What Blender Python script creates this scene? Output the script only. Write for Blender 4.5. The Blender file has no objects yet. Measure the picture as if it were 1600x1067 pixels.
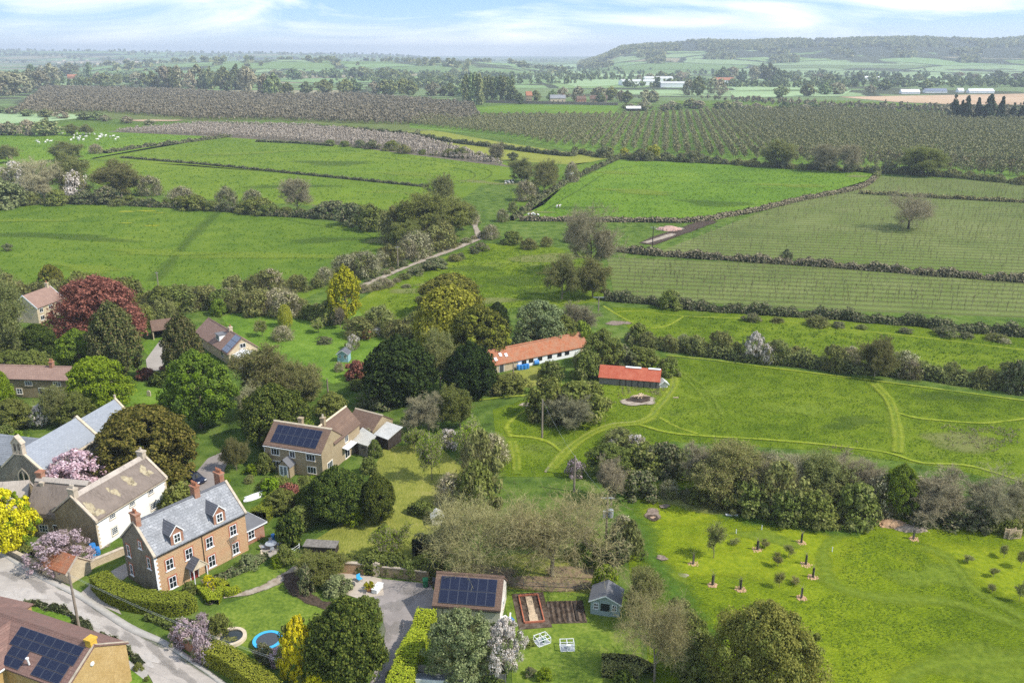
import bpy, math, random
import numpy as np
from mathutils import Vector, Matrix

SC = bpy.context.scene
COL = SC.collection
RNG = np.random.default_rng(7)
random.seed(7)

# ------------------------------------------------------------------ camera geometry (used to survey the ground positions)
CAM_H = 62.0
FPX = 1350.0
TH = math.atan(451 / 1350.)
CT, ST = math.cos(TH), math.sin(TH)

def P(px, py, z=0.0):
    u = (px - 800) / FPX; v = (533.5 - py) / FPX
    d = (u, CT + v * ST, -ST + v * CT)
    t = (z - CAM_H) / d[2]
    return (d[0] * t, d[1] * t)

def zat(py, y):
    v = (533.5 - py) / FPX
    t = y / (CT + v * ST)
    return CAM_H + t * (-ST + v * CT)

def pxm(y):                                  # photo pixels per metre at ground distance y
    return FPX / (y * CT + CAM_H * ST)

def PL(pts, z=0.0):
    return [P(a, b, z) for a, b in pts]

# ------------------------------------------------------------------ tagging
def tag(o, label=None, cat=None, group=None, kind=None):
    if label: o['label'] = label
    if cat: o['category'] = cat
    if group: o['group'] = group
    if kind: o['kind'] = kind
    return o

def empty(name, loc, rz=0.0):
    o = bpy.data.objects.new(name, None)
    o.empty_display_size = 0.5
    COL.objects.link(o)
    o.location = loc; o.rotation_euler = (0, 0, rz)
    return o

def link(name, me, parent=None, loc=(0, 0, 0), rot=(0, 0, 0), scale=(1, 1, 1)):
    o = bpy.data.objects.new(name, me)
    COL.objects.link(o)
    o.location = loc; o.rotation_euler = rot; o.scale = scale
    if parent: o.parent = parent
    return o

# ------------------------------------------------------------------ mesh helpers
class MB:
    def __init__(self): self.v = []; self.f = []; self.m = []
    def poly(self, pts, m=0):
        b = len(self.v); self.v += [tuple(p) for p in pts]
        self.f.append(tuple(range(b, b + len(pts)))); self.m.append(m)
    def box(self, x0, x1, y0, y1, z0, z1, m=0):
        b = len(self.v)
        self.v += [(x0,y0,z0),(x1,y0,z0),(x1,y1,z0),(x0,y1,z0),(x0,y0,z1),(x1,y0,z1),(x1,y1,z1),(x0,y1,z1)]
        for q in ((0,3,2,1),(4,5,6,7),(0,1,5,4),(1,2,6,5),(2,3,7,6),(3,0,4,7)):
            self.f.append(tuple(b + i for i in q)); self.m.append(m)
    def prism(self, sec, x0, x1, m=0, ax='x'):
        # sec: list of (y,z) counter-clockwise, extruded along x (or along y with sec=(x,z), or z with sec=(x,y))
        n = len(sec); b = len(self.v)
        for x in (x0, x1):
            for a, c in sec:
                self.v.append((x, a, c) if ax == 'x' else (a, x, c) if ax == 'y' else (a, c, x))
        self.f.append(tuple(b + i for i in range(n))[::-1]); self.m.append(m)
        self.f.append(tuple(b + n + i for i in range(n))); self.m.append(m)
        for i in range(n):
            j = (i + 1) % n
            self.f.append((b + i, b + j, b + n + j, b + n + i)); self.m.append(m)
    def tube(self, p0, p1, r0, r1, n=8, m=0, cap=True):
        p0, p1 = Vector(p0), Vector(p1); d = (p1 - p0).normalized()
        a = d.orthogonal().normalized(); c = d.cross(a); b = len(self.v)
        for p, r in ((p0, r0), (p1, r1)):
            for i in range(n):
                t = 2 * math.pi * i / n
                self.v.append(tuple(p + a * (r * math.cos(t)) + c * (r * math.sin(t))))
        for i in range(n):
            j = (i + 1) % n
            self.f.append((b + i, b + j, b + n + j, b + n + i)); self.m.append(m)
        if cap:
            self.f.append(tuple(b + i for i in range(n))[::-1]); self.m.append(m)
            self.f.append(tuple(b + n + i for i in range(n))); self.m.append(m)
    def ball(self, c, rx, ry, rz, n=8, k=5, m=0):
        b = len(self.v)
        for i in range(1, k):
            a = math.pi * i / k
            for j in range(n):
                t = 2 * math.pi * j / n
                self.v.append((c[0] + rx*math.sin(a)*math.cos(t), c[1] + ry*math.sin(a)*math.sin(t), c[2] + rz*math.cos(a)))
        self.v += [(c[0], c[1], c[2] + rz), (c[0], c[1], c[2] - rz)]
        T = len(self.v) - 2
        for i in range(k - 2):
            for j in range(n):
                q = (j + 1) % n
                self.f.append((b+i*n+j, b+(i+1)*n+j, b+(i+1)*n+q, b+i*n+q)); self.m.append(m)
        for j in range(n):
            q = (j + 1) % n
            self.f.append((T, b + j, b + q)); self.m.append(m)
            self.f.append((T + 1, b+(k-2)*n+q, b+(k-2)*n+j)); self.m.append(m)
    def lathe(self, prof, c=(0,0), n=16, m=0):
        b = len(self.v)
        for r, z in prof:
            for j in range(n):
                t = 2*math.pi*j/n
                self.v.append((c[0]+r*math.cos(t), c[1]+r*math.sin(t), z))
        for i in range(len(prof)-1):
            for j in range(n):
                q = (j+1) % n
                self.f.append((b+i*n+j, b+i*n+q, b+(i+1)*n+q, b+(i+1)*n+j)); self.m.append(m)
    def mesh(self, name, mats):
        me = bpy.data.meshes.new(name)
        me.from_pydata(self.v, [], self.f)
        for mt in mats: me.materials.append(mt)
        me.polygons.foreach_set('material_index', self.m)
        me.update()
        return me
    def build(self, name, mats, parent=None, loc=(0,0,0), rot=(0,0,0), smooth=False):
        me = self.mesh(name, mats if isinstance(mats, (list, tuple)) else [mats])
        if smooth: me.polygons.foreach_set('use_smooth', [True]*len(me.polygons))
        return link(name, me, parent, loc, rot)

def mesh_np(name, V, quads=None, tris=None, mats=(), mi=None):
    me = bpy.data.meshes.new(name)
    V = np.asarray(V, np.float32)
    q = np.zeros((0, 4), np.int32) if quads is None else np.asarray(quads, np.int32)
    t = np.zeros((0, 3), np.int32) if tris is None else np.asarray(tris, np.int32)
    me.vertices.add(len(V)); me.vertices.foreach_set('co', V.ravel())
    loops = np.concatenate([q.ravel(), t.ravel()])
    me.loops.add(len(loops)); me.loops.foreach_set('vertex_index', loops)
    n = len(q) + len(t)
    me.polygons.add(n)
    st = np.concatenate([np.arange(len(q)) * 4, len(q) * 4 + np.arange(len(t)) * 3]).astype(np.int32)
    me.polygons.foreach_set('loop_start', st)
    for m in mats: me.materials.append(m)
    if mi is not None: me.polygons.foreach_set('material_index', np.asarray(mi, np.int32))
    me.update(calc_edges=True)
    return me

def unit(a):
    return a / np.maximum(np.linalg.norm(a, axis=-1, keepdims=True), 1e-6)

def leaf_quads(C, N, s, rng, asp=1.0):
    n = len(C)
    N = unit(N)
    t = unit(np.cross(N, rng.normal(size=(n, 3))))
    b = np.cross(N, t)
    s = np.broadcast_to(np.asarray(s, float).reshape(-1, 1), (n, 1)) * (0.7 + 0.6 * rng.random((n, 1)))
    t = t * s * 0.5; b = b * s * 0.5 * asp
    V = np.stack([C - t - b * .6, C + t * .8 - b, C + t + b * .7, C - t * .7 + b], 1).reshape(-1, 3)
    return V, np.arange(4 * n).reshape(n, 4)

def twig_tris(A, B, w, rng):
    n = len(A)
    d = B - A
    s = unit(np.cross(d, rng.normal(size=(n, 3)))) * (np.broadcast_to(np.asarray(w, float).reshape(-1, 1), (n, 1)) * .5)
    V = np.stack([A - s, A + s, B], 1).reshape(-1, 3)
    return V, np.arange(3 * n).reshape(n, 3)

def tubes_np(P0, P1, R0, R1, k=5):
    P0, P1 = np.asarray(P0, float), np.asarray(P1, float); n = len(P0)
    d = unit(P1 - P0)
    ref = np.where(np.abs(d[:, 2:3]) > .9, [[1., 0, 0]], [[0., 0, 1]])
    a = unit(np.cross(d, ref)); c = np.cross(d, a)
    th = np.arange(k) * 2 * math.pi / k
    ring = a[:, None] * np.cos(th)[None, :, None] + c[:, None] * np.sin(th)[None, :, None]
    v0 = P0[:, None] + ring * np.asarray(R0, float)[:, None, None]
    v1 = P1[:, None] + ring * np.asarray(R1, float)[:, None, None]
    V = np.concatenate([v0, v1], 1).reshape(-1, 3)
    i = np.arange(k); j = (i + 1) % k
    f = np.stack([i, j, k + j, k + i], 1)
    F = (f[None] + (np.arange(n) * 2 * k)[:, None, None]).reshape(-1, 4)
    return V, F

def merge(parts):
    """parts: list of (V, quads or None, tris or None, mat index) -> V, Q, T, mi"""
    V = []; Q = []; T = []; mq = []; mt = []; b = 0
    for v, q, t, m in parts:
        V.append(v)
        if q is not None and len(q): Q.append(q + b); mq.append(np.full(len(q), m))
        if t is not None and len(t): T.append(t + b); mt.append(np.full(len(t), m))
        b += len(v)
    cat = lambda L, k: np.concatenate(L) if L else np.zeros((0, k), np.int32)
    return np.concatenate(V), cat(Q, 4), cat(T, 3), np.concatenate(mq + mt) if mq + mt else None

def in_poly(x, y, poly):
    ins = np.zeros(len(x), bool); n = len(poly); j = n - 1
    for i in range(n):
        xi, yi = poly[i]; xj, yj = poly[j]
        c = ((yi > y) != (yj > y)) & (x < (xj - xi) * (y - yi) / ((yj - yi) or 1e-9) + xi)
        ins ^= c; j = i
    return ins

def dist_line(x, y, pts):
    d = np.full(len(x), 1e9)
    for (x0, y0), (x1, y1) in zip(pts[:-1], pts[1:]):
        dx, dy = x1 - x0, y1 - y0; L = dx*dx + dy*dy or 1e-9
        t = np.clip(((x - x0)*dx + (y - y0)*dy) / L, 0, 1)
        d = np.minimum(d, np.hypot(x - x0 - t*dx, y - y0 - t*dy))
    return d

def resample(pts, step, smooth=True):
    pts = [np.array(p, float) for p in pts]
    if smooth and len(pts) > 2:
        out = []
        Q = [2*pts[0]-pts[1]] + pts + [2*pts[-1]-pts[-2]]
        for i in range(1, len(Q)-2):
            p0, p1, p2, p3 = Q[i-1:i+3]
            n = max(2, int(np.linalg.norm(p2-p1)/step))
            for k in range(n):
                t = k/n
                out.append(.5*((2*p1)+(p2-p0)*t+(2*p0-5*p1+4*p2-p3)*t*t+(3*p1-p0-3*p2+p3)*t**3))
        out.append(pts[-1])
    else:
        out = []
        for a, b in zip(pts[:-1], pts[1:]):
            n = max(1, int(np.linalg.norm(b-a)/step))
            for k in range(n): out.append(a+(b-a)*k/n)
        out.append(pts[-1])
    return np.array(out)

# ------------------------------------------------------------------ material helpers
class NT:
    def __init__(self, name):
        self.mat = bpy.data.materials.new(name); self.mat.use_nodes = True
        self.t = self.mat.node_tree; self.t.nodes.clear()
        self.out = self.n('ShaderNodeOutputMaterial')
    def n(self, typ, **kw):
        o = self.t.nodes.new(typ)
        for k, v in kw.items(): setattr(o, k, v)
        return o
    def l(self, a, b): self.t.links.new(a, b)
    def coord(self, which='Object'): return self.n('ShaderNodeTexCoord').outputs[which]
    def mapping(self, vec, scale=(1,1,1), rot=(0,0,0)):
        m = self.n('ShaderNodeMapping'); self.l(vec, m.inputs['Vector'])
        m.inputs['Scale'].default_value = scale; m.inputs['Rotation'].default_value = rot
        return m.outputs[0]
    def noise(self, vec, scale, detail=3, rough=.55):
        x = self.n('ShaderNodeTexNoise'); self.l(vec, x.inputs['Vector'])
        x.inputs['Scale'].default_value = scale; x.inputs['Detail'].default_value = detail; x.inputs['Roughness'].default_value = rough
        return x.outputs['Fac']
    def ramp(self, fac, stops, interp='LINEAR'):
        r = self.n('ShaderNodeValToRGB'); self.l(fac, r.inputs['Fac']); r.color_ramp.interpolation = interp
        e = r.color_ramp.elements
        while len(e) < len(stops): e.new(0.5)
        for el, (p, c) in zip(e, stops):
            el.position = p; el.color = (c[0], c[1], c[2], 1)
        return r.outputs['Color']
    def mix(self, fac, a, b, mode='MIX'):
        m = self.n('ShaderNodeMix', data_type='RGBA', blend_type=mode)
        for s, v in ((m.inputs['Factor'], fac), (m.inputs[6], a), (m.inputs[7], b)):
            if hasattr(v, 'links'): self.l(v, s)
            elif isinstance(v, (int, float)): s.default_value = v
            else: s.default_value = (v[0], v[1], v[2], 1)
        return m.outputs[2]
    def math(self, op, a, b=0.0, c=None, clamp=False):
        m = self.n('ShaderNodeMath', operation=op, use_clamp=clamp)
        for i, v in enumerate((a, b, c)):
            if v is None: continue
            if hasattr(v, 'links'): self.l(v, m.inputs[i])
            else: m.inputs[i].default_value = v
        return m.outputs[0]
    def bump(self, h, dist=.05, strength=1.0):
        b = self.n('ShaderNodeBump'); self.l(h, b.inputs['Height'])
        b.inputs['Distance'].default_value = dist; b.inputs['Strength'].default_value = strength
        return b.outputs[0]
    def pbsdf(self, color, rough=.9, normal=None, spec=.2, metal=0.0):
        p = self.n('ShaderNodeBsdfPrincipled')
        if hasattr(color, 'links'): self.l(color, p.inputs['Base Color'])
        else: p.inputs['Base Color'].default_value = (*color, 1)
        if hasattr(rough, 'links'): self.l(rough, p.inputs['Roughness'])
        else: p.inputs['Roughness'].default_value = rough
        p.inputs['Specular IOR Level'].default_value = spec; p.inputs['Metallic'].default_value = metal
        if normal is not None: self.l(normal, p.inputs['Normal'])
        return p.outputs[0]
    def done(self, sh):
        self.l(sh, self.out.inputs['Surface']); return self.mat

MATS = {}
def m_plain(name, c, rough=.7, spec=.3, metal=0., var=.15, scale=3., bump=0.0):
    if name in MATS: return MATS[name]
    g = NT(name); v = g.coord()
    f = g.noise(v, scale, 4)
    col = g.ramp(f, [(.3, [x*(1-var) for x in c]), (.7, [min(1, x*(1+var)) for x in c])])
    nm = g.bump(f, bump) if bump else None
    MATS[name] = g.done(g.pbsdf(col, rough, nm, spec, metal)); return MATS[name]

def m_leaf(name, stops, trans=.3, objvar=.12):
    """leaf colours picked per leaf, shifted a little per plant"""
    g = NT(name)
    geo = g.n('ShaderNodeNewGeometry'); oi = g.n('ShaderNodeObjectInfo')
    n = len(stops)
    col = g.ramp(geo.outputs['Random Per Island'], [(i/max(1, n-1), c) for i, c in enumerate(stops)])
    hsv = g.n('ShaderNodeHueSaturation'); g.l(col, hsv.inputs['Color'])
    g.l(g.math('MULTIPLY_ADD', oi.outputs['Random'], objvar*.25, .5-objvar*.125), hsv.inputs['Hue'])
    r2 = g.math('FRACT', g.math('MULTIPLY', oi.outputs['Random'], 7.31))
    g.l(g.math('MULTIPLY_ADD', r2, objvar*2.4, 1-objvar*1.2), hsv.inputs['Value'])
    c = hsv.outputs[0]
    d = g.n('ShaderNodeBsdfDiffuse'); g.l(c, d.inputs['Color'])
    if trans > 0:
        t = g.n('ShaderNodeBsdfTranslucent'); g.l(c, t.inputs['Color'])
        mx = g.n('ShaderNodeMixShader'); mx.inputs[0].default_value = trans
        g.l(d.outputs[0], mx.inputs[1]); g.l(t.outputs[0], mx.inputs[2])
        MATS[name] = g.done(mx.outputs[0])
    else: MATS[name] = g.done(d.outputs[0])
    return MATS[name]

def m_bark(name, c):
    g = NT(name); v = g.mapping(g.coord(), (6, 6, 1.5))
    f = g.noise(v, 2., 4)
    MATS[name] = g.done(g.pbsdf(g.ramp(f, [(.3, [x*.6 for x in c]), (.7, [x*1.3 for x in c])]), .95, g.bump(f, .03), .1)); return MATS[name]

def m_grass(name, cols, scale=.35, streak=None, patch=None, rows=None, bump=.25, fine=2.2):
    """ground grass: broad patches, medium mottling and fine blades; optional combed streaks or drilled rows"""
    g = NT(name); v = g.coord()
    big = g.noise(v, scale*.12, 3); med = g.noise(v, scale, 4)
    sv = g.mapping(v, streak[0], (0, 0, streak[1])) if streak else v
    fin = g.noise(sv, fine, 5, .65)
    h = g.math('ADD', g.math('MULTIPLY', med, .35), g.math('MULTIPLY', fin, .65))
    h = g.math('ADD', g.math('MULTIPLY', h, .72), g.math('MULTIPLY', big, .28))
    n = len(cols)
    c = g.ramp(h, [(.40 + .20*i/(n-1), x) for i, x in enumerate(cols)])
    if patch:
        pf = g.ramp(g.noise(v, patch[0], 4, .6), [(patch[1], (0,0,0)), (patch[1]+patch[3], (1,1,1))])
        pf = g.math('MULTIPLY', pf, g.math('MULTIPLY_ADD', fin, 1.4, .0, clamp=True))
        c = g.mix(pf, c, patch[2])
    if rows:
        rv = g.mapping(v, (1,1,1), (0,0,rows[0]))
        w = g.n('ShaderNodeTexWave', wave_type='BANDS', bands_direction='Y'); g.l(rv, w.inputs['Vector'])
        w.inputs['Scale'].default_value = rows[1]; w.inputs['Distortion'].default_value = rows[3] if len(rows) > 3 else .4; w.inputs['Detail'].default_value = 2
        c = g.mix(g.math('MULTIPLY', w.outputs['Fac'], rows[4] if len(rows) > 4 else .6), c, rows[2])
    nm = g.bump(fin, bump) if bump else None
    MATS[name] = g.done(g.pbsdf(c, 1., nm, .05)); return MATS[name]

def m_soft(name, cols, scale=1.5, edge=.35, bump=.05, stain=None, amax=1.):
    """a track or bed whose edges fray into the ground (uses the 'edge' attribute: 0 at the border, 1 inside)"""
    g = NT(name); v = g.coord()
    f = g.noise(v, scale, 5, .6)
    c = g.ramp(f, [(.3+.4*i/(len(cols)-1), x) for i, x in enumerate(cols)])
    if stain: c = g.mix(g.ramp(g.noise(v, stain[0], 3), [(.52, (0,0,0)), (.66, (1,1,1))]), c, stain[1])
    at = g.n('ShaderNodeAttribute', attribute_name='edge')
    e = g.math('ADD', at.outputs['Fac'], g.math('MULTIPLY_ADD', g.noise(v, scale*1.7, 4, .7), 1.2, -.6))
    a = g.ramp(e, [(.15, (0,0,0)), (min(1., .15+edge), (amax,)*3)])
    sh = g.pbsdf(c, .95, g.bump(f, bump), .1)
    tr = g.n('ShaderNodeBsdfTransparent'); mx = g.n('ShaderNodeMixShader')
    g.l(a, mx.inputs[0]); g.l(tr.outputs[0], mx.inputs[1]); g.l(sh, mx.inputs[2])
    MATS[name] = g.done(mx.outputs[0]); return MATS[name]

def m_stone(name, cols, mortar, bw=.5, bh=.22, var=.4, bump=.03, scale=.6, tile=False):
    g = NT(name); v = g.coord()
    s = g.n('ShaderNodeSeparateXYZ'); g.l(v, s.inputs[0])
    cb = g.n('ShaderNodeCombineXYZ')
    if tile: g.l(s.outputs[0], cb.inputs[0]); g.l(g.math('MULTIPLY', s.outputs[2], 1.4), cb.inputs[1])
    else: g.l(g.math('ADD', s.outputs[0], s.outputs[1]), cb.inputs[0]); g.l(s.outputs[2], cb.inputs[1])
    b = g.n('ShaderNodeTexBrick'); g.l(cb.outputs[0], b.inputs['Vector'])
    b.inputs['Scale'].default_value = 1; b.inputs['Brick Width'].default_value = bw; b.inputs['Row Height'].default_value = bh
    b.inputs['Mortar Size'].default_value = .02 if not tile else .028
    b.inputs['Color1'].default_value = (*cols[0], 1); b.inputs['Color2'].default_value = (*cols[1], 1); b.inputs['Mortar'].default_value = (*mortar, 1)
    f = g.noise(v, scale, 6, .65)
    c = g.mix(g.ramp(f, [(.38, (0,0,0)), (.62, (1,1,1))]), b.outputs['Color'], cols[2])
    f2 = g.noise(v, scale*7, 4, .7)
    c = g.mix(var, c, g.ramp(f2, [(.25, [x*.45 for x in cols[0]]), (.75, [min(1, x*1.35) for x in cols[1]])]))
    h = g.math('ADD', g.math('MULTIPLY', b.outputs['Fac'], -.6), f2)
    MATS[name] = g.done(g.pbsdf(c, .92, g.bump(h, bump), .15)); return MATS[name]
# ------------------------------------------------------------------ plant materials
def L(name, stops, *a):
    k = LEAFK.get(name, 1.35)
    return m_leaf(name, [tuple(min(.9, x*k) for x in c) for c in stops], *a)
LEAFK = {n: 1.0 for n in ('lf_acid', 'lf_yellowfl', 'lf_white', 'lf_pink', 'lf_mauve', 'lf_gold', 'lf_lime', 'lf_grasstuft')}
LEAFK.update({'lf_olive': 1.75, 'lf_mid': 1.65, 'lf_budgreen': 1.6, 'lf_willowolive': 1.6, 'lf_bramble': 1.55, 'lf_copper': 1.7, 'lf_cypress': 1.7, 'lf_hedgetop': 1.5, 'lf_sage': 1.4, 'lf_willow': 1.45, 'lf_green': 1.4, 'lf_twig': 1.75, 'lf_twigolive': 1.6, 'lf_twigred': 1.7, 'lf_orchard': 1.5, 'lf_orchpink': 1.3, 'lf_far': 2.5, 'lf_farbrown': 2.7, 'lf_yew': 1.65, 'lf_darkyew': 1.5, 'lf_conifer': 1.1, 'lf_bronze': 1.7})
BARK = m_bark('bark_grey', (.24, .20, .145)); BARKD = m_bark('bark_dark', (.06, .05, .04))
L('lf_yew', [(.03,.032,.007), (.07,.068,.013), (.12,.108,.022), (.17,.14,.035)], .3)
L('lf_darkyew', [(.016,.026,.006), (.034,.05,.01), (.07,.088,.016), (.115,.13,.024)], .25)
L('lf_conifer', [(.014,.023,.007), (.028,.043,.011), (.052,.072,.017)], .1)
L('lf_cypress', [(.03,.035,.012), (.06,.07,.02), (.12,.10,.04)], .12)
L('lf_green', [(.07,.105,.014), (.125,.175,.022), (.20,.255,.035)], .35)
L('lf_lime', [(.12,.19,.012), (.22,.31,.02), (.33,.42,.035)], .4)
L('lf_mid', [(.08,.095,.022), (.125,.145,.032), (.19,.21,.055)], .42)
L('lf_olive', [(.07,.078,.024), (.13,.138,.042), (.22,.218,.075)], .42)
L('lf_sage', [(.09,.11,.045), (.16,.19,.075), (.26,.28,.13)], .3)
L('lf_copper', [(.065,.026,.02), (.15,.058,.042), (.25,.105,.07)], .3)
L('lf_gold', [(.24,.26,.012), (.40,.415,.02), (.52,.51,.05)], .4)
L('lf_willow', [(.13,.142,.015), (.235,.245,.028), (.36,.36,.055)], .35)
L('lf_bronze', [(.042,.047,.01), (.085,.088,.016), (.165,.15,.028)], .2)
L('lf_acid', [(.42,.41,.01), (.70,.65,.015), (.85,.80,.06)], .35)
L('lf_yellowfl', [(.45,.44,.02), (.82,.76,.02), (.9,.83,.05)], .35)
L('lf_white', [(.42,.36,.28), (.70,.63,.55), (.84,.77,.70)], .3, .05)
L('lf_pink', [(.42,.26,.28), (.68,.48,.52), (.86,.72,.74)], .3, .05)
L('lf_mauve', [(.28,.21,.21), (.48,.36,.37), (.66,.54,.56)], .3, .05)
L('lf_twig', [(.128,.113,.06), (.20,.178,.103), (.29,.262,.16)], .0, .2)
L('lf_twigolive', [(.10,.095,.04), (.18,.165,.07), (.27,.25,.11)], .0, .2)
L('lf_twigred', [(.112,.098,.056), (.18,.158,.092), (.26,.232,.142)], .0, .2)
L('lf_bramble', [(.05,.065,.024), (.085,.10,.038), (.13,.135,.06), (.18,.15,.095)], .2)
L('lf_hedgetop', [(.085,.105,.014), (.15,.17,.02), (.22,.235,.03)], .2)
L('lf_box', [(.13,.16,.012), (.24,.27,.02), (.34,.35,.03)], .25)
L('lf_orchard', [(.098,.092,.042), (.128,.119,.057), (.165,.152,.078)], .0, .25)
L('lf_orchpink', [(.22,.182,.142), (.27,.222,.177), (.33,.275,.225)], .0, .15)
L('lf_orchbrown', [(.15,.13,.082), (.19,.163,.105), (.24,.207,.137)], .0, .2)
L('lf_far', [(.035,.05,.02), (.075,.09,.035), (.13,.135,.055)], .15, .3)
L('lf_farbrown', [(.06,.057,.033), (.11,.10,.057), (.16,.147,.088)], .1, .25)
L('lf_farlime', [(.10,.12,.04), (.16,.18,.06), (.23,.24,.09)], .3, .2)
L('lf_fardark', [(.014,.026,.014), (.028,.045,.022), (.045,.065,.03)], .1, .1)
L('lf_grasstuft', [(.09,.16,.014), (.135,.22,.018), (.20,.285,.03), (.26,.32,.06)], .3, 0)
L('lf_pasture', [(.055,.115,.012), (.08,.15,.015), (.11,.185,.02), (.135,.205,.025)], .3, 0)
L('lf_deadgrass', [(.20,.17,.08), (.32,.28,.15), (.16,.19,.06)], .3, 0)

L('lf_budgreen', [(.085,.098,.022), (.15,.165,.036), (.23,.24,.065)], .42)
L('lf_willowolive', [(.11,.11,.024), (.19,.185,.04), (.28,.265,.065)], .42)

PROF = {
 'round': lambda t: np.sqrt(np.clip(1 - (2*t - 1)**2, 0, 1)),
 'dome': lambda t: np.sqrt(np.clip(1 - (np.clip(t - .12, 0, 1)/.88)**2, 0, 1)) * np.clip(.72 + t*2.4, 0, 1),
 'egg': lambda t: np.sin(np.pi*np.clip(t, .02, .99)**.75)**.75,
 'cone': lambda t: np.clip(1.02 - t, 0.03, 1)**.8,
 'column': lambda t: np.clip(np.minimum(.55 + t*1.6, (1.03 - t)*2.6), 0, 1)**.8,
 'vase': lambda t: np.sqrt(np.clip(1 - (np.clip((t - .55)/.45, -1.3, 1))**2, .12, 1)),
 'umb': lambda t: np.sqrt(np.clip(1 - t**2, 0, 1)),
}

def canopy(rng, z0, z1, R, prof, ncl, nl, rc, solid=.45, lump=.18, flat=.85):
    f = PROF[prof]
    t = rng.random(ncl*6); keep = rng.random(ncl*6) < f(t)*.85 + .15; t = t[keep][:ncl]; n = len(t)
    a = rng.random(n)*2*np.pi
    ph = rng.random(4)*6.28
    lm = 1 + lump*(np.sin(2*a + ph[0] + 3*t) + .7*np.sin(3*a + ph[1] - 5*t) + .6*np.sin(5*a + ph[2] + 7*t))*.6
    rr = f(t)*R*lm*(1 - solid*rng.random(n)**1.8)
    k = rng.random(n) < .22                      # close the top of the crown
    tt = np.linspace(.45, 1, 60); ft = f(tt); q = np.sqrt(rng.random(n))*.8
    tc = np.array([tt[ft >= min(v, ft.max()*.98)].max() for v in q])
    t = np.where(k, tc, t); rr = np.where(k, q*R*lm, rr)
    rr = np.maximum(rr - rc*.5, 0)
    c = np.stack([rr*np.cos(a), rr*np.sin(a), z0 + (z1 - z0)*(t*.94 + .03)], 1)
    cr = rc*(.55 + .8*rng.random(n))*(.5 + .5*f(t))
    d = unit(rng.normal(size=(n, nl, 3)))
    p = c[:, None] + d*(cr[:, None, None])*(.55 + .5*rng.random((n, nl, 1)))*np.array([1, 1, flat])
    axis = np.zeros((n, 1, 3)); axis[:, 0, :2] = unit(c)[:, :2]
    N = d*.7 + axis*.35 + np.array([0, 0, .25]) + rng.normal(size=(n, nl, 3))*.35
    p = p.reshape(-1, 3); p[:, 2] = np.maximum(p[:, 2], .05)
    return p, N.reshape(-1, 3)

def skeleton(rng, h, levels, nch, spread, ratio=.68, r0=.22, up=.12, first=.25, L0=None, wig=.16):
    segs = []; tips = []
    def grow(p, d, Ln, r, lev):
        ns = 4 if lev == 0 else 3
        for i in range(ns):
            q = p + d*(Ln/ns); r1 = r*(.86 if lev == 0 else .78)
            segs.append((p, q, r, r1, lev))
            p, r = q, r1
            d = d + rng.normal(size=3)*(.05 if lev == 0 else wig) + np.array([0, 0, up if lev else .05]); d /= np.linalg.norm(d)
            if lev < levels and (lev or (i + 1)/ns >= first):
                for _ in range(nch[lev] if i < ns - 1 else nch[lev] + 1):
                    az = rng.random()*6.283; an = spread*(.65 + .6*rng.random())
                    o = np.cross(d, rng.normal(size=3)); o /= np.linalg.norm(o)
                    cd = d*math.cos(an) + o*math.sin(an); cd /= np.linalg.norm(cd)
                    grow(p, cd, Ln*ratio*(.7 + .5*rng.random()), r*.62, lev + 1)
        tips.append((p, d, lev))
    grow(np.zeros(3), np.array([0., 0, 1]), L0 or h*.5, r0, 0)
    return segs, tips

PROTO = {}
def reg(kind, trunk, crown, h, w, name, cat):
    PROTO.setdefault(kind, []).append((trunk, crown, h, w, name, cat))

def bounds(*Vs):
    V = np.concatenate(Vs); return V[:, 2].max(), 2*np.percentile(np.hypot(V[:, 0], V[:, 1]), 97)

def trunk_mesh(segs, maxlev, mat, k=6):
    s = [x for x in segs if x[4] <= maxlev]
    V, F = tubes_np([x[0] for x in s], [x[1] for x in s], [x[2] for x in s], [x[3] for x in s], k)
    return mesh_np('trunk', V, F, None, [mat])

def leafy(kind, n, name, cat, mat, h, R, prof, ncl, nl, rc, ls, base=.12, bark=BARKD, nvar=2, seed=0, solid=.45, lump=.18, extra=None, flat=.85, twig=None):
    for k in range(nvar):
        rng = np.random.default_rng(1000*n + k + seed)
        p, N = canopy(rng, h*base, h, R, prof, ncl, nl, rc, solid, lump, flat)
        V, Q = leaf_quads(p, N, ls, rng)
        parts = [(V, Q, None, 0)]
        mats = [MATS[mat]]
        if extra:
            p2, N2 = canopy(rng, h*base, h, R*1.03, prof, max(6, int(ncl*extra[1])), nl, rc*.8, .15, lump, flat)
            V2, Q2 = leaf_quads(p2, N2, ls, rng); parts.append((V2, Q2, None, 1)); mats.append(MATS[extra[0]])
        if twig:
            m = twig[1]; a = rng.random(m)*6.283; t = rng.random(m)**.7
            tip = np.stack([R*PROF[prof](t)*np.cos(a)*1.05, R*PROF[prof](t)*np.sin(a)*1.05, h*base + h*(1-base)*t*1.04], 1)
            A = tip*np.array([.55, .55, .7]) ; V3, T3 = twig_tris(A, tip + rng.normal(size=(m,3))*.3, .05*h/8, rng)
            parts.append((V3, None, T3, len(mats))); mats.append(MATS[twig[0]])
        V, Q, T, mi = merge(parts)
        crown = mesh_np('crown', V, Q, T, mats, mi)
        hh, ww = bounds(V)
        trunk = None
        if bark is not None:
            sg, _ = skeleton(rng, h, 1, [2, 1], .8, .5, h*.026, .15, .3, h*.55)
            trunk = trunk_mesh(sg, 1, bark)
        reg(kind, trunk, crown, hh, ww, name, cat)

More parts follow.
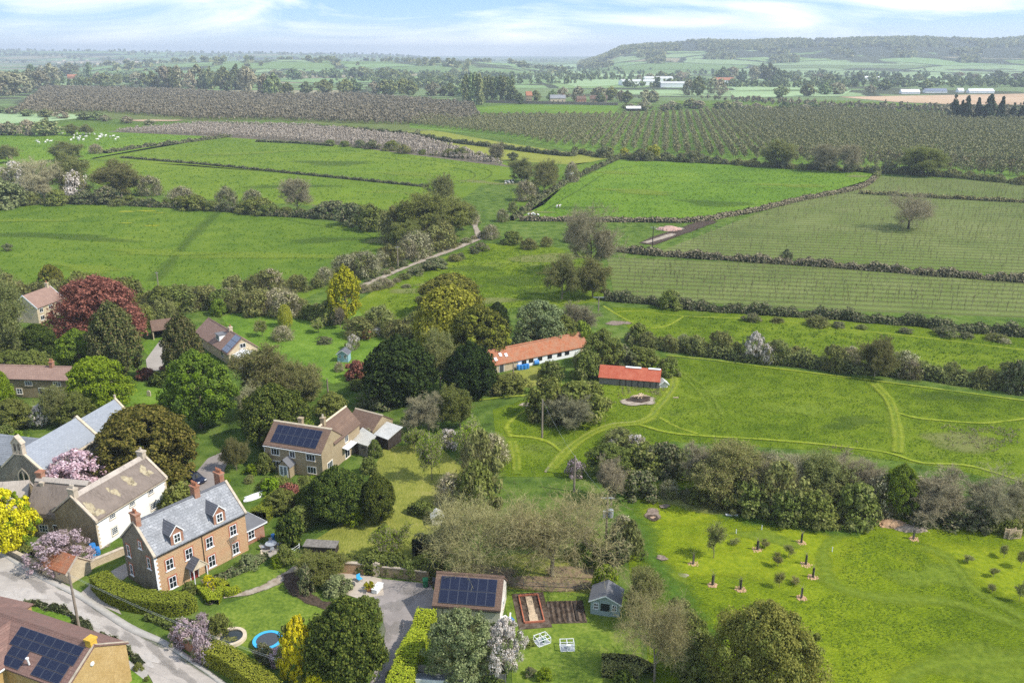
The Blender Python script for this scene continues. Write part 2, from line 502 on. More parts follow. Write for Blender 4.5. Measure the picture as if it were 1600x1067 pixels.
def bare(kind, n, name, cat, mat, h, spread, levels=4, nch=(2, 2, 2, 1), ntw=9, twl=.55, tw=.035, leaf=None, nvar=2, bark=BARK, up=.1, ratio=.68, r0=.2, first=.22, L0=None, seed=0, wig=.16):
    for k in range(nvar):
        rng = np.random.default_rng(5000*n + k + seed)
        sg, tips = skeleton(rng, h, levels, nch, spread, ratio, r0, up, first, L0, wig)
        trunk = trunk_mesh(sg, 2, bark)
        fine = [x for x in sg if x[4] > 2]
        parts = []
        if fine:
            A = np.array([x[0] for x in fine]); B = np.array([x[1] for x in fine])
            V, F = tubes_np(A, B, [max(x[2], .012) for x in fine], [max(x[3]*.8, .008) for x in fine], 3); parts.append((V, F, None, 0))
        src = [x for x in sg if x[4] >= 2]
        A = np.array([x[0] for x in src]); B = np.array([x[1] for x in src])
        idx = rng.integers(0, len(src), len(src)*ntw)
        u = rng.random((len(idx), 1)); S = A[idx] + (B[idx]-A[idx])*u
        d = unit(B[idx]-A[idx])*.7 + unit(rng.normal(size=(len(idx), 3)))*.75 + np.array([0, 0, up*1.5])
        E = S + unit(d)*twl*(.5 + rng.random((len(idx), 1)))
        V, T = twig_tris(S, E, tw, rng); parts.append((V, None, T, 0))
        # second order sprigs
        i2 = rng.integers(0, len(idx), len(idx)); S2 = S[i2] + (E[i2]-S[i2])*.5
        E2 = S2 + unit(unit(E[i2]-S[i2]) + unit(rng.normal(size=(len(i2), 3)))*.9)*twl*.6
        V, T = twig_tris(S2, E2, tw*.75, rng); parts.append((V, None, T, 0))
        mats = [MATS[mat]]
        if leaf:
            m = int(len(idx)*leaf[1]); j = rng.integers(0, len(E), m)
            C = E[j] + rng.normal(size=(m, 3))*.12
            V, Q = leaf_quads(C, rng.normal(size=(m, 3)) + np.array([0, 0, .6]), leaf[2], rng); parts.append((V, Q, None, 1)); mats.append(MATS[leaf[0]])
        V, Q, T, mi = merge(parts)
        crown = mesh_np('crown', V, Q, T, mats, mi)
        hh, ww = bounds(V)
        reg(kind, trunk, crown, hh, ww, name, cat)

def shrub(kind, n, mat, ncl=60, nl=62, rc=.7, ls=.22, R=2.6, h=3.6, prof='dome', nvar=3, twig=None, extra=None, name='shrub', lump=.22, solid=.6):
    leafy(kind, n, name, 'shrub', mat, h, R, prof, ncl, nl, rc, ls, .0, None, nvar, 0, solid, lump, extra, .9, twig)

# trees (native size in metres)
leafy('yew', 1, 'yew_tree', 'tree', 'lf_yew', 9, 6, 'dome', 420, 130, .9, .22, .0, BARKD, 1, lump=.10)
leafy('darkyew', 2, 'yew_tree', 'tree', 'lf_darkyew', 9, 4.6, 'egg', 420, 130, .75, .19, .02, BARKD, 2, lump=.15)
leafy('conifer', 3, 'conifer_tree', 'tree', 'lf_conifer', 9, 4.2, 'egg', 340, 90, .8, .25, .0, BARKD, 2, lump=.16, flat=1.15)
leafy('cypress', 4, 'cypress_tree', 'tree', 'lf_cypress', 11, 3.8, 'egg', 280, 80, .7, .22, .0, BARKD, 2, lump=.22, solid=.3, flat=1.2)
leafy('green', 5, 'leafy_tree', 'tree', 'lf_green', 10, 4.8, 'egg', 260, 90, .8, .22, .08, BARK, 2, lump=.22, extra=('lf_lime', .12))
leafy('lime', 6, 'leafy_tree', 'tree', 'lf_lime', 8, 4.4, 'dome', 320, 90, .7, .2, .04, BARK, 2, lump=.10)
leafy('mid', 7, 'leafy_tree', 'tree', 'lf_mid', 8, 4., 'egg', 210, 80, .75, .22, .05, BARK, 3, lump=.24, solid=.6)
leafy('sage', 8, 'leafy_tree', 'tree', 'lf_sage', 8, 4.2, 'dome', 230, 80, .7, .17, .05, BARK, 2, lump=.2, twig=('lf_twigolive', 700))
leafy('gold', 10, 'poplar_tree', 'tree', 'lf_gold', 12, 3.4, 'egg', 170, 46, .7, .3, .06, BARK, 1, lump=.2, flat=1.6)
leafy('bronze', 11, 'evergreen_tree', 'tree', 'lf_bronze', 9, 5.2, 'dome', 340, 110, .8, .22, .0, BARKD, 2, lump=.15, extra=('lf_willow', .08))
leafy('acid', 12, 'yellow_tree', 'tree', 'lf_acid', 7, 3.6, 'egg', 220, 70, .55, .19, .05, BARK, 1, lump=.2, extra=('lf_lime', .15))
leafy('yellowfl', 13, 'yellow_flowering_shrub', 'shrub', 'lf_yellowfl', 5, 2.8, 'dome', 150, 70, .45, .16, .0, None, 2, lump=.28, extra=('lf_mid', .35))
leafy('white', 14, 'blossom_tree', 'tree', 'lf_white', 6, 3.4, 'egg', 170, 70, .55, .15, .08, BARK, 2, lump=.25, solid=.7, extra=('lf_sage', .3))
leafy('magnolia', 15, 'magnolia_tree', 'tree', 'lf_pink', 6, 3.4, 'egg', 190, 50, .5, .2, .08, BARKD, 1, lump=.2, solid=.8, twig=('lf_twigred', 500))
leafy('mauve', 16, 'blossom_tree', 'tree', 'lf_mauve', 5, 3.2, 'dome', 160, 44, .5, .17, .08, BARKD, 2, lump=.25, solid=.8, twig=('lf_twigred', 1200))
leafy('lombardy', 17, 'poplar_tree', 'tree', 'lf_far', 16, 2.6, 'column', 60, 30, 1.2, .75, .03, None, 2, lump=.1, flat=1.8)
leafy('spruce', 18, 'conifer_tree', 'tree', 'lf_fardark', 16, 4.4, 'cone', 60, 30, 1.6, .9, .0, None, 3, lump=.22, flat=1.2)
leafy('fargreen', 19, 'distant_tree', 'tree', 'lf_far', 11, 5.4, 'egg', 50, 26, 1.7, .95, .0, None, 3, lump=.25)
leafy('farbrown', 20, 'distant_tree', 'tree', 'lf_farbrown', 11, 5.4, 'egg', 50, 24, 1.7, .8, .0, None, 3, lump=.25, twig=('lf_farbrown', 250))
leafy('farlime', 21, 'distant_tree', 'tree', 'lf_farlime', 10, 5.2, 'egg', 48, 26, 1.6, .9, .0, None, 2, lump=.25)
leafy('osier', 22, 'willow_tree', 'tree', 'lf_willowolive', 9, 5.2, 'egg', 380, 170, .9, .14, .0, BARK, 1, lump=.3, solid=.55, extra=('lf_budgreen', .15))
# weeping willow: dome plus hanging strands
for k in range(1):
    rng = np.random.default_rng(77)
    p, N = canopy(rng, 3, 9, 5, 'dome', 170, 40, .8)
    V, Q = leaf_quads(p, N, .28, rng)
    m = 900; a = rng.random(m)*6.283; rr = 5.3*np.sqrt(rng.random(m))*.62 + 2.; top = 8.4 - 4.2*(rr/5.2)**2 + .8*rng.random(m)
    Ln = (top - .3)*(.35 + .65*rng.random(m)); s = 14
    tt = np.linspace(0, 1, s)
    c = np.stack([np.repeat(rr*np.cos(a), s), np.repeat(rr*np.sin(a), s), (top[:, None] - Ln[:, None]*tt).ravel()], 1) + rng.normal(size=(m*s, 3))*.08
    n2 = np.stack([np.cos(np.repeat(a, s)), np.sin(np.repeat(a, s)), np.full(m*s, .3)], 1) + rng.normal(size=(m*s, 3))*.4
    V2, Q2 = leaf_quads(c, n2, .22, rng, 1.5)
    V, Q, T, mi = merge([(V, Q, None, 0), (V2, Q2, None, 0)])
    sg, _ = skeleton(rng, 9, 1, [2, 1], .7, .5, .3, .1, .4, 5.)
    reg('willow', trunk_mesh(sg, 1, BARK), mesh_np('crown', V, Q, T, [MATS['lf_willow']], mi), 9, 10.4, 'weeping_willow', 'tree')
# trees without leaves, or just breaking bud
bare('bare', 30, 'bare_tree', 'tree', 'lf_twig', 10, .75, 4, (2, 2, 2, 1), 5, .62, .032)
bare('budding', 31, 'budding_tree', 'tree', 'lf_twigolive', 10, .7, 4, (2, 2, 2, 1), 5, .5, .03, ('lf_olive', 1.3, .15))
bare('greenbud', 32, 'budding_tree', 'tree', 'lf_twigolive', 9, .7, 4, (2, 2, 2, 1), 5, .5, .03, ('lf_budgreen', 1.7, .17))
leafy('copper', 33, 'copper_beech', 'tree', 'lf_copper', 9, 5.2, 'dome', 300, 80, .8, .2, .02, BARKD, 1, lump=.14, solid=.6, twig=('lf_copper', 2600))
bare('wide', 34, 'bare_tree', 'tree', 'lf_twigolive', 9, .85, 4, (2, 3, 2, 1), 2, .8, .026, ('lf_olive', .15, .12), 2, BARK, .06, .74, .26, .42, None, 0, .07)
bare('orch', 35, 'fruit_tree', 'tree', 'lf_twig', 4, .85, 3, (2, 2, 2), 7, .35, .03, ('lf_lime', .5, .13), 3, BARK, .1, .7, .09, .35)
bare('pale', 36, 'bare_tree', 'tree', 'lf_twigred', 7, .7, 4, (2, 2, 2, 1), 5, .48, .03)
bare('oak', 37, 'oak_tree', 'tree', 'lf_twig', 10, .85, 4, (3, 2, 2, 1), 2, .6, .034, None, 1, BARKD, .05, .72, .3, .5, 5.)
bare('sapl', 38, 'sapling_tree', 'tree', 'lf_twigolive', 3, .6, 3, (2, 2, 1), 3, .28, .03, ('lf_budgreen', .5, .1), 3, BARK, .12, .66, .05, .35)
# shrubs
shrub('s_olive', 50, 'lf_olive', ncl=54, nl=50, twig=('lf_twigolive', 1500), solid=.75)
shrub('s_green', 51, 'lf_mid', extra=('lf_olive', .25))
shrub('s_bright', 52, 'lf_green')
shrub('s_dark', 53, 'lf_bramble', lump=.3)
shrub('s_brown', 54, 'lf_twig', ls=.15, twig=('lf_twig', 2600), nl=34, extra=('lf_olive', .6))
shrub('s_red', 55, 'lf_twigred', ls=.15, twig=('lf_twigred', 2600), nl=34, extra=('lf_olive', .35))
shrub('s_white', 56, 'lf_white', ls=.2, extra=('lf_olive', .6), nl=34, twig=('lf_twig', 600))
shrub('s_sage', 57, 'lf_sage', ls=.24)
shrub('s_copper', 58, 'lf_copper', ls=.26)
shrub('s_yew', 59, 'lf_darkyew', ls=.26, lump=.08, R=2.6, h=3.4)
shrub('s_lime', 60, 'lf_lime', ls=.26)
shrub('s_mauve', 61, 'lf_mauve', ls=.18, extra=('lf_bramble', .3), nl=44)
shrub('s_pink', 62, 'lf_pink', ls=.18, extra=('lf_mid', .3), nl=44)
shrub('s_box', 63, 'lf_box', ls=.14, ncl=80, nl=40, lump=.05, R=2.6, h=3.4)
shrub('s_willow', 64, 'lf_willow', ls=.26, twig=('lf_twigolive', 500))

VR = np.random.default_rng(99)
def put(kind, x, y, h, w, label=None, group=None, name=None, rz=None, cat=None):
    trunk, crown, h0, w0, nm, ct = PROTO[kind][VR.integers(0, len(PROTO[kind]))]
    sx = w/w0; sz = h/h0
    rz = VR.random()*6.283 if rz is None else rz
    nm = name or nm
    if trunk is None:
        o = link(nm, crown, None, (x, y, 0), (0, 0, rz), (sx, sx*(.9 + .2*VR.random()), sz))
    else:
        o = empty(nm, (x, y, 0), rz); o.scale = (sx, sx*(.93 + .14*VR.random()), sz)
        link('trunk', trunk, o); link('crown', crown, o)
    return tag(o, label, cat or ct, group)

def T(kind, bx, by, ty, w, label, group=None, name=None, cat=None):
    """a plant whose foot is seen at photo pixel (bx,by), its top at row ty, w pixels wide"""
    x, y = P(bx, by)
    h = max(.3, zat(ty, y + .0))
    return put(kind, x, y, h, w/pxm(y), label, group, name, None, cat)

def row(kinds, pts, step_px, hpx, wpx, label, group, name=None, jit=.35, cat=None):
    """plants scattered along a polyline of feet (photo px); step, height and width in photo px"""
    q = resample(pts, step_px, True)
    acc = []
    d = 0; last = q[0]; nxt = 0
    for a in q:
        d += np.linalg.norm(a - last); last = a
        if d >= nxt: acc.append(a); nxt = d + step_px*(.7 + .6*VR.random())
    for a in acc:
        x, y = P(a[0] + VR.normal()*step_px*jit*.5, a[1] + VR.normal()*hpx*.06)
        s = .55 + .8*VR.random()**1.3 if not (name or '').startswith('distant') else .75 + .45*VR.random()
        k = kinds[VR.integers(0, len(kinds))]
        h = (zat(a[1] - hpx*s, P(*a)[1]))
        put(k, x, y, max(.4, h), wpx*s*(.85 + .3*VR.random())/pxm(y), label, group, name, None, cat)

# clipped or rough hedges as one mesh along a line
def hedge(pts, w, h, mat, label, group=None, name='hedge', ls=.22, dens=26, rough=.12, clip=False, world=False, cat='hedge', core=True, twig=None, seed=0):
    rng = np.random.default_rng(len(pts)*31 + int(abs(pts[0][0])) + seed)
    W = pts if world else PL(pts)
    c = resample(W, max(.6, w*.5))
    n = len(c)
    tg = unit(np.gradient(c, axis=0)); nr = np.stack([-tg[:, 1], tg[:, 0]], 1)
    seg = np.linalg.norm(np.diff(c, axis=0), axis=1); Ltot = seg.sum()
    cum = np.concatenate([[0], np.cumsum(seg)])
    ph = rng.random(4)*6.28
    def hh(s): return h*(1 + rough*(np.sin(s*.7/h + ph[0]) + .8*np.sin(s*1.9/h + ph[1]) + .5*np.sin(s*4.1/h + ph[2])))
    def ww(s): return w*.5*(1 + rough*.8*(np.sin(s*.9/w + ph[3]) + .6*np.sin(s*2.3/w + ph[1])))
    m = int(Ltot*(w + 2*h)*dens)
    s = rng.random(m)*Ltot
    i = np.clip(np.searchsorted(cum, s) - 1, 0, n - 2); f = ((s - cum[i])/np.maximum(seg[i], 1e-6))[:, None]
    cc = c[i]*(1 - f) + c[i+1]*f; nn = unit(nr[i]*(1 - f) + nr[i+1]*f); tt = np.stack([nn[:, 1], -nn[:, 0]], 1)
    H, Wd = hh(s), ww(s)
    per = w + 2*h; u = rng.random(m)*per
    if clip:
        off = np.where(u < h, -1, np.where(u < h + w, (u - h)/w*2 - 1, 1))
        z = np.where(u < h, u/h, np.where(u < h + w, 1, (per - u)/h))
        N3 = np.stack([nn[:, 0]*np.where(np.abs(off) >= 1, off, 0), nn[:, 1]*np.where(np.abs(off) >= 1, off, 0), np.where(np.abs(off) < 1, 1., .1)], 1)
        dep = 1 - .06*rng.random(m)
    else:
        a = u/per*np.pi; off = -np.cos(a)*np.abs(np.cos(a))**-.35; z = np.sin(a)**.7
        N3 = np.stack([nn[:, 0]*off, nn[:, 1]*off, z*.9 + .1], 1); dep = 1 - .3*rng.random(m)**2
    p = np.stack([cc[:, 0] + nn[:, 0]*off*Wd*dep, cc[:, 1] + nn[:, 1]*off*Wd*dep, np.maximum(z*H*dep, .02)], 1)
    p += rng.normal(size=p.shape)*(ls*.25)
    V, Q = leaf_quads(p, N3 + rng.normal(size=p.shape)*(.2 if clip else .5), ls, rng)
    parts = [(V, Q, None, 0)]; mats = [MATS[mat]]
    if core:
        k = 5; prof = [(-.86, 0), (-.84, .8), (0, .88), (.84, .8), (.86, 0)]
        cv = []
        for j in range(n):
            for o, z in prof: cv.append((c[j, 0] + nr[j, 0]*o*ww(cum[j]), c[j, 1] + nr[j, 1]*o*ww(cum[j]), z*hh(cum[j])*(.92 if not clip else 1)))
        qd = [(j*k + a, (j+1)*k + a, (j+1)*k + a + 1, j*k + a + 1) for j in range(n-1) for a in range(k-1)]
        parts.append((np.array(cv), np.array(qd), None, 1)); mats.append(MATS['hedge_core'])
    if twig:
        j = rng.integers(0, m, int(m*twig[1])); A = p[j]*np.array([1, 1, .6]); B = p[j] + (N3[j] + rng.normal(size=(len(j), 3))*.5)*ls*2
        V, Tt = twig_tris(A, B, ls*.15, rng); parts.append((V, None, Tt, len(mats))); mats.append(MATS[twig[0]])
    V, Q, Tt, mi = merge(parts)
    o = link(name, mesh_np(name, V, Q, Tt, mats, mi))
    return tag(o, label, cat, group)
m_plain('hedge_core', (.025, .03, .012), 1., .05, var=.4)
# ------------------------------------------------------------------ ground materials
m_grass('g_rough', [(0.052,0.083,0.017), (0.086,0.132,0.024), (0.138,0.187,0.036), (0.196,0.231,0.060)], .3, bump=.3)
m_grass('g_meadow', [(.085,.13,.007), (.14,.20,.009), (.21,.275,.011), (.28,.335,.018)], .35, ((.9, 2.6, 1), -.75), (.10, .56, (.24, .27, .02), .2), bump=.35)
m_grass('g_mead2', [(.066,.112,.007), (.112,.172,.010), (.168,.23,.014), (.22,.27,.028)], .3, ((.9, 2.4, 1), -.75), (.06, .60, (.20, .21, .075), .22), bump=.4)
m_grass('g_yellow', [(.12,.17,.012), (.19,.25,.012), (.27,.33,.015), (.33,.37,.03)], .3, None, (.12, .55, (.34, .35, .02), .2), bump=.15)
m_grass('g_lawn', [(0.083,0.131,0.018), (0.121,0.179,0.023), (0.165,0.221,0.029), (0.220,0.263,0.052)], .5, None, (.25, .60, (.20, .20, .05), .2), bump=.06)
m_grass('g_olive', [(.125,.14,.028), (.185,.20,.034), (.24,.245,.045), (.30,.28,.08)], .5, ((2.5, .6, 1), .5), (.3, .60, (.27, .23, .08), .2), bump=.1)
m_grass('g_bright', [(0.060,0.120,0.016), (0.096,0.170,0.018), (0.132,0.220,0.023), (0.180,0.260,0.039)], .4, bump=.08)
m_grass('g_field', [(0.058,0.110,0.013), (0.084,0.141,0.014), (0.116,0.176,0.017), (0.158,0.211,0.023)], .10, ((1, 2, 1), .2), (.02, .58, (.15, .23, .02), .25), bump=.15, fine=1.2)
m_grass('g_field2', [(0.082,0.138,0.014), (0.116,0.175,0.014), (0.157,0.216,0.018), (0.198,0.248,0.022)], .06, ((.7, 2.2, 1), -.3), (.02, .56, (.17, .27, .02), .25), (.12, .10, (.075, .14, .012), .6, .4), bump=.1, fine=.8)
m_grass('g_field3', [(0.068,0.132,0.012), (0.099,0.177,0.014), (0.129,0.212,0.017), (0.173,0.239,0.022)], .05, None, (.012, .60, (.16, .25, .02), .2), bump=.15, fine=.7)
m_grass('g_vine', [(.085,.12,.028), (.13,.17,.04), (.17,.205,.055), (.21,.235,.08)], .08, None, (.012, .5, (.10, .16, .02), .2), (.16, .0714, (.085, .082, .036), .5, .55), bump=.2, fine=1.2)
m_grass('g_yolive', [(.16,.18,.03), (.20,.22,.035), (.24,.25,.04), (.28,.28,.06)], .05, bump=.1, fine=.6)
m_grass('g_orch', [(0.065,0.120,0.018), (0.098,0.168,0.023), (0.130,0.216,0.026), (0.169,0.240,0.046)], .05, bump=.1, fine=.5)
m_grass('g_pale', [(.22,.32,.15), (.27,.37,.17), (.31,.41,.20), (.35,.44,.23)], .02, bump=0, fine=.2)
m_grass('g_plough', [(.36,.24,.14), (.44,.30,.18), (.50,.35,.22), (.56,.40,.26)], .02, bump=0, fine=.2)
m_grass('g_brown', [(0.128,0.104,0.072), (0.150,0.128,0.088), (0.173,0.147,0.104), (0.195,0.171,0.120)], .02, bump=0, fine=.2)
m_soft('t_mown', [(.19,.25,.018), (.27,.325,.022), (.34,.38,.04), (.31,.32,.06)], 1.0, .8, .04, None, .78)
m_soft('t_mown2', [(.19,.25,.018), (.27,.325,.022), (.34,.38,.04), (.31,.32,.06)], 1.0, .85, .04, None, .62)
m_soft('t_mowng', [(.12,.18,.015), (.17,.23,.02), (.22,.28,.025)], 1.2, .8, .05, None, .75)
m_soft('t_dirt', [(.22,.17,.12), (.34,.28,.21), (.42,.37,.30)], .9, .35, .04)
m_soft('t_soil', [(.035,.025,.018), (.07,.05,.035), (.12,.085,.06)], 2.5, .25, .08)
m_soft('t_ash', [(.13,.10,.075), (.22,.165,.125), (.33,.26,.20)], 3., .6, .06)
m_soft('t_lime', [(.17,.235,.010), (.25,.31,.012), (.33,.37,.018)], 1.2, .85, .05, None, .75)
m_soft('t_lush', [(.05,.105,.012), (.08,.15,.016), (.12,.20,.025)], 1.0, .8, .12, None, .85)
m_soft('t_chips', [(.30,.20,.12), (.44,.30,.19), (.55,.40,.27)], 4., .25, .12)
m_soft('t_leaf', [(.16,.11,.06), (.25,.18,.11), (.16,.17,.04)], 2., .5, .05)
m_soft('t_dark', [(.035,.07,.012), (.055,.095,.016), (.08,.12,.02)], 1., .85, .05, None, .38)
m_soft('t_dead', [(.17,.19,.05), (.24,.24,.08), (.13,.17,.03)], 2., .85, .08, None, .7)
m_soft('t_dandelion', [(.16,.22,.02), (.30,.32,.02), (.55,.48,.02)], 3., .85, .02, None, .8)

def m_lane(name, c, edge=(.5,.5,.5), rough=.9):
    g = NT(name); v = g.coord()
    f = g.noise(v, .35, 5, .6); f2 = g.noise(v, 9, 3)
    sv = g.mapping(v, (.25, 1.6, 1), (0, 0, .68)); st = g.noise(sv, .9, 4)
    col = g.ramp(f, [(.3, [x*.78 for x in c]), (.5, c), (.72, [x*1.18 for x in c])])
    col = g.mix(g.ramp(st, [(.45, (0,0,0)), (.7, (.55,.55,.55))]), col, [x*.7 for x in c])
    col = g.mix(.25, col, g.ramp(f2, [(.3, [x*.6 for x in c]), (.7, [x*1.3 for x in c])]))
    MATS[name] = g.done(g.pbsdf(col, rough, g.bump(f2, .01), .2)); return MATS[name]
m_lane('r_lane', (.43,.385,.335)); m_lane('r_drive', (.29,.255,.23)); m_lane('r_gravel', (.36,.32,.27)); m_lane('r_pave', (.44,.41,.36)); m_lane('r_patio', (.46,.39,.31)); m_lane('r_concrete', (.62,.57,.50))
m_soft('t_tar', [(.22,.20,.175), (.28,.255,.225), (.33,.30,.265)], 1.6, .8, .01, None, .4); m_soft('t_palepatch', [(.5,.46,.41), (.58,.53,.47), (.66,.6,.53)], 1.2, .6, .01, None, .7)

def m_patch(name, hill=False):
    """far country: a patchwork of pasture, crops and plough with woods"""
    g = NT(name); v = g.coord()
    wv = g.n('ShaderNodeVectorMath', operation='ADD'); g.l(g.mapping(v, (.0022, .0042, 0), (0,0,.25)), wv.inputs[0])
    nz = g.n('ShaderNodeTexNoise'); g.l(v, nz.inputs['Vector']); nz.inputs['Scale'].default_value = .0015
    sc = g.n('ShaderNodeVectorMath', operation='SCALE'); g.l(nz.outputs['Color'], sc.inputs[0]); sc.inputs['Scale'].default_value = .8
    g.l(sc.outputs[0], wv.inputs[1])
    vo = g.n('ShaderNodeTexVoronoi'); g.l(wv.outputs[0], vo.inputs['Vector']); vo.inputs['Scale'].default_value = 1
    sp = g.n('ShaderNodeSeparateColor'); g.l(vo.outputs['Color'], sp.inputs[0])
    col = g.ramp(sp.outputs[0], [(0, (.16,.24,.08)), (.2, (.22,.33,.13)), (.4, (.18,.27,.09)), (.55, (.27,.36,.17)), (.7, (.15,.20,.08)), (.82, (.33,.27,.17)), (.9, (.23,.33,.12))], 'CONSTANT')
    col = g.mix(.25, col, g.ramp(g.noise(v, .01, 4), [(.3, (.10,.14,.05)), (.7, (.24,.3,.13))]))
    ed = g.n('ShaderNodeTexVoronoi', feature='DISTANCE_TO_EDGE'); g.l(wv.outputs[0], ed.inputs['Vector']); ed.inputs['Scale'].default_value = 1
    e = g.math('ADD', ed.outputs['Distance'], g.math('MULTIPLY_ADD', g.noise(v, .02, 3), .05, -.025))
    col = g.mix(g.ramp(e, [(.022, (1,1,1)), (.03, (0,0,0))]), col, (.06,.07,.04))
    wd = g.ramp(g.noise(v, .0021, 4, .6), [(.56, (0,0,0)), (.58, (1,1,1))])
    col = g.mix(wd, col, g.ramp(g.noise(v, .03, 4, .8), [(.35, (.05,.06,.035)), (.7, (.12,.13,.07))]))
    if hill:      # hanging woods on the upper slopes
        sz = g.n('ShaderNodeSeparateXYZ'); g.l(v, sz.inputs[0])
        hz_ = g.math('ADD', g.math('DIVIDE', sz.outputs[2], 110.), g.math('MULTIPLY_ADD', g.noise(v, .0035, 4, .6), 1.6, -.8))
        col = g.mix(g.ramp(hz_, [(.50, (0,0,0)), (.54, (1,1,1))]), col, g.ramp(g.noise(v, .03, 4, .8), [(.35, (.045,.055,.035)), (.7, (.10,.11,.065))]))
    # near the village the sheet is plain rough grass
    nc = g.ramp(g.math('ADD', g.math('MULTIPLY', g.noise(v, .3, 5, .6), .7), g.math('MULTIPLY', g.noise(v, .03, 3), .3)),
                [(.36, (.045,.075,.014)), (.46, (.075,.125,.02)), (.55, (.115,.17,.028)), (.66, (.16,.20,.05))])
    ln = g.n('ShaderNodeVectorMath', operation='LENGTH'); g.l(v, ln.inputs[0])
    col = g.mix(g.ramp(g.math('DIVIDE', ln.outputs['Value'], 4000), [(.27, (0,0,0)), (.33, (1,1,1))]), nc, col)
    nm = g.bump(g.noise(v, 2.2, 5, .65), .25)
    MATS[name] = g.done(g.pbsdf(col, 1., nm, .03)); return MATS[name]
m_patch('g_country'); m_patch('g_hill', True)

# ------------------------------------------------------------------ sheets, strips and blobs on the ground
def sheet(name, pts, mat, z, world=False, jit=0.0):
    W = pts if world else PL(pts)
    if jit:
        W = resample(list(W) + [W[0]], 2.0, False)[:-1]; W = W + VR.normal(size=W.shape)*jit
    m = MB(); m.poly([(a, b, z) for a, b in W])
    o = m.build(name, MATS[mat]); me = o.data
    if me.polygons[0].normal.z < 0: me.flip_normals()
    return tag(o, kind='structure')

ZC = [0]
def strip(name, pts, w, mat, z, world=False, step=1.2, wob=.12, close=False):
    ZC[0] += 1; z += .0035*(ZC[0] % 40)
    W = pts if world else PL(pts)
    c = resample(W, step); n = len(c)
    tg = unit(np.gradient(c, axis=0)); nr = np.stack([-tg[:, 1], tg[:, 0]], 1)
    off = np.array([-1.2, -.6, 0, .6, 1.2]); ed = [0, .62, .95, .62, 0]
    ww = w*.5*(1 + wob*1.6*np.sin(np.arange(n)*.35 + w) + wob*np.sin(np.arange(n)*.8) + wob*VR.normal(size=n)*.8)
    V = np.zeros((n, 5, 3)); V[:, :, :2] = c[:, None] + nr[:, None]*off[None, :, None]*ww[:, None, None]; V[:, :, 2] = z
    Q = [(i*5 + a, i*5 + a + 1, (i+1)*5 + a + 1, (i+1)*5 + a) for i in range(n-1) for a in range(4)]
    me = mesh_np(name, V.reshape(-1, 3), np.array(Q)[:, ::-1], None, [MATS[mat]])
    at = me.attributes.new('edge', 'FLOAT', 'POINT'); at.data.foreach_set('value', np.tile(np.array(ed, np.float32), n))
    if me.polygons[0].normal.z < 0: me.flip_normals()
    return tag(link(name, me), kind='structure')

def blob(name, px, py, rx, ry, mat, z, rot=0., irr=.15, world=False):
    ZC[0] += 1; z += .0035*(ZC[0] % 40)
    x, y = (px, py) if world else P(px, py)
    n = 28; V = [(x, y, z)]; e = [1.]
    ph = VR.random(3)*6.28
    for rr, ee in ((.5, 1), (.8, .75), (1.08, 0)):
        for i in range(n):
            t = 2*math.pi*i/n; k = rr*(1 + irr*(math.sin(2*t+ph[0]) + .7*math.sin(3*t+ph[1]) + .5*math.sin(5*t+ph[2])))
            a, b = rx*k*math.cos(t), ry*k*math.sin(t)
            V.append((x + a*math.cos(rot) - b*math.sin(rot), y + a*math.sin(rot) + b*math.cos(rot), z)); e.append(ee)
    Tt = [(0, 1+i, 1+(i+1) % n) for i in range(n)]
    Q = [(1+r*n+i, 1+(r+1)*n+i, 1+(r+1)*n+(i+1) % n, 1+r*n+(i+1) % n) for r in range(2) for i in range(n)]
    me = mesh_np(name, V, Q, Tt, [MATS[mat]])
    at = me.attributes.new('edge', 'FLOAT', 'POINT'); at.data.foreach_set('value', np.array(e, np.float32))
    if me.polygons[0].normal.z < 0: me.flip_normals()
    return tag(link(name, me), kind='structure')

# ------------------------------------------------------------------ the ground itself
m = MB()
R0 = 16000.; ring = [(R0*math.cos(2*math.pi*i/96), R0*math.sin(2*math.pi*i/96), 0) for i in range(96)]
m.poly(ring); tag(m.build('ground', MATS['g_country']), kind='structure')

# mid-distance fields
Z1 = .03
sheet('field_big', [(-420,306),(-60,312),(130,309),(230,315),(330,325),(470,342),(612,362),(640,385),(560,425),(470,470),(-80,470),(-420,460)], 'g_field', Z1)
sheet('field_upper', [(140,248),(250,228),(340,214),(520,226),(640,240),(795,256),(800,282),(745,292),(668,292),(430,270)], 'g_field2', Z1)
sheet('field_lower', [(120,250),(300,258),(430,270),(665,293),(690,300),(650,330),(330,312),(150,290)], 'g_field2', Z1)
sheet('field_sheep', [(-400,214),(-40,213),(150,206),(345,209),(300,222),(160,246),(80,262),(-40,262),(-400,270)], 'g_field3', Z1)
sheet('field_strip', [(110,190),(190,196),(330,192),(420,198),(300,206),(160,206),(60,206)], 'g_field', Z1)
sheet('field_olive', [(470,197),(600,196),(690,206),(780,222),(900,240),(960,246),(900,258),(770,250),(640,228),(560,212)], 'g_yolive', Z1)
sheet('field_right', [(812,340),(870,298),(965,251),(1100,254),(1380,268),(1355,290),(1250,312),(1180,330),(1100,344),(900,344)], 'g_field3', Z1)
sheet('field_vine_upper', [(1030,393),(1180,335),(1375,276),(1500,281),(1700,292),(1700,437),(1300,408)], 'g_vine', Z1)
sheet('field_vine_lower', [(948,402),(1200,412),(1700,448),(1700,500),(1300,485),(960,465)], 'g_vine', Z1)
sheet('field_corner', [(800,300),(880,258),(955,250),(880,292),(850,320),(800,345)], 'g_field', Z1)
sheet('field_paddock', [(955,480),(1200,488),(1700,525),(1700,590),(1300,562),(1000,535)], 'g_mead2', Z1)
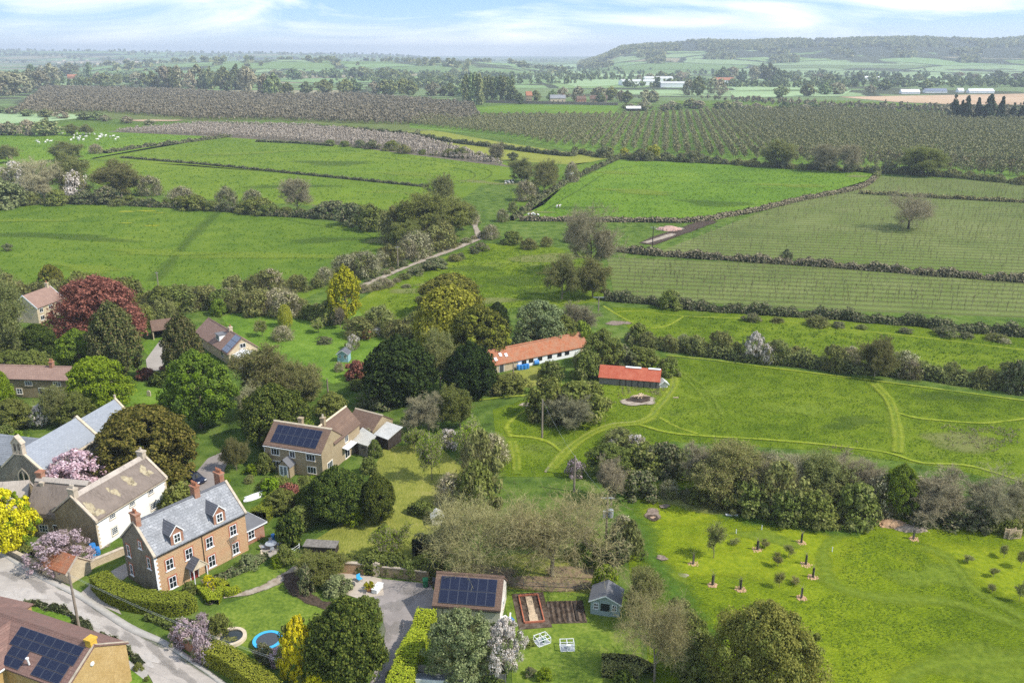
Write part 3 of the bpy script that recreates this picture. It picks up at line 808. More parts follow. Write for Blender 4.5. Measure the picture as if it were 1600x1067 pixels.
sheet('field_meadow', [(975,553),(1200,572),(1700,640),(1700,790),(1500,735),(1300,705),(1050,690),(900,745),(780,745),(770,640),(840,620),(850,600),(960,600),(1040,585)], 'g_mead2', Z1)
sheet('field_lush', [(985,720),(1120,760),(1300,775),(1500,800),(1750,830),(1750,1150),(1020,1150),(1010,1000),(985,900),(970,800)], 'g_meadow', Z1)
sheet('field_rough', [(560,470),(640,420),(760,380),(860,385),(930,400),(945,470),(870,480),(800,480),(640,560),(560,560)], 'g_mead2', Z1)
sheet('field_sprayed', [(640,250),(700,262),(780,258),(740,300),(690,330),(650,320)], 'g_field2', Z1+.02)
# lighter grassy mown ground among the young trees
for a in ((1180,868,10,7,.1), (1070,800,8,4.,0.), (1230,850,8,6,.2), (1560,890,9,6,-.3), (1120,880,7,4,.1)):
    blob('grass_patch', a[0], a[1], a[2], a[3], 't_lime', .05, a[4])
blob('grass_patch', 1300, 720, 6, 3, 't_dead', .05); blob('grass_patch', 1500, 690, 7, 4, 't_dead', .05)
for a in ((840,405,12,5), (700,445,9,4), (880,400,9,4), (760,470,8,4), (640,455,6,3)): blob('grass_patch', *a, 't_dead', .05)
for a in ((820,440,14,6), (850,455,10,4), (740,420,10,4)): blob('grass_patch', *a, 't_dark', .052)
for a in ((198,331,4,1.6), (230,330,5,1.5), (237,353,4,1.2), (250,333,3,1), (198,349,3,1)): blob('dandelions_ground', *a, 't_dandelion', .05)
strip('field_furrow', [(345,328),(300,370),(262,415),(240,440)], 5, 't_dark', .05, step=4)
strip('lush_strip', [(965,770),(990,830),(1030,890),(1068,950),(1085,1010),(1095,1090)], 5.5, 't_lush', .05, wob=.25)
strip('lush_strip', [(985,735),(1060,765),(1130,800),(1240,822),(1340,830)], 3.5, 't_lush', .05, wob=.25)
blob('grass_patch', 1090, 790, 7, 2, 't_dead', .055, -.25)
# distant fields
ZF = .25
for nm, pts, mt in (
  ('far_field', [(300,104),(345,99),(385,100),(372,108),(330,111)], 'g_pale'), ('far_field', [(395,108),(500,97),(548,104),(460,106)], 'g_pale'),
  ('far_field', [(585,97),(650,92),(656,104),(600,105)], 'g_brown'), ('far_field', [(652,95),(700,94),(690,103),(656,104)], 'g_pale'),
  ('far_field', [(430,108),(540,104),(560,110),(440,116)], 'g_pale'),
  ('far_field', [(800,118),(845,104),(945,98),(960,102),(870,113)], 'g_pale'), ('far_field', [(800,123),(850,112),(1080,112),(1090,117),(830,124)], 'g_pale'),
  ('far_field', [(985,98),(1098,92),(1112,97),(990,99)], 'g_plough'), ('far_field', [(1000,92),(1080,87),(1090,91),(1005,96)], 'g_pale'),
  ('far_field', [(1140,136),(1320,130),(1326,139),(1150,142)], 'g_pale'), ('far_field', [(1140,145),(1330,142),(1318,150),(1150,153)], 'g_pale'),
  ('far_field', [(1310,152),(1600,147),(1760,147),(1760,165),(1500,164),(1400,160)], 'g_plough'), ('far_field', [(1395,119),(1640,115),(1650,122),(1400,123)], 'g_pale'),
  ('far_field', [(1390,127),(1700,125),(1700,131),(1400,131)], 'g_pale'), ('far_field', [(1200,116),(1300,112),(1310,118),(1210,121)], 'g_pale'),
  ('far_field', [(1050,158),(1330,158),(1600,170),(1600,178),(1050,166)], 'g_field'), ('far_field', [(720,170),(800,164),(968,166),(960,178),(760,178)], 'g_field3'),
  ('far_field', [(-60,170),(80,176),(150,183),(60,192),(-60,196)], 'g_pale'), ('far_field', [(860,126),(960,124),(1000,133),(900,136)], 'g_pale'),
  ('far_field', [(700,128),(760,127),(770,134),(705,136)], 'g_pale'), ('far_field', [(940,142),(1060,141),(1060,147),(950,148)], 'g_pale'),
  ('far_field', [(1290,185),(1320,181),(1500,186),(1500,190),(1300,190)], 'g_field2')):
    sheet(nm, pts, mt, ZF)
# orchard floors
sheet('orchard_ground', [(640,180),(760,180),(960,180),(1260,166),(1700,192),(1700,292),(1380,266),(1040,243),(900,236),(790,214),(640,200)], 'g_orch', .06)
sheet('orchard_ground', [(30,182),(60,140),(240,140),(440,150),(740,168),(760,200),(640,206),(430,188),(300,190)], 'g_vine', .05)
sheet('orchard_ground', [(165,206),(320,194),(480,197),(640,214),(700,228),(800,262),(720,252),(520,226),(340,214)], 'g_brown', .06)

# mown paths and tracks in the meadows
Z2 = .07
for pts, w in (([(1050,585),(1054,598),(1045,616),(1025,640),(1018,652),(995,662),(960,665),(930,675),(905,690),(882,710),(858,738)], 2.6),
  ([(800,690),(806,712),(808,742)], 2.2), ([(798,682),(830,684),(858,692),(876,706)], 1.3), ([(800,684),(792,668),(804,654),(836,632)], 1.6),
  ([(836,618),(790,621),(740,627),(680,632),(600,631),(572,636),(560,648)], 1.3), ([(1040,556),(1110,563),(1200,575),(1400,600),(1700,640)], 1.2),
  ([(1366,600),(1390,628),(1400,660),(1404,690),(1402,708)], 2.6), ([(1402,646),(1440,655),(1530,662),(1580,658),(1640,650)], 1.2),
  ([(1000,665),(1060,679),(1200,688),(1300,697),(1385,708),(1440,724),(1520,730),(1640,768)], 1.2), ([(943,478),(965,492),(1005,511),(1040,510),(1068,495)], 1.4),
  ([(962,488),(1000,486),(1065,494),(1200,500),(1300,513),(1420,525),(1640,552)], 1.2), ([(1030,652),(1060,668),(1090,678)], 1.)):
    if w >= 2:      # two wheel lines over a flattened band
        q = resample(PL(pts), 1.2); tg = unit(np.gradient(q, axis=0)); nr = np.stack([-tg[:, 1], tg[:, 0]], 1)
        strip('mown_path', pts, w*1.0, 't_mowng', Z2)
        for o_ in (-.2, .2): strip('mown_path', q[::2] + nr[::2]*w*o_, w*.34, 't_mown2', Z2+.004, True)
    else: strip('mown_path', pts, w*.62, 't_mown', Z2)
for pts, w in (([(1400,1085),(1430,1050),(1480,1036),(1680,1026)], 3.6), ([(1340,826),(1292,850),(1290,895),(1310,918),(1375,934),(1480,940),(1560,965),(1680,1010)], 2.4),
  ([(1440,855),(1480,870),(1520,920),(1600,965)], 2.), ([(1056,580),(1090,610),(1120,655)], 1.2), ([(1062,578),(1105,610),(1130,650)], 1.), ([(990,815),(1010,870),(1060,910),(1040,1000)], 3)):
    strip('mown_path', pts, w, 't_mowng', Z2)
# wheel marks along the main track
strip('wheel_marks', [(1050,590),(1052,604),(1040,624),(1021,646),(995,659),(960,662),(930,672),(905,686),(878,706),(852,738)], .5, 't_dirt', Z2+.006)
blob('bare_ground', 828, 633, 2, 1, 't_dirt', Z2)

# ------------------------------------------------------------------ roads, drives, gardens
ZR = .04
sheet('lane', [(-120,800),(0,866),(60,903),(122,935),(200,986),(262,1012),(345,1070),(420,1130),(760,1420),(560,1420),(270,1130),(236,1060),(222,1040),(190,1012),(140,985),(105,958),(30,948),(0,962),(-60,945),(-160,870)], 'r_lane', ZR)
def pavement(name, a, b, h=.11):
    """a raised footway with a kerb face, between two photo polylines"""
    A, B = resample(PL(a), 1., True), resample(PL(b), 1., True); n = min(len(A), len(B))
    A = A[np.linspace(0, len(A)-1, n).astype(int)]; B = B[np.linspace(0, len(B)-1, n).astype(int)]
    V = []; 
    for p, q in zip(A, B): V += [(p[0], p[1], .0), (p[0], p[1], h), (q[0], q[1], h), (q[0], q[1], 0)]
    Q = [(i*4 + k, i*4 + k + 1, i*4 + k + 5, i*4 + k + 4) for i in range(n-1) for k in range(3)]
    return tag(link(name, mesh_np(name, V, np.array(Q), None, [MATS['r_pave']])), kind='structure')
pavement('pavement', [(0,866),(60,903),(122,935),(200,986),(262,1012),(350,1074)], [(0,858),(64,895),(126,926),(206,976),(268,1006),(358,1070)])
sheet('verge_lawn', [(26,948),(60,945),(105,956),(140,984),(190,1010),(222,1040),(234,1060),(200,1075),(180,1030),(120,1000),(50,972)], 'g_bright', ZR+.01)
sheet('front_path', [(184,1030),(192,1026),(232,1050),(228,1064)], 'r_pave', ZR+.02)
sheet('side_drive', [(122,930),(150,905),(196,880),(205,895),(170,925),(190,960)], 'r_gravel', ZR)
sheet('house_lawn', [(345,916),(352,902),(440,878),(458,888),(420,912),(370,926),(345,922)], 'g_lawn', ZR)
sheet('house_lawn', [(322,972),(350,945),(400,928),(458,903),(475,930),(500,945),(545,946),(540,990),(470,1010),(430,1035),(340,1000)], 'g_lawn', ZR)
strip('garden_path', [(466,886),(430,910),(390,926),(350,932)], 1.1, 't_dirt', ZR+.02)
strip('garden_path', [(318,905),(330,918),(334,932),(326,945)], .9, 't_dirt', ZR+.02)
sheet('verge_grass', [(190,968),(240,990),(300,1000),(270,1012),(200,980)], 'g_rough', ZR+.012)
sheet('drive', [(560,905),(592,904),(672,912),(682,930),(692,972),(655,985),(640,1010),(615,1090),(570,1090),(596,1020),(603,985),(590,940)], 'r_drive', ZR)
sheet('patio', [(505,896),(545,892),(596,904),(600,930),(560,935),(520,922)], 'r_patio', ZR+.01)
sheet('patio', [(404,852),(446,846),(452,868),(416,872)], 'r_gravel', ZR+.01)
strip('flower_bed', [(456,895),(462,915),(478,932),(500,944),(540,950)], 2.2, 't_soil', ZR+.02)
sheet('vegetable_lawn', [(785,925),(870,924),(965,930),(1000,1000),(1010,1110),(800,1110),(800,1000)], 'g_lawn', ZR)
sheet('orchard_lawn', [(462,880),(490,845),(560,800),(575,750),(600,700),(680,690),(726,735),(735,790),(690,840),(700,870),(560,880)], 'g_olive', ZR)
sheet('tree_floor', [(690,895),(740,870),(900,860),(960,905),(940,930),(790,920)], 'g_olive', ZR-.01)
for a in ((735,900,6,2.4), (860,912,7,1.6), (900,895,4,1.5)): blob('leaf_litter', *a, 't_leaf', ZR+.03)
sheet('upper_garden', [(345,495),(420,478),(560,486),(620,545),(600,580),(520,600),(470,575),(380,545)], 'g_bright', ZR)
sheet('churchyard', [(196,600),(270,596),(268,650),(190,648)], 'g_bright', ZR)
sheet('garden_green', [(215,540),(262,515),(270,530),(232,556)], 'g_bright', ZR)
sheet('house_drive', [(228,562),(250,532),(268,535),(275,560),(290,575),(262,582),(230,578)], 'r_gravel', ZR+.01)
sheet('church_drive', [(300,745),(325,716),(352,704),(356,722),(345,750),(318,775)], 'r_drive', ZR)
sheet('farm_yard', [(770,590),(830,572),(870,575),(880,592),(830,605),(790,606)], 'g_olive', ZR+.03)
sheet('cottage_garden', [(-40,625),(110,622),(190,650),(180,680),(60,660),(-40,670)], 'g_rough', ZR)
for a in ((130,845,5,2.5),): blob('bare_ground', *a, 't_dirt', ZR+.02)
# the lane to the fields
strip('field_lane', [(570,446),(620,424),(660,408),(700,393),(735,379),(760,370),(772,364)], 2.7, 't_dirt', .07, step=3)
strip('field_lane', [(752,372),(746,362),(742,352),(744,345)], 2.6, 't_dirt', .074, step=3)
strip('muddy_track', [(1010,382),(1040,370),(1070,360),(1110,345)], 6, 't_soil', .08, step=4)
strip('muddy_track', [(1008,380),(1035,372),(1052,366)], 3.2, 't_dirt', .09, step=4)
blob('bare_ground', 1045, 358, 5, 4, 't_dirt', .085); blob('bare_ground', 810, 288, 14, 5, 't_dead', .08)
blob('bare_ground', 240, 189, 24, 12, 't_chips', .28); [blob('molehills_ground', 1138+a, 284+b, 5, 1.2, 't_dark', .08) for a, b in ((0,0), (14,-3), (-16,2), (30,1), (6,4), (-90,-8), (60,10), (110,-14))]
# burnt circles and chip heaps' floors
blob('burnt_ground', 1020, 805, 1.25, 1.7, 't_ash', Z2+.01); blob('burnt_ground', 1020, 810, .9, .75, 't_soil', Z2+.016); blob('burnt_ground', 1020, 810, .35, .3, 't_chips', Z2+.022); blob('burnt_ground', 1038, 792, .8, .6, 't_ash', Z2+.01)
blob('burnt_ground', 998, 627, 3.2, 2.6, 't_dirt', Z2); blob('burnt_ground', 999, 625, 2.3, 1.7, 't_soil', Z2+.006)
blob('bare_ground', 1034, 873, .8, .6, 't_ash', Z2); blob('bare_ground', 1068, 899, .6, .5, 't_dirt', Z2); blob('bare_ground', 966, 505, 3, 2, 't_ash', Z2)

# patched and stained tarmac on the lane
for a in ((60,915,2.2,.8,-.5), (100,935,1.4,.5,-.6), (150,952,3.2,.6,-.6), (205,1000,2.8,.5,-.65), (250,1025,3.5,.7,-.7), (20,900,2.5,.6,-.5), (175,985,2.,.35,-.65), (285,1055,3.,.5,-.7)): blob('tar_patch', a[0], a[1], a[2], a[3], 't_tar', ZR+.004, a[4], .3)
for a in ((40,930,3.,1.2,-.4), (130,965,2.6,.9,-.6), (15,935,2.4,1.,-.3), (230,1030,2.2,.7,-.7)): blob('worn_patch', a[0], a[1], a[2], a[3], 't_palepatch', ZR+.004, a[4], .3)
for a in ((20,876), (90,915), (160,957), (232,1000), (300,1040)): blob('kerb_weeds', a[0], a[1], 2.2, .25, 't_dark', ZR+.01, -.62, .4)
for a in ((620,945,2.,1.2), (640,925,1.6,.8), (610,985,1.2,2.)): blob('tar_patch', a[0], a[1], a[2], a[3], 't_tar', ZR+.006, .2, .3)

# worn gateways, damp hollows and tramlines in the pastures
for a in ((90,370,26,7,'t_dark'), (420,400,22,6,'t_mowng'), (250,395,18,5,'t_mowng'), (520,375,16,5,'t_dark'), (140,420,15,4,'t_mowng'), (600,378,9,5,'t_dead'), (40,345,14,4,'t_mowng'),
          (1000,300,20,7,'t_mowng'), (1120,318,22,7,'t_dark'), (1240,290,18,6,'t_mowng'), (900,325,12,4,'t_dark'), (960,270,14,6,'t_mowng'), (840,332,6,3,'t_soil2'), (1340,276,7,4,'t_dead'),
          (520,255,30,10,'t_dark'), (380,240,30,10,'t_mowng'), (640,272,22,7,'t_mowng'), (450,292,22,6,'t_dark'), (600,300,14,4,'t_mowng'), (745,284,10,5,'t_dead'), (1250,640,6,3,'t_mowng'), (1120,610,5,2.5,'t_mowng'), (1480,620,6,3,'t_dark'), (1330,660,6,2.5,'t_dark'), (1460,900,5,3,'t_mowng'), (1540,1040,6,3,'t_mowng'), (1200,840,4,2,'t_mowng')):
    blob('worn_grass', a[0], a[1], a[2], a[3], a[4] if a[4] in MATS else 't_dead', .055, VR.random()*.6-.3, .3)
for pts in ([(530,234),(640,247),(740,261),(768,270),(750,282),(690,290)], [(500,236),(620,250),(720,265),(742,273),(728,282),(660,287)], [(345,322),(460,346),(580,370),(560,395)], [(850,330),(900,300),(975,262),(1100,262)]):
    strip('field_tramline', pts, 1.6, 't_dark', .055, step=4)
# ------------------------------------------------------------------ hills on the horizon
def _prof(px, table):
    xs = [t[0] for t in table]; ys = [t[1] for t in table]; return np.interp(px, xs, ys)
RIGHT = [(880, 86), (930, 83), (965, 78), (1000, 74), (1060, 71), (1140, 70), (1200, 68), (1250, 66), (1330, 67), (1400, 65), (1480, 68), (1540, 65), (1620, 63), (1800, 61)]
LEFT = [(-300, 78), (0, 79), (90, 80), (250, 81), (330, 82.5), (420, 83.5), (520, 85), (640, 86)]
RIDGE = [(150, 104), (300, 97), (390, 93.5), (480, 93), (560, 95), (640, 94.5), (720, 94), (790, 98), (860, 106)]
def hill(name, table, r0, r1, r2, px0, px1, nx, nr, amp, lab):
    pxs = np.linspace(px0, px1, nx); V = []
    rng = np.random.default_rng(nx)
    crest = np.maximum(0, CAM_H - (r1/np.cos(np.arctan((pxs-800)/FPX))*0 + r1)*( _prof(pxs, table) - 82.5)/FPX/1.0)
    crest *= np.clip((pxs - px0)/80, 0, 1)*np.clip((px1 - pxs)/80, 0, 1) if name != 'hill' else np.clip((pxs-px0)/60, 0, 1)
    for i, px in enumerate(pxs):
        t = (px-800)/FPX
        for j in range(nr):
            u = j/(nr-1); y = r0 + (r2-r0)*u
            f = np.clip((y-r0)/(r1-r0), 0, 1); f = f*f*(3-2*f)
            if y > r1: f *= 1 - .55*((y-r1)/(r2-r1))
            z = crest[i]*f + amp*f*(math.sin(px*.05+u*9)+math.sin(px*.021-u*5))*.4
            V.append((t*y, y, z - 1.0 if j in (0, nr-1) else z))
    Q = [(i*nr+j, (i+1)*nr+j, (i+1)*nr+j+1, i*nr+j+1) for i in range(nx-1) for j in range(nr-1)]
    me = mesh_np(name, V, np.array(Q), None, [MATS['g_hill' if name == 'hill' else 'g_country']]); me.polygons.foreach_set('use_smooth', [True]*len(me.polygons))
    if me.polygons[0].normal.z < 0: me.flip_normals()
    tag(link(name, me), kind='structure')
    return np.array(V).reshape(nx, nr, 3)
HR = hill('hill', RIGHT, 2700, 4600, 6500, 900, 2000, 140, 26, 7, 0)
HL = hill('far_hill', LEFT, 5200, 8000, 10500, -500, 700, 90, 20, 5, 0)
HM = hill('low_ridge', RIDGE, 2500, 3300, 4300, 120, 880, 70, 16, 3, 0)
def hill_z(x, y):
    for G_ in (HR, HM, HL):
        d = np.hypot(G_[:, :, 0]-x, G_[:, :, 1]-y); k = np.argmin(d)
        if d.flat[k] < 160: return max(0, G_[:, :, 2].flat[k])
    return 0
rng = np.random.default_rng(3)
wb = []
for _ in range(5):
    p, N = canopy(rng, .5, 14, 8, 'egg', 5, 3, 3.6, .2); V, Q = leaf_quads(p, N, 11., rng); wb.append((V, Q))
Vs = []; Qs = []; b0 = 0
def wood(G_, n, test, zoff=-3.):
    global b0
    nx, nr, _ = G_.shape
    for _k in range(n):
        i = rng.integers(0, nx-1); j = rng.integers(1, nr-2)
        if not test(i/nx, j/nr): continue
        a, c = rng.random(2); p = (G_[i, j]*(1-a)+G_[i+1, j]*a)*(1-c) + (G_[i, j+1]*(1-a)+G_[i+1, j+1]*a)*c
        V, Q = wb[rng.integers(0, 5)]; s = .7+.8*rng.random()
        Vs.append(V*s + p + np.array([0, 0, zoff])); Qs.append(Q + b0); b0 += len(V)
wood(HR, 42000, lambda u, v: (.30 < v < .60 and math.sin(u*34)+math.sin(u*71+v*20) > -.9) or (.12 < v <= .34 and math.sin(u*52+v*40)*math.sin(u*23-v*30) > .55))
wood(HL, 3500, lambda u, v: math.sin(u*30+v*25) > .35)
wood(HM, 1400, lambda u, v: math.sin(u*40+v*30)*math.sin(v*22+u*9) > .55)
tag(link('hill_woods', mesh_np('hill_woods', np.concatenate(Vs), np.concatenate(Qs), None, [MATS['lf_far']])), 'woods on the distant hills', 'woodland', None, 'stuff')
# ------------------------------------------------------------------ building materials
m_stone('w_ham', ((.48,.30,.16), (.62,.42,.24), (.54,.30,.16)), (.42,.33,.22), .42, .2, .35, .03, .7)          # warm orange rubble
m_stone('w_grey', ((.20,.165,.12), (.31,.26,.19), (.15,.12,.09)), (.30,.26,.20), .42, .2, .4, .03, .7)         # grey-brown rubble
m_stone('w_brown', ((.26,.20,.115), (.36,.28,.16), (.20,.15,.085)), (.30,.25,.17), .5, .22, .35, .03, .5)
m_stone('w_church', ((.26,.22,.16), (.37,.32,.24), (.17,.14,.11)), (.33,.29,.22), .5, .25, .45, .04, .6)
m_stone('w_buff', ((.36,.28,.17), (.44,.345,.21), (.33,.25,.15)), (.34,.27,.17), .45, .16, .25, .02, .4)
m_stone('w_cream', ((.56,.45,.29), (.66,.54,.36), (.48,.38,.25)), (.55,.46,.33), .45, .2, .25, .02, .4)
m_stone('w_gold', ((.50,.32,.12), (.60,.41,.17), (.42,.27,.10)), (.50,.38,.22), .4, .14, .35, .02, .6)
m_stone('w_brick', ((.36,.14,.075), (.46,.20,.11), (.28,.12,.07)), (.40,.32,.25), .225, .075, .3, .01, .8)
m_plain('w_white', (.86,.85,.82), .8, .2, 0, .04, .5); m_plain('w_render', (.56,.52,.41), .9, .1, 0, .1, .4); m_plain('w_offwhite', (.72,.67,.58), .9, .1, 0, .07, .5)
m_stone('rf_slate', ((.23,.235,.245), (.44,.44,.44), (.125,.13,.135)), (.10,.105,.11), .6, .36, .45, .012, 1.0, True)
m_stone('rf_slatedark', ((.13,.135,.15), (.18,.185,.2), (.10,.10,.11)), (.07,.07,.08), .4, .25, .3, .012, 1., True)
m_stone('rf_churchslate', ((.26,.28,.31), (.35,.37,.40), (.28,.30,.325)), (.22,.24,.26), .6, .28, .2, .012, .4, True)
m_stone('rf_churchdark', ((.24,.25,.27), (.33,.34,.36), (.18,.19,.20)), (.17,.18,.19), .6, .28, .3, .012, .6, True)
m_stone('rf_pantile', ((.36,.115,.05), (.50,.185,.085), (.36,.21,.13)), (.26,.11,.07), .3, .34, .3, .03, .9, True)
m_stone('rf_brown', ((.17,.105,.075), (.25,.165,.115), (.13,.085,.065)), (.09,.06,.045), .3, .26, .35, .02, 1., True)
m_stone('rf_redbrown', ((.21,.12,.095), (.285,.17,.135), (.17,.11,.09)), (.15,.075,.06), .3, .3, .35, .02, .9, True)
m_stone('rf_pinkbrown', ((.30,.19,.145), (.38,.25,.19), (.25,.16,.125)), (.20,.125,.10), .35, .3, .25, .02, .8, True)
m_plain('rf_felt', (.16,.16,.165), .9, .1, 0, .15, .6)

def m_thatch(name, c, patch=None):
    g = NT(name); v = g.coord()
    f = g.noise(g.mapping(v, (7, 1.2, 1.2)), 1.4, 5, .7); b = g.noise(v, .5, 4, .6)
    col = g.ramp(f, [(.3, [x*.5 for x in c]), (.7, [x*1.35 for x in c])])
    col = g.mix(g.ramp(b, [(.4, (0,0,0)), (.65, (1,1,1))]), col, [x*1.15 for x in c])
    MATS[name] = g.done(g.pbsdf(col, 1., g.bump(f, .05), .05)); return MATS[name]
m_thatch('rf_thatch', (.205,.165,.135)); m_thatch('rf_thatch_pale', (.42,.36,.30))
m_plain('rf_patch', (.46,.38,.23), 1., .05, 0, .25, 2.5, .04)

def m_corr(name, c, c2, pitch, rough=.6, axis='X'):
    g = NT(name); v = g.coord()
    w = g.n('ShaderNodeTexWave', wave_type='BANDS', bands_direction=axis); g.l(v, w.inputs['Vector']); w.inputs['Scale'].default_value = pitch
    f = g.noise(v, .8, 5, .65)
    col = g.ramp(f, [(.35, c), (.65, c2)])
    MATS[name] = g.done(g.pbsdf(col, rough, g.bump(w.outputs['Fac'], .05), .3)); return MATS[name]
m_corr('rf_redtin', (.46,.085,.035), (.56,.15,.075), 2.0); m_corr('rf_tin', (.50,.49,.44), (.66,.65,.60), 2.0); m_corr('rf_asbestos', (.52,.50,.44), (.62,.60,.52), 2.5)
m_plain('glass', (.018,.022,.028), .08, .6, 0, .3, .7); m_plain('glass_pale', (.16,.18,.20), .1, .6, 0, .3, 1.)
m_plain('white_paint', (.82,.82,.80), .5, .4, 0, .03); m_plain('stone_trim', (.58,.48,.34), .9, .15, 0, .15, 2.); m_plain('stone_cop', (.48,.40,.30), .9, .15, 0, .25, 1.5)
m_plain('brick_trim', (.42,.16,.09), .9, .1, 0, .25, 4.); m_plain('pot_red', (.42,.18,.10), .8, .2, 0, .2); m_plain('pot_cream', (.58,.50,.40), .8, .2, 0, .15)
m_plain('black_iron', (.02,.02,.02), .5, .4); m_plain('lead', (.30,.32,.34), .6, .4, 0, .15, 1.); m_plain('wood_grey', (.20,.18,.155), .9, .1, 0, .3, 3.); m_plain('wood_dark', (.05,.04,.032), .9, .1, 0, .3, 2.)
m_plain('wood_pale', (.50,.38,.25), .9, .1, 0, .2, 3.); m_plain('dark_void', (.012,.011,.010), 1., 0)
m_plain('yellow_stone', (.62,.38,.06), .9, .1, 0, .25, 2.); m_plain('door_red', (.22,.03,.03), .5, .4); m_plain('blue_plastic', (.04,.22,.55), .45, .4, 0, .1); m_plain('blue_bright', (.05,.40,.70), .5, .4, 0, .1)
m_plain('green_plastic', (.02,.14,.06), .5, .4, 0, .1); m_plain('grey_plastic', (.06,.065,.07), .5, .4); m_plain('sage_paint', (.30,.37,.35), .7, .2, 0, .08); m_plain('blue_paint', (.28,.45,.50), .7, .2, 0, .08)
m_plain('rust', (.36,.16,.08), .9, .2, 0, .3, 3.); m_plain('white_plastic', (.78,.78,.76), .5, .4, 0, .04); m_plain('wool', (.78,.74,.66), 1., .05, 0, .08); m_plain('hide_brown', (.12,.06,.035), .9, .1); m_plain('hide_white', (.74,.70,.64), .9, .1)
m_plain('pole_wood', (.27,.22,.17), .9, .1, 0, .2, 2.); m_plain('metal_grey', (.42,.44,.45), .5, .5, .3); m_plain('tyre', (.015,.015,.015), .8, .2)

def m_solar(name, c):
    g = NT(name); v = g.coord()
    b = g.n('ShaderNodeTexBrick'); g.l(v, b.inputs['Vector']); b.offset = 0
    b.inputs['Scale'].default_value = 1; b.inputs['Brick Width'].default_value = .16; b.inputs['Row Height'].default_value = .16; b.inputs['Mortar Size'].default_value = .006
    b.inputs['Color1'].default_value = (*c, 1); b.inputs['Color2'].default_value = (*[x*1.15 for x in c], 1); b.inputs['Mortar'].default_value = (*[x*1.8 for x in c], 1)
    MATS[name] = g.done(g.pbsdf(b.outputs['Color'], .3, None, .35)); return MATS[name]
m_solar('solar_navy', (.010,.014,.034)); m_solar('solar_grey', (.17,.19,.24))
m_plain('solar_frame', (.12,.13,.16), .4, .5, .5)
MESHC = {}

def dist2(a, b): return math.hypot(a[0]-b[0], a[1]-b[1])

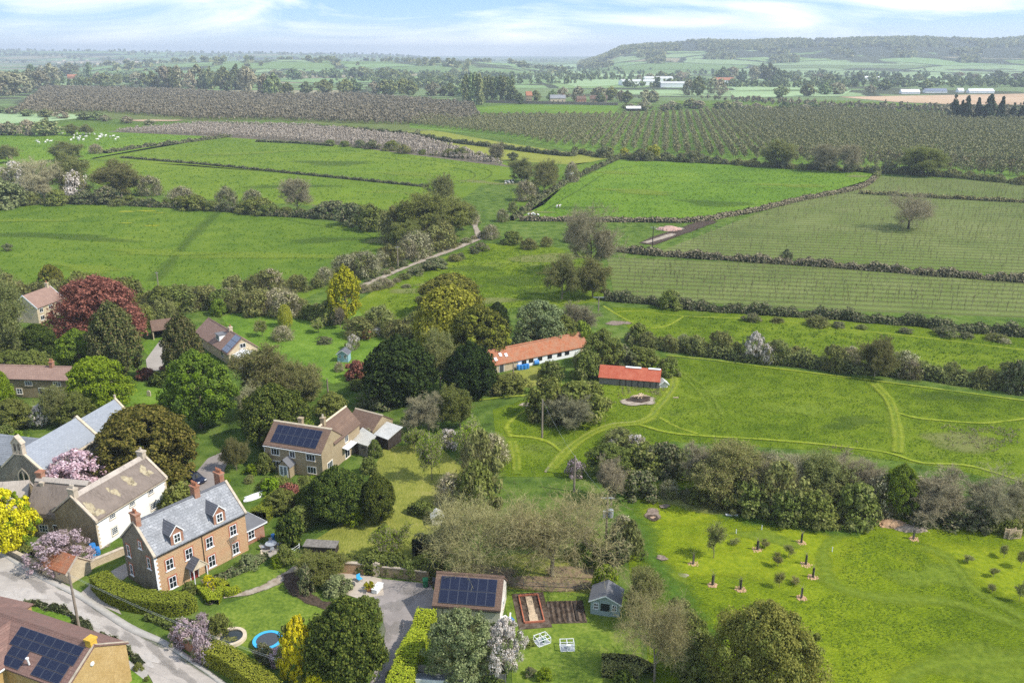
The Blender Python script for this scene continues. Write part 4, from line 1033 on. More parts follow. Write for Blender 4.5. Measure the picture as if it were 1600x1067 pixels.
class Bld:
    """a gabled building: local x runs along the front, y away from it, z up; the front eave is seen at photo pixels A..B"""
    def __init__(s, name, label, cat, A, B, ze, D=None, apex=None, zr=None, group=None):
        a, b = P(*A, ze), P(*B, ze); s.L = dist2(a, b); s.yaw = math.atan2(b[1]-a[1], b[0]-a[0]); s.ze = ze
        if apex is not None:
            def half(z):
                r = P(*apex, z); return -(r[0]-a[0])*math.sin(s.yaw) + (r[1]-a[1])*math.cos(s.yaw)
            if zr is None:
                h0, h1 = half(ze), half(ze+1); zr = ze + (D/2 - h0)/(h1 - h0)
            else: D = 2*half(zr)
        s.D = D; s.zr = zr; s.o = empty(name, (a[0], a[1], 0), s.yaw); tag(s.o, label, cat, group)
        s.ang = math.atan2(zr-ze, D/2)
        print('BLD', name, 'L %.1f D %.1f ze %.1f zr %.1f yaw %.0f' % (s.L, D, ze, zr, math.degrees(s.yaw)))
    def local(s, px, py, z=0):
        x, y = P(px, py, z); dx, dy = x - s.o.location.x, y - s.o.location.y
        return dx*math.cos(s.yaw)+dy*math.sin(s.yaw), -dx*math.sin(s.yaw)+dy*math.cos(s.yaw)
    def onfront(s, px, py):
        y0 = s.local(px, py, 0)[1]; y1 = s.local(px, py, 1)[1]; z = -y0/(y1-y0); return s.local(px, py, z)[0], z
    def walls(s, mat, gable=None, x0=0, x1=None, name='wall'):
        x1 = s.L if x1 is None else x1; D, ze, zr = s.D, s.ze, s.zr
        m = MB(); d = .06
        m.poly([(x0,0,0),(x1,0,0),(x1,0,ze-d),(x0,0,ze-d)]); m.poly([(x1,D,0),(x0,D,0),(x0,D,ze-d),(x1,D,ze-d)])
        k = 1 if gable else 0
        m.poly([(x1,0,0),(x1,D,0),(x1,D,ze-d),(x1,D/2,zr-d),(x1,0,ze-d)], k); m.poly([(x0,D,0),(x0,0,0),(x0,0,ze-d),(x0,D/2,zr-d),(x0,D,ze-d)], k)
        return m.build(name, [MATS[mat]] + ([MATS[gable]] if gable else []), s.o)
    def roof(s, mat, oe=.25, og=.15, th=.14, x0=0, x1=None, sag=0.0, name='roof'):
        x1 = s.L if x1 is None else x1; D, ze, zr = s.D, s.ze, s.zr; sl = (zr-ze)/(D/2)
        t = th/math.cos(s.ang); n = 12; m = MB(); xs = np.linspace(x0-og, x1+og, n)
        pr = [(-oe, ze-oe*sl), (D/2, zr), (D+oe, ze-oe*sl), (D+oe, ze-oe*sl+t), (D/2, zr+t), (-oe, ze-oe*sl+t)]
        rows = []
        for i, x in enumerate(xs):
            u = i/(n-1); dz = -sag*(4*u*(1-u))*(.7+.6*random.random())
            rows.append([len(m.v) + j for j in range(6)]); m.v += [(x, y, z + dz*(1 if 0 < j < 5 else .4)) for j, (y, z) in enumerate(pr)]
        for r, q in zip(rows[:-1], rows[1:]):
            for j in range(6): m.f.append((r[j], q[j], q[(j+1) % 6], r[(j+1) % 6])); m.m.append(0)
        m.f.append(tuple(rows[0])); m.m.append(0); m.f.append(tuple(rows[-1][::-1])); m.m.append(0)
        s.th = t; o = m.build(name, MATS[mat], s.o)
        bm = o.data; bm.validate(); return o
    def ridge(s, mat, x0=None, x1=None, w=.16):
        m = MB(); x0 = -.15 if x0 is None else x0; x1 = s.L+.15 if x1 is None else x1; y, z = s.D/2, s.zr+s.th
        m.prism([(y-w, z-w*.9), (y, z+.02), (y+w, z-w*.9), (y+w, z-w*.9+.09), (y, z+.12), (y-w, z-w*.9+.09)], x0, x1)
        return m.build('ridge_tiles', MATS[mat], s.o)
    def coping(s, mat, x, w=.32, h=.16):
        m = MB(); sl = (s.zr-s.ze)/(s.D/2); e = .3; t = s.th
        for a, b in ((-e, s.D/2), (s.D+e, s.D/2)):
            za, zb = s.ze - e*sl + t, s.zr + t
            q = [(x-w/2, a, za-.1), (x+w/2, a, za-.1), (x+w/2, b, zb-.1), (x-w/2, b, zb-.1)]; r = [(p[0], p[1], p[2]+h+.1) for p in q]
            if a > b: q = q[::-1]; r = r[::-1]
            m.poly(r)
            for i in range(4): m.poly([q[i], q[(i+1) % 4], r[(i+1) % 4], r[i]])
        return m.build('coping', MATS[mat], s.o)
    def chimney(s, x, y, w, d, z1, mat, pots=2, pot='pot_red', z0=None, cap=True, along='x'):
        m = MB(); z0 = s.ze if z0 is None else z0
        m.box(x-w/2, x+w/2, y-d/2, y+d/2, z0, z1-.2)
        if cap: m.box(x-w/2-.08, x+w/2+.08, y-d/2-.08, y+d/2+.08, z1-.2, z1)
        c = m.build('chimney', MATS[mat], s.o)
        for i in range(pots):
            u = (i - (pots-1)/2)*.42; px, py = (x+u, y) if along == 'x' else (x, y+u)
            q = MB(); q.lathe([(.13, z1), (.11, z1+.35), (.14, z1+.4), (.14, z1+.5), (.09, z1+.5), (.08, z1+.2)], (px, py), 10); q.build('chimney_pot', MATS[pot], c)
        return c
    def place(s, face, c, z):
        return {'F': ((c, 0, z), 0), 'R': ((s.L, c, z), math.pi/2), 'L': ((0, c, z), -math.pi/2), 'B': ((c, s.D, z), math.pi)}[face]
    def win(s, face, c, z, w, h, cols=2, rows=2, sur='stone_trim', fr='white_paint', pane='glass', surw=.12, sill=True, parent=None):
        loc, rz = s.place(face, c, z)
        return window(parent or s.o, loc, rz, w, h, cols, rows, sur, fr, pane, surw, sill)
    def door(s, face, c, w=.95, h=2.05, mat='white_paint', glazed=False):
        loc, rz = s.place(face, c, 0)
        m = MB(); m.box(-w/2-.1, w/2+.1, -.06, .02, 0, h+.1, 1); m.box(-w/2, w/2, -.085, -.06, .02, h)
        if glazed: m.box(-w/2+.12, w/2-.12, -.092, -.085, h*.45, h-.15, 2)
        else:
            for z0, z1 in ((.2, h*.45), (h*.52, h-.2)):
                for x0 in (-w*.38, w*.06): m.box(x0, x0+w*.32, -.1, -.085, z0, z1)
        d = m.build('door', [MATS[mat], MATS['white_paint'], MATS['glass']], s.o, loc, (0, 0, rz))
        k = MB(); k.ball((w*.36, -.13, 1.0), .04, .04, .04); k.build('handle', MATS['black_iron'], d)
        return d
    def gutter(s, mat='black_iron', pipes=(), back=False, x0=-.1, x1=None):
        m = MB(); x1 = s.L+.1 if x1 is None else x1; z = s.ze - .25*(s.zr-s.ze)/(s.D/2) - .02
        m.prism([(-.36, z+.08), (-.33, z-.02), (-.27, z-.02), (-.255, z+.08)], x0, x1); g = m.build('gutter', MATS[mat], s.o)
        for x in pipes:
            q = MB(); q.tube((x, -.3, z), (x, -.09, z-.3), .04, .04, 6); q.tube((x, -.09, z-.3), (x, -.09, 0), .045, .045, 6); q.build('downpipe', MATS[mat], s.o)
    def quoins(s, xs, mat='stone_trim', face='F'):
        m = MB()
        for x, sg in xs:
            z = 0; i = 0
            while z < s.ze - .4:
                w = .42 if i % 2 else .24
                m.box(min(x, x+sg*w), max(x, x+sg*w), -.025, .03, z, z+.27); z += .29; i += 1
        return m.build('quoins', MATS[mat], s.o)
    def slope(s, u, v, off=0.0):
        c, n = math.cos(s.ang), math.sin(s.ang)
        return Vector((u, v*c - off*n, s.ze + v*n + off*c))
    def solar(s, u0, v0, nx, ny, w, h, mat='solar_navy', gap=.02, rowgap=.05, skip=()):
        key = ('solar', round(w, 2), round(h, 2), mat)
        if key not in MESHC:
            m = MB(); m.box(0, w-gap, 0, h-rowgap, 0, .04, 1); m.box(.03, w-gap-.03, .03, h-rowgap-.03, .04, .046, 0)
            MESHC[key] = m.mesh('solar_panel', [MATS[mat], MATS['solar_frame']])
        for j in range(ny):
            for i in range(nx):
                if (i, j) in skip: continue
                link('solar_panel', MESHC[key], s.o, s.slope(u0+i*w, v0+j*h, s.th*math.cos(s.ang)+.06), (s.ang, 0, 0))

def window(parent, loc, rz, w, h, cols, rows, sur, fr, pane, surw=.12, sill=True):
    key = ('win', round(w, 2), round(h, 2), cols, rows, sur, fr, surw, sill)
    if key not in MESHC:
        m = MB(); f = .07; bw_ = .028 if cols*rows < 9 else .017
        if sur:
            m.box(-w/2-surw, -w/2, -.035, .02, -surw*.0, h+surw); m.box(w/2, w/2+surw, -.035, .02, 0, h+surw); m.box(-w/2, w/2, -.035, .02, h, h+surw)
        if sill: m.box(-w/2-surw*.9, w/2+surw*.9, -.12, .02, -.1, 0, 2)
        m.box(-w/2, -w/2+f, -.06, .015, 0, h, 1); m.box(w/2-f, w/2, -.06, .015, 0, h, 1); m.box(-w/2+f, w/2-f, -.06, .015, h-f, h, 1); m.box(-w/2+f, w/2-f, -.06, .015, 0, f, 1)
        for i in range(1, cols): x = -w/2 + w*i/cols; m.box(x-bw_, x+bw_, -.05, .012, f, h-f, 1)
        for j in range(1, rows): z = h*j/rows; m.box(-w/2+f, w/2-f, -.045, .01, z-bw_*.9, z+bw_*.9, 1)
        MESHC[key] = m.mesh('window', [MATS[sur or fr], MATS[fr], MATS['stone_trim' if sur != 'brick_trim' else 'white_paint']])
        q = MB(); q.box(-w/2+f, w/2-f, -.012, -.004, f, h-f); MESHC[key+('pane', pane)] = q.mesh('pane', [MATS[pane]])
    elif key+('pane', pane) not in MESHC:
        f = .07; q = MB(); q.box(-w/2+f, w/2-f, -.012, -.004, f, h-f); MESHC[key+('pane', pane)] = q.mesh('pane', [MATS[pane]])
    o = link('window', MESHC[key], parent, loc, (0, 0, rz))
    link('pane', MESHC[key+('pane', pane)], o)
    return o

# ------------------------------------------------------------------ red-brown stone house with slate roof and two dormers
b = Bld('stone_house', 'orange stone house with mottled grey slate roof and two gabled dormers', 'house', (239,868), (382,799), 5.7, 6.75, (204.4,819))
b.walls('w_ham', 'w_grey'); b.roof('rf_slate', .22, .02, .12); b.ridge('rf_slatedark', 0, b.L); b.coping('stone_cop', .02); b.coping('stone_cop', b.L-.02)
b.gutter('black_iron', (b.L*.50,)); b.quoins(((0, 1),), 'white_paint')
L_, D_, zr_ = b.L, b.D, b.zr
b.chimney(.32, D_/2, .62, 1.25, zr_+1.25, 'w_brick', 2, along='y'); b.chimney(L_*.655, D_/2+.1, .75, 1.0, zr_+1.45, 'w_brick', 3, along='y'); b.chimney(L_-.35, D_/2+.9, .65, 1.3, zr_+1.35, 'w_brick', 3, along='y')
for px, py, h_ in ((265,881,1.45), (295,864.5,1.45), (327,847,1.45), (364,828,1.45), (270,909,1.6), (331,876,1.6), (368,856,1.6)):
    u, z = b.onfront(px, py); print('VW', round(u, 2), round(z, 2)); b.win('F', u, z-h_/2, .98, h_, 2, 2, 'brick_trim', surw=.16)
b.win('L', 1.15, 3.5, .6, 1.5, 1, 2, 'brick_trim', surw=.2); b.win('L', D_-1.2, .9, .6, 1.5, 1, 2, 'brick_trim', surw=.2); b.win('L', D_-1.2, 3.5, .6, 1.6, 1, 2, 'brick_trim', surw=.2); b.win('L', 2.6, 5.7, .6, 1., 1, 2, 'brick_trim', surw=.2)
for px, py in ((277,844), (343,811)):       # dormers
    x = b.onfront(px, py)[0]; w = 1.7; h = 1.55; zt = b.ze + h; run = (h + .95)/math.tan(b.ang)
    m = MB(); m.poly([(x-w/2,-.03,b.ze-.1),(x+w/2,-.03,b.ze-.1),(x+w/2,-.03,zt),(x,-.03,zt+.9),(x-w/2,-.03,zt)])
    d1 = h/math.tan(b.ang)
    m.poly([(x-w/2,-.03,b.ze-.1),(x-w/2,-.03,zt),(x-w/2,d1,zt)], 1); m.poly([(x+w/2,-.03,zt),(x+w/2,-.03,b.ze-.1),(x+w/2,d1,zt)], 1)
    dm = m.build('dormer', [MATS['w_brick'], MATS['rf_slatedark']], b.o)
    q = MB(); d2 = (h+.9)/math.tan(b.ang)+.2; e = .14
    for sg in (-1, 1):
        A_ = (x+sg*(w/2+e), -.15, zt-e*.95); B_ = (x, -.15, zt+.96); C_ = (x, d2, zt+.96); E_ = (x+sg*(w/2+e), d1+.1, zt-e*.95)
        pts = [A_, B_, C_, E_]; q.poly(pts if sg < 0 else pts[::-1]); q.poly([(p[0], p[1], p[2]+.08) for p in (pts[::-1] if sg < 0 else pts)], 0)
    q.build('dormer_roof', MATS['rf_slatedark'], dm)
    q = MB()
    for sg in (-1, 1):
        q.poly([(x+sg*(w/2+e), -.17, zt-e*.95-.02), (x, -.17, zt+.92), (x, -.17, zt+1.1), (x+sg*(w/2+e), -.17, zt-e*.95+.16)][::sg])
    q.build('bargeboard', MATS['white_paint'], dm)
    window(dm, (x, -.03, b.ze+.25), 0, .85, 1.15, 2, 2, 'white_paint', 'white_paint', 'glass', .06)
# porch of the stone house
x = b.onfront(303, 893)[0]; m = MB(); w = 2.; pd = 1.5; pz = 2.15; pr_ = 3.25
for sg in (-1, 1):
    q = [(x+sg*w/2*1.1, -pd-.15, pz-.1), (x, -pd-.15, pr_), (x, -.02, pr_), (x+sg*w/2*1.1, -.02, pz-.1)]; m.poly(q if sg < 0 else q[::-1]); m.poly([(p[0], p[1], p[2]+.09) for p in (q[::-1] if sg < 0 else q)])
pc = m.build('porch', MATS['rf_slatedark'], b.o)
m = MB(); m.poly([(x-w/2, -pd-.1, pz), (x+w/2, -pd-.1, pz), (x, -pd-.1, pr_-.05)]); m.poly([(x-w/2*1.12,-pd-.17,pz-.15),(x,-pd-.17,pr_-.03),(x,-pd-.17,pr_+.13),(x-w/2*1.12,-pd-.17,pz+.03)]); m.poly([(x+w/2*1.12,-pd-.17,pz+.03),(x,-pd-.17,pr_+.13),(x,-pd-.17,pr_-.03),(x+w/2*1.12,-pd-.17,pz-.15)])
m.build('porch_gable', MATS['stone_trim'], pc)
for sg in (-1, 1): m = MB(); m.tube((x+sg*w/2*.9, -pd, 0), (x+sg*w/2*.9, -pd, pz), .07, .07, 8); m.build('porch_post', MATS['white_paint'], pc)
b.door('F', x, 1., 2.1, 'door_red')
m = MB(); rr = random.Random(3)   # bare climber trained on the front wall
def climb(p, d, l, r, k):
    q = (p[0]+d*l, -.06, p[2]+l*(1-abs(d)*.3)); m.tube(p, q, r, r*.7, 4, 0, False)
    if k:
        for s_ in (-1, .1, 1): climb(q, d*.5+s_*.35*rr.random()+.1*s_, l*.72, r*.65, k-1)
climb((L_*.80, -.06, 0), .1, 1.1, .06, 4); m.build('wall_climber', MATS['pole_wood'], b.o)
# lean-to kitchen at its far end
ex = empty('kitchen_extension', (0, 0, 0)); ex.parent = b.o; ex.name = 'extension'
m = MB(); X0, X1, Y0, Y1, ZA, ZB = L_, L_+3.4, 1.0, D_-.3, 2.9, 2.25
m.poly([(X0,Y0,0),(X1,Y0,0),(X1,Y0,ZB),(X0,Y0,ZB)]); m.poly([(X1,Y0,0),(X1,Y1,0),(X1,Y1,ZB),(X1,Y0,ZB)]); m.poly([(X1,Y1,0),(X0,Y1,0),(X0,Y1,ZB),(X1,Y1,ZB)])
m.build('wall', MATS['w_brick'], ex)
m = MB(); t_ = [(X0+.02,Y0-.3,ZB),(X1+.35,Y0-.3,ZB),(X1-1.2,(Y0+Y1)/2,ZA+.6),(X0+.02,(Y0+Y1)/2,ZA+.6)]; u_ = [(X0+.02,(Y0+Y1)/2,ZA+.6),(X1-1.2,(Y0+Y1)/2,ZA+.6),(X1+.35,Y1+.3,ZB),(X0+.02,Y1+.3,ZB)]; v_ = [(X1+.35,Y0-.3,ZB),(X1+.35,Y1+.3,ZB),(X1-1.2,(Y0+Y1)/2,ZA+.6)]
for q in (t_, u_, v_): m.poly(q); m.poly([(p[0], p[1], p[2]-.1) for p in q[::-1]])
m.box(X0+.02, X1+.36, Y0-.34, Y0-.3, ZB-.16, ZB+.02, 1); m.box(X1+.35, X1+.39, Y0-.3, Y1+.3, ZB-.16, ZB+.02, 1)
m.build('roof', [MATS['rf_felt'], MATS['white_paint']], ex)
window(ex, (X0+1.3, Y0, .7), 0, 1., 1.3, 2, 2, 'brick_trim', 'white_paint', 'glass', .12); window(ex, (X1, 2.6, .9), math.pi/2, 1., 1.1, 2, 1, 'brick_trim', 'white_paint', 'glass', .1)
VICT = b

# ------------------------------------------------------------------ white-fronted house with lichened roof
b = Bld('white_house', 'white-fronted house with brown stone gable and lichen-patched roof', 'house', (148.2,814), (258.3,745.7), 4.3, 6.9, (115.3,774.3))
m_stone('w_whitewash', ((.84,.83,.80), (.88,.87,.84), (.82,.80,.76)), (.8,.79,.76), .5, .25, .1, .01, .5)
b.walls('w_whitewash', 'w_brown'); b.roof('rf_thatch', .2, .05, .16); b.ridge('rf_thatch_pale', -.05, b.L+.05, .5); b.coping('stone_cop', .02, .4); b.coping('stone_cop', b.L-.02, .4)
b.gutter('stone_trim'); b.quoins(((0, 1), (b.L, -1)), 'stone_trim')
b.chimney(.4, b.D/2, .7, 1.05, b.zr+1.15, 'stone_cop', 2, 'pot_cream', along='y'); b.chimney(b.L-.35, b.D/2, .7, 1.05, b.zr+1.0, 'stone_cop', 1, 'pot_cream', along='y')
for px, py in ((175,804), (206,784.5), (235,766), (179,828.5), (239,790), (209,808)):
    u, z = b.onfront(px, py); print('WW', round(u, 2), round(z, 2)); b.win('F', u, z-.55, 1.0, 1.1, 3, 4, 'stone_trim', surw=.08)
# pale lichen patches lying on the slope
def patch(u, v, ru, rv, ph):
    n = 20; pts = [tuple(b.slope(u, v, b.th*math.cos(b.ang)+.012))]; ed = [1.]
    for f, e in ((.55, .9), (1.15, 0)):
        for i in range(n):
            t = 2*math.pi*i/n; k = f*(1 + .22*math.sin(2*t+ph) + .2*math.sin(3*t+2*ph) + .1*math.sin(7*t))
            pts.append(tuple(b.slope(u + ru*k*math.cos(t), v + rv*k*math.sin(t), b.th*math.cos(b.ang)+.012))); ed.append(e)
    me = mesh_np('lichen_patch', pts, [(1+i, 1+n+i, 1+n+(i+1) % n, 1+(i+1) % n) for i in range(n)], [(0, 1+i, 1+(i+1) % n) for i in range(n)], [MATS['rf_patchsoft']])
    at = me.attributes.new('edge', 'FLOAT', 'POINT'); at.data.foreach_set('value', np.array(ed, np.float32)); link('lichen_patch', me, b.o)
m_soft('rf_patchsoft', [(.28,.22,.14), (.42,.35,.22), (.52,.45,.30)], 2.5, .4, .03, None, .9)
sl_ = (b.D/2)/math.cos(b.ang)
for q in ((.06,.42,.5,1.3,1), (.10,.15,.7,.6,2), (.40,.42,.5,.75,3), (.36,.62,.2,.5,1), (.62,.55,.75,.8,4), (.64,.36,.5,.4,5), (.85,.55,.6,.9,6), (.89,.4,.4,.5,2)): patch(b.L*q[0], sl_*q[1], q[2], q[3], q[4])
WHITE = b

# ------------------------------------------------------------------ thatched cottage range between the white house and the church
A_, B_ = (47,801), (93,803)
b = Bld('thatched_cottage', 'low thatched cottage joined to the white house, brown stone walls', 'cottage', (44,800), (97,805), 3.6, 5.5, (60,752))
b.L += 2.6
b.walls('w_brown'); b.roof('rf_thatch', .4, .12, .45, sag=.1); b.ridge('rf_thatch_pale', -.1, b.L+.1, .5)
b.chimney(.4, b.D/2+.2, .8, .8, b.zr+1.5, 'w_brick', 0); b.chimney(1.1, 2.2, .5, .5, b.zr+.35, 'stone_cop', 0)
b.win('F', 1.6, 2.6, .9, .7, 2, 1); b.win('F', 5.2, 2.6, .8, .7, 2, 1); b.win('F', 1.9, .8, 1.3, 1.05, 3, 2); b.win('F', 5.3, .8, .9, 1.0, 2, 2); b.door('F', 3.9, .9, 1.95, 'wood_dark')
m = MB(); m.tube((4.6, -.1, 3.2), (4.6, -.1, 2.2), .05, .05, 6); m.tube((4.6, -.1, 2.2), (5., -.1, 1.8), .05, .05, 6); m.tube((5., -.1, 1.8), (5., -.1, 0), .05, .05, 6); m.build('downpipe', MATS['black_iron'], b.o)
b2 = Bld('thatched_outhouse', 'low pale-roofed outhouse beyond the yellow tree at the left edge', 'outhouse', (-40,800), (42,794), 3.0, 4.5, (20,756))
b2.walls('w_brown'); b2.roof('rf_thatch_pale', .3, .05, .3); b2.win('F', b2.L*.6, 1., 1., .9, 2, 2)

# ------------------------------------------------------------------ church
b = Bld('church', 'grey-roofed stone church with bellcote on its west gable', 'church', (64,736), (152,682), 4.3, 6.4, (38,700))
b.walls('w_church', 'w_church'); b.roof('rf_churchslate', .2, .0, .14); b.coping('stone_trim', .05, .4, .22); b.coping('stone_trim', b.L-.05, .45, .3)
c_ = MB(); c_.box(-.2, b.L+.2, -.42, -.05, b.ze-.42, b.ze-.12); c_.build('eaves_course', MATS['stone_trim'], b.o)
zt = b.zr
bc = MB(); y0, y1 = b.D/2-.85, b.D/2+.85        # bellcote with two arches
for a_, c2 in ((y0, y0+.3), (b.D/2-.15, b.D/2+.15), (y1-.3, y1)): bc.box(-.25, .45, a_, c2, zt-.3, zt+1.3)
bc.prism([(y0, zt+1.3), (y1, zt+1.3), (b.D/2, zt+2.35)], -.25, .45); bc.prism([(y0-.15, zt+1.28), (y0-.05, zt+1.2), (b.D/2, zt+2.3), (y1+.05, zt+1.2), (y1+.15, zt+1.28), (b.D/2, zt+2.55)][::-1], -.33, .53)
bc.box(-.3, .5, y0-.05, y1+.05, zt-.45, zt-.3)
o = bc.build('bellcote', MATS['stone_cop'], b.o)
for yy in (b.D/2-.42, b.D/2+.42):
    q = MB(); q.lathe([(.0, zt+.75), (.1, zt+.74), (.14, zt+.5), (.24, zt+.3), (.22, zt+.3)], (.1, yy), 10); q.build('bell', MATS['black_iron'], o)
m = MB()                                              # pointed two-light west window
for c0 in (-.42, .42):
    pts = [(-.013, b.D/2+c0-.28, 1.2), (-.013, b.D/2+c0-.28, 3.2), (-.013, b.D/2+c0, 3.7), (-.013, b.D/2+c0+.28, 3.2), (-.013, b.D/2+c0+.28, 1.2)]
    m.poly(pts, 0)
wn = m.build('pane', [MATS['glass']]); q = MB()
def arch(r0, r1, zs, w0, hgt):
    return [(b.D/2-w0, 1.1), (b.D/2-w0, zs), (b.D/2-w0*.6, zs+hgt*.6), (b.D/2, zs+hgt), (b.D/2+w0*.6, zs+hgt*.6), (b.D/2+w0, zs), (b.D/2+w0, 1.1)]
oa, ia = arch(0, 0, 3.3, .98, 1.15), arch(0, 0, 3.25, .80, .95)
for i in range(len(oa)-1):
    q.poly([(-.07, *oa[i]), (-.07, *oa[i+1]), (-.07, *ia[i+1]), (-.07, *ia[i])]); q.poly([(-.07, *oa[i]), (0, *oa[i]), (0, *oa[i+1]), (-.07, *oa[i+1])])
q.box(-.06, .0, b.D/2-.09, b.D/2+.09, 1.1, 3.9); q.box(-.1, .0, b.D/2-1.05, b.D/2+1.05, .98, 1.1)
wo = q.build('window', [MATS['stone_trim']], b.o); wn.parent = wo
m = MB(); m.box(-.9, 0, -.35, .45, 0, 2.6); m.box(-.5, 0, -.3, .4, 2.6, 3.5); m.build('buttress', MATS['w_church'], b.o)
for u in (.3, .55, .8): b.win('F', b.L*u, 1.2, .7, 1.5, 2, 1, 'stone_trim', 'stone_trim')
CH = b
# chancel: lower roof continuing eastward
ch = empty('chancel', (b.L, 0, 0)); ch.parent = b.o
cd, ce, cr, cl = 5.2, 3.8, b.zr-.55, 9.2; cy = b.D/2
m = MB()
m.poly([(0,cy-cd/2,0),(cl,cy-cd/2,0),(cl,cy-cd/2,ce),(0,cy-cd/2,ce)]); m.poly([(cl,cy+cd/2,0),(0,cy+cd/2,0),(0,cy+cd/2,ce),(cl,cy+cd/2,ce)]); m.poly([(cl,cy-cd/2,0),(cl,cy+cd/2,0),(cl,cy+cd/2,ce),(cl,cy,cr),(cl,cy-cd/2,ce)])
m.build('chancel_wall', MATS['w_church'], ch)
m = MB(); s_ = (cr-ce)/(cd/2); m.prism([(cy-cd/2-.2, ce-.2*s_), (cy, cr), (cy+cd/2+.2, ce-.2*s_), (cy+cd/2+.2, ce-.2*s_+.18), (cy, cr+.18), (cy-cd/2-.2, ce-.2*s_+.18)], .25, cl); m.build('chancel_roof', MATS['rf_churchslate'], ch)
m = MB()
for sg in (-1, 1):
    m.poly([(cl-.2, cy+sg*(cd/2+.3), ce-.3*s_+.4), (cl+.2, cy+sg*(cd/2+.3), ce-.3*s_+.4), (cl+.2, cy, cr+.4), (cl-.2, cy, cr+.4)][::-sg])
    for xx in (cl-.2, cl+.2): m.poly([(xx, cy+sg*(cd/2+.3), ce-.3*s_+.4), (xx, cy+sg*(cd/2+.3), ce-.3*s_), (xx, cy, cr), (xx, cy, cr+.4)])
m.box(cl-.12, cl+.12, cy-.12, cy+.12, cr+.4, cr+.95); m.build('chancel_coping', MATS['stone_trim'], ch)
# north transept
tr = empty('transept', (b.L*.42, b.D, 0)); tr.parent = b.o
tw, te, tz, tl = 6.0, 3.4, b.zr-.5, 7.0
m = MB(); m.poly([(-tw/2,tl,0),(-tw/2,-1.5,0),(-tw/2,-1.5,te),(-tw/2,tl,te)]); m.poly([(tw/2,-1.5,0),(tw/2,tl,0),(tw/2,tl,te),(tw/2,-1.5,te)]); m.poly([(tw/2,tl,0),(-tw/2,tl,0),(-tw/2,tl,te),(0,tl,tz),(tw/2,tl,te)])
m.build('transept_wall', MATS['w_church'], tr)
m = MB(); m.prism([(-tl, 0), (0, 0), (0, .01)], 0, .01) if False else None
s_ = (tz-te)/(tw/2)
m = MB(); m.prism([(-tw/2-.2, te-.2*s_), (0, tz), (tw/2+.2, te-.2*s_), (tw/2+.2, te-.2*s_+.18), (0, tz+.18), (-tw/2-.2, te-.2*s_+.18)], -2.9, tl, 0, 'y'); m.build('transept_roof', MATS['rf_churchdark'], tr)
m = MB()
for sg in (-1, 1):
    q = [(sg*(tw/2+.3), tl-.2, te-.3*s_+.4), (sg*(tw/2+.3), tl+.2, te-.3*s_+.4), (0, tl+.2, tz+.4), (0, tl-.2, tz+.4)]; m.poly(q[::sg]); 
    for yy in (tl-.2, tl+.2): m.poly([(sg*(tw/2+.3), yy, te-.3*s_+.4), (sg*(tw/2+.3), yy, te-.3*s_), (0, yy, tz), (0, yy, tz+.4)])
m.box(-.12, .12, tl-.12, tl+.12, tz+.4, tz+.9); m.build('transept_coping', MATS['stone_trim'], tr)
m = MB(); m.box(-tw/2-.03, -tw/2, tl-1.9, tl-.7, 0, 2.4); m.build('door', MATS['wood_dark'], tr)

# ------------------------------------------------------------------ cottage at the left edge
b = Bld('tiled_cottage', 'brown stone cottage with long brown tiled roof at the left edge', 'cottage', (-60,589), (107,594), 3.8, 5.6, (112,574))
b.walls('w_brown'); b.roof('rf_pinkbrown', .25, .1, .14, sag=.05); b.ridge('rf_pinkbrown'); b.chimney(b.L*.78, b.D/2, .6, .8, b.zr+1.1, 'w_brick', 2)
b.gutter()
for px in (38, 85): u = b.local(px, 604, 2.8)[0]; b.win('F', u, 2.5, 1.4, .85, 3, 2)
for px in (22, 75, 90): u = b.local(px, 616, 1.3)[0]; b.win('F', u, .7, 1.1, 1.1, 2, 2)
b.door('F', b.local(60, 618, 1)[0], .9, 2., 'wood_dark')
# ------------------------------------------------------------------ house beyond the copper beech
b = Bld('gabled_house', 'cream house with brown roof and white bargeboards left of the copper beech', 'house', (57,481), (97.4,465.5), 4.0, 6.4, (35,463))
b.walls('w_cream'); b.roof('rf_pinkbrown', .3, .2, .14); b.chimney(b.L-.8, b.D/2, .6, .7, b.zr+1.2, 'w_cream', 1)
m = MB(); s_ = (b.zr-b.ze)/(b.D/2)
for xx in (-.28, b.L+.2): m.prism([(-.4, b.ze-.4*s_-.05), (b.D/2, b.zr-.05), (b.D+.4, b.ze-.4*s_-.05), (b.D+.4, b.ze-.4*s_+.3), (b.D/2, b.zr+.3), (-.4, b.ze-.4*s_+.3)], xx, xx+.08)
m.build('bargeboard', MATS['white_paint'], b.o)
for u in (.15, .5, .82): b.win('F', b.L*u, 2.5, 1.2, 1.0, 2, 1, None); b.win('F', b.L*u, .6, 1.3, 1.1, 2, 1, None)
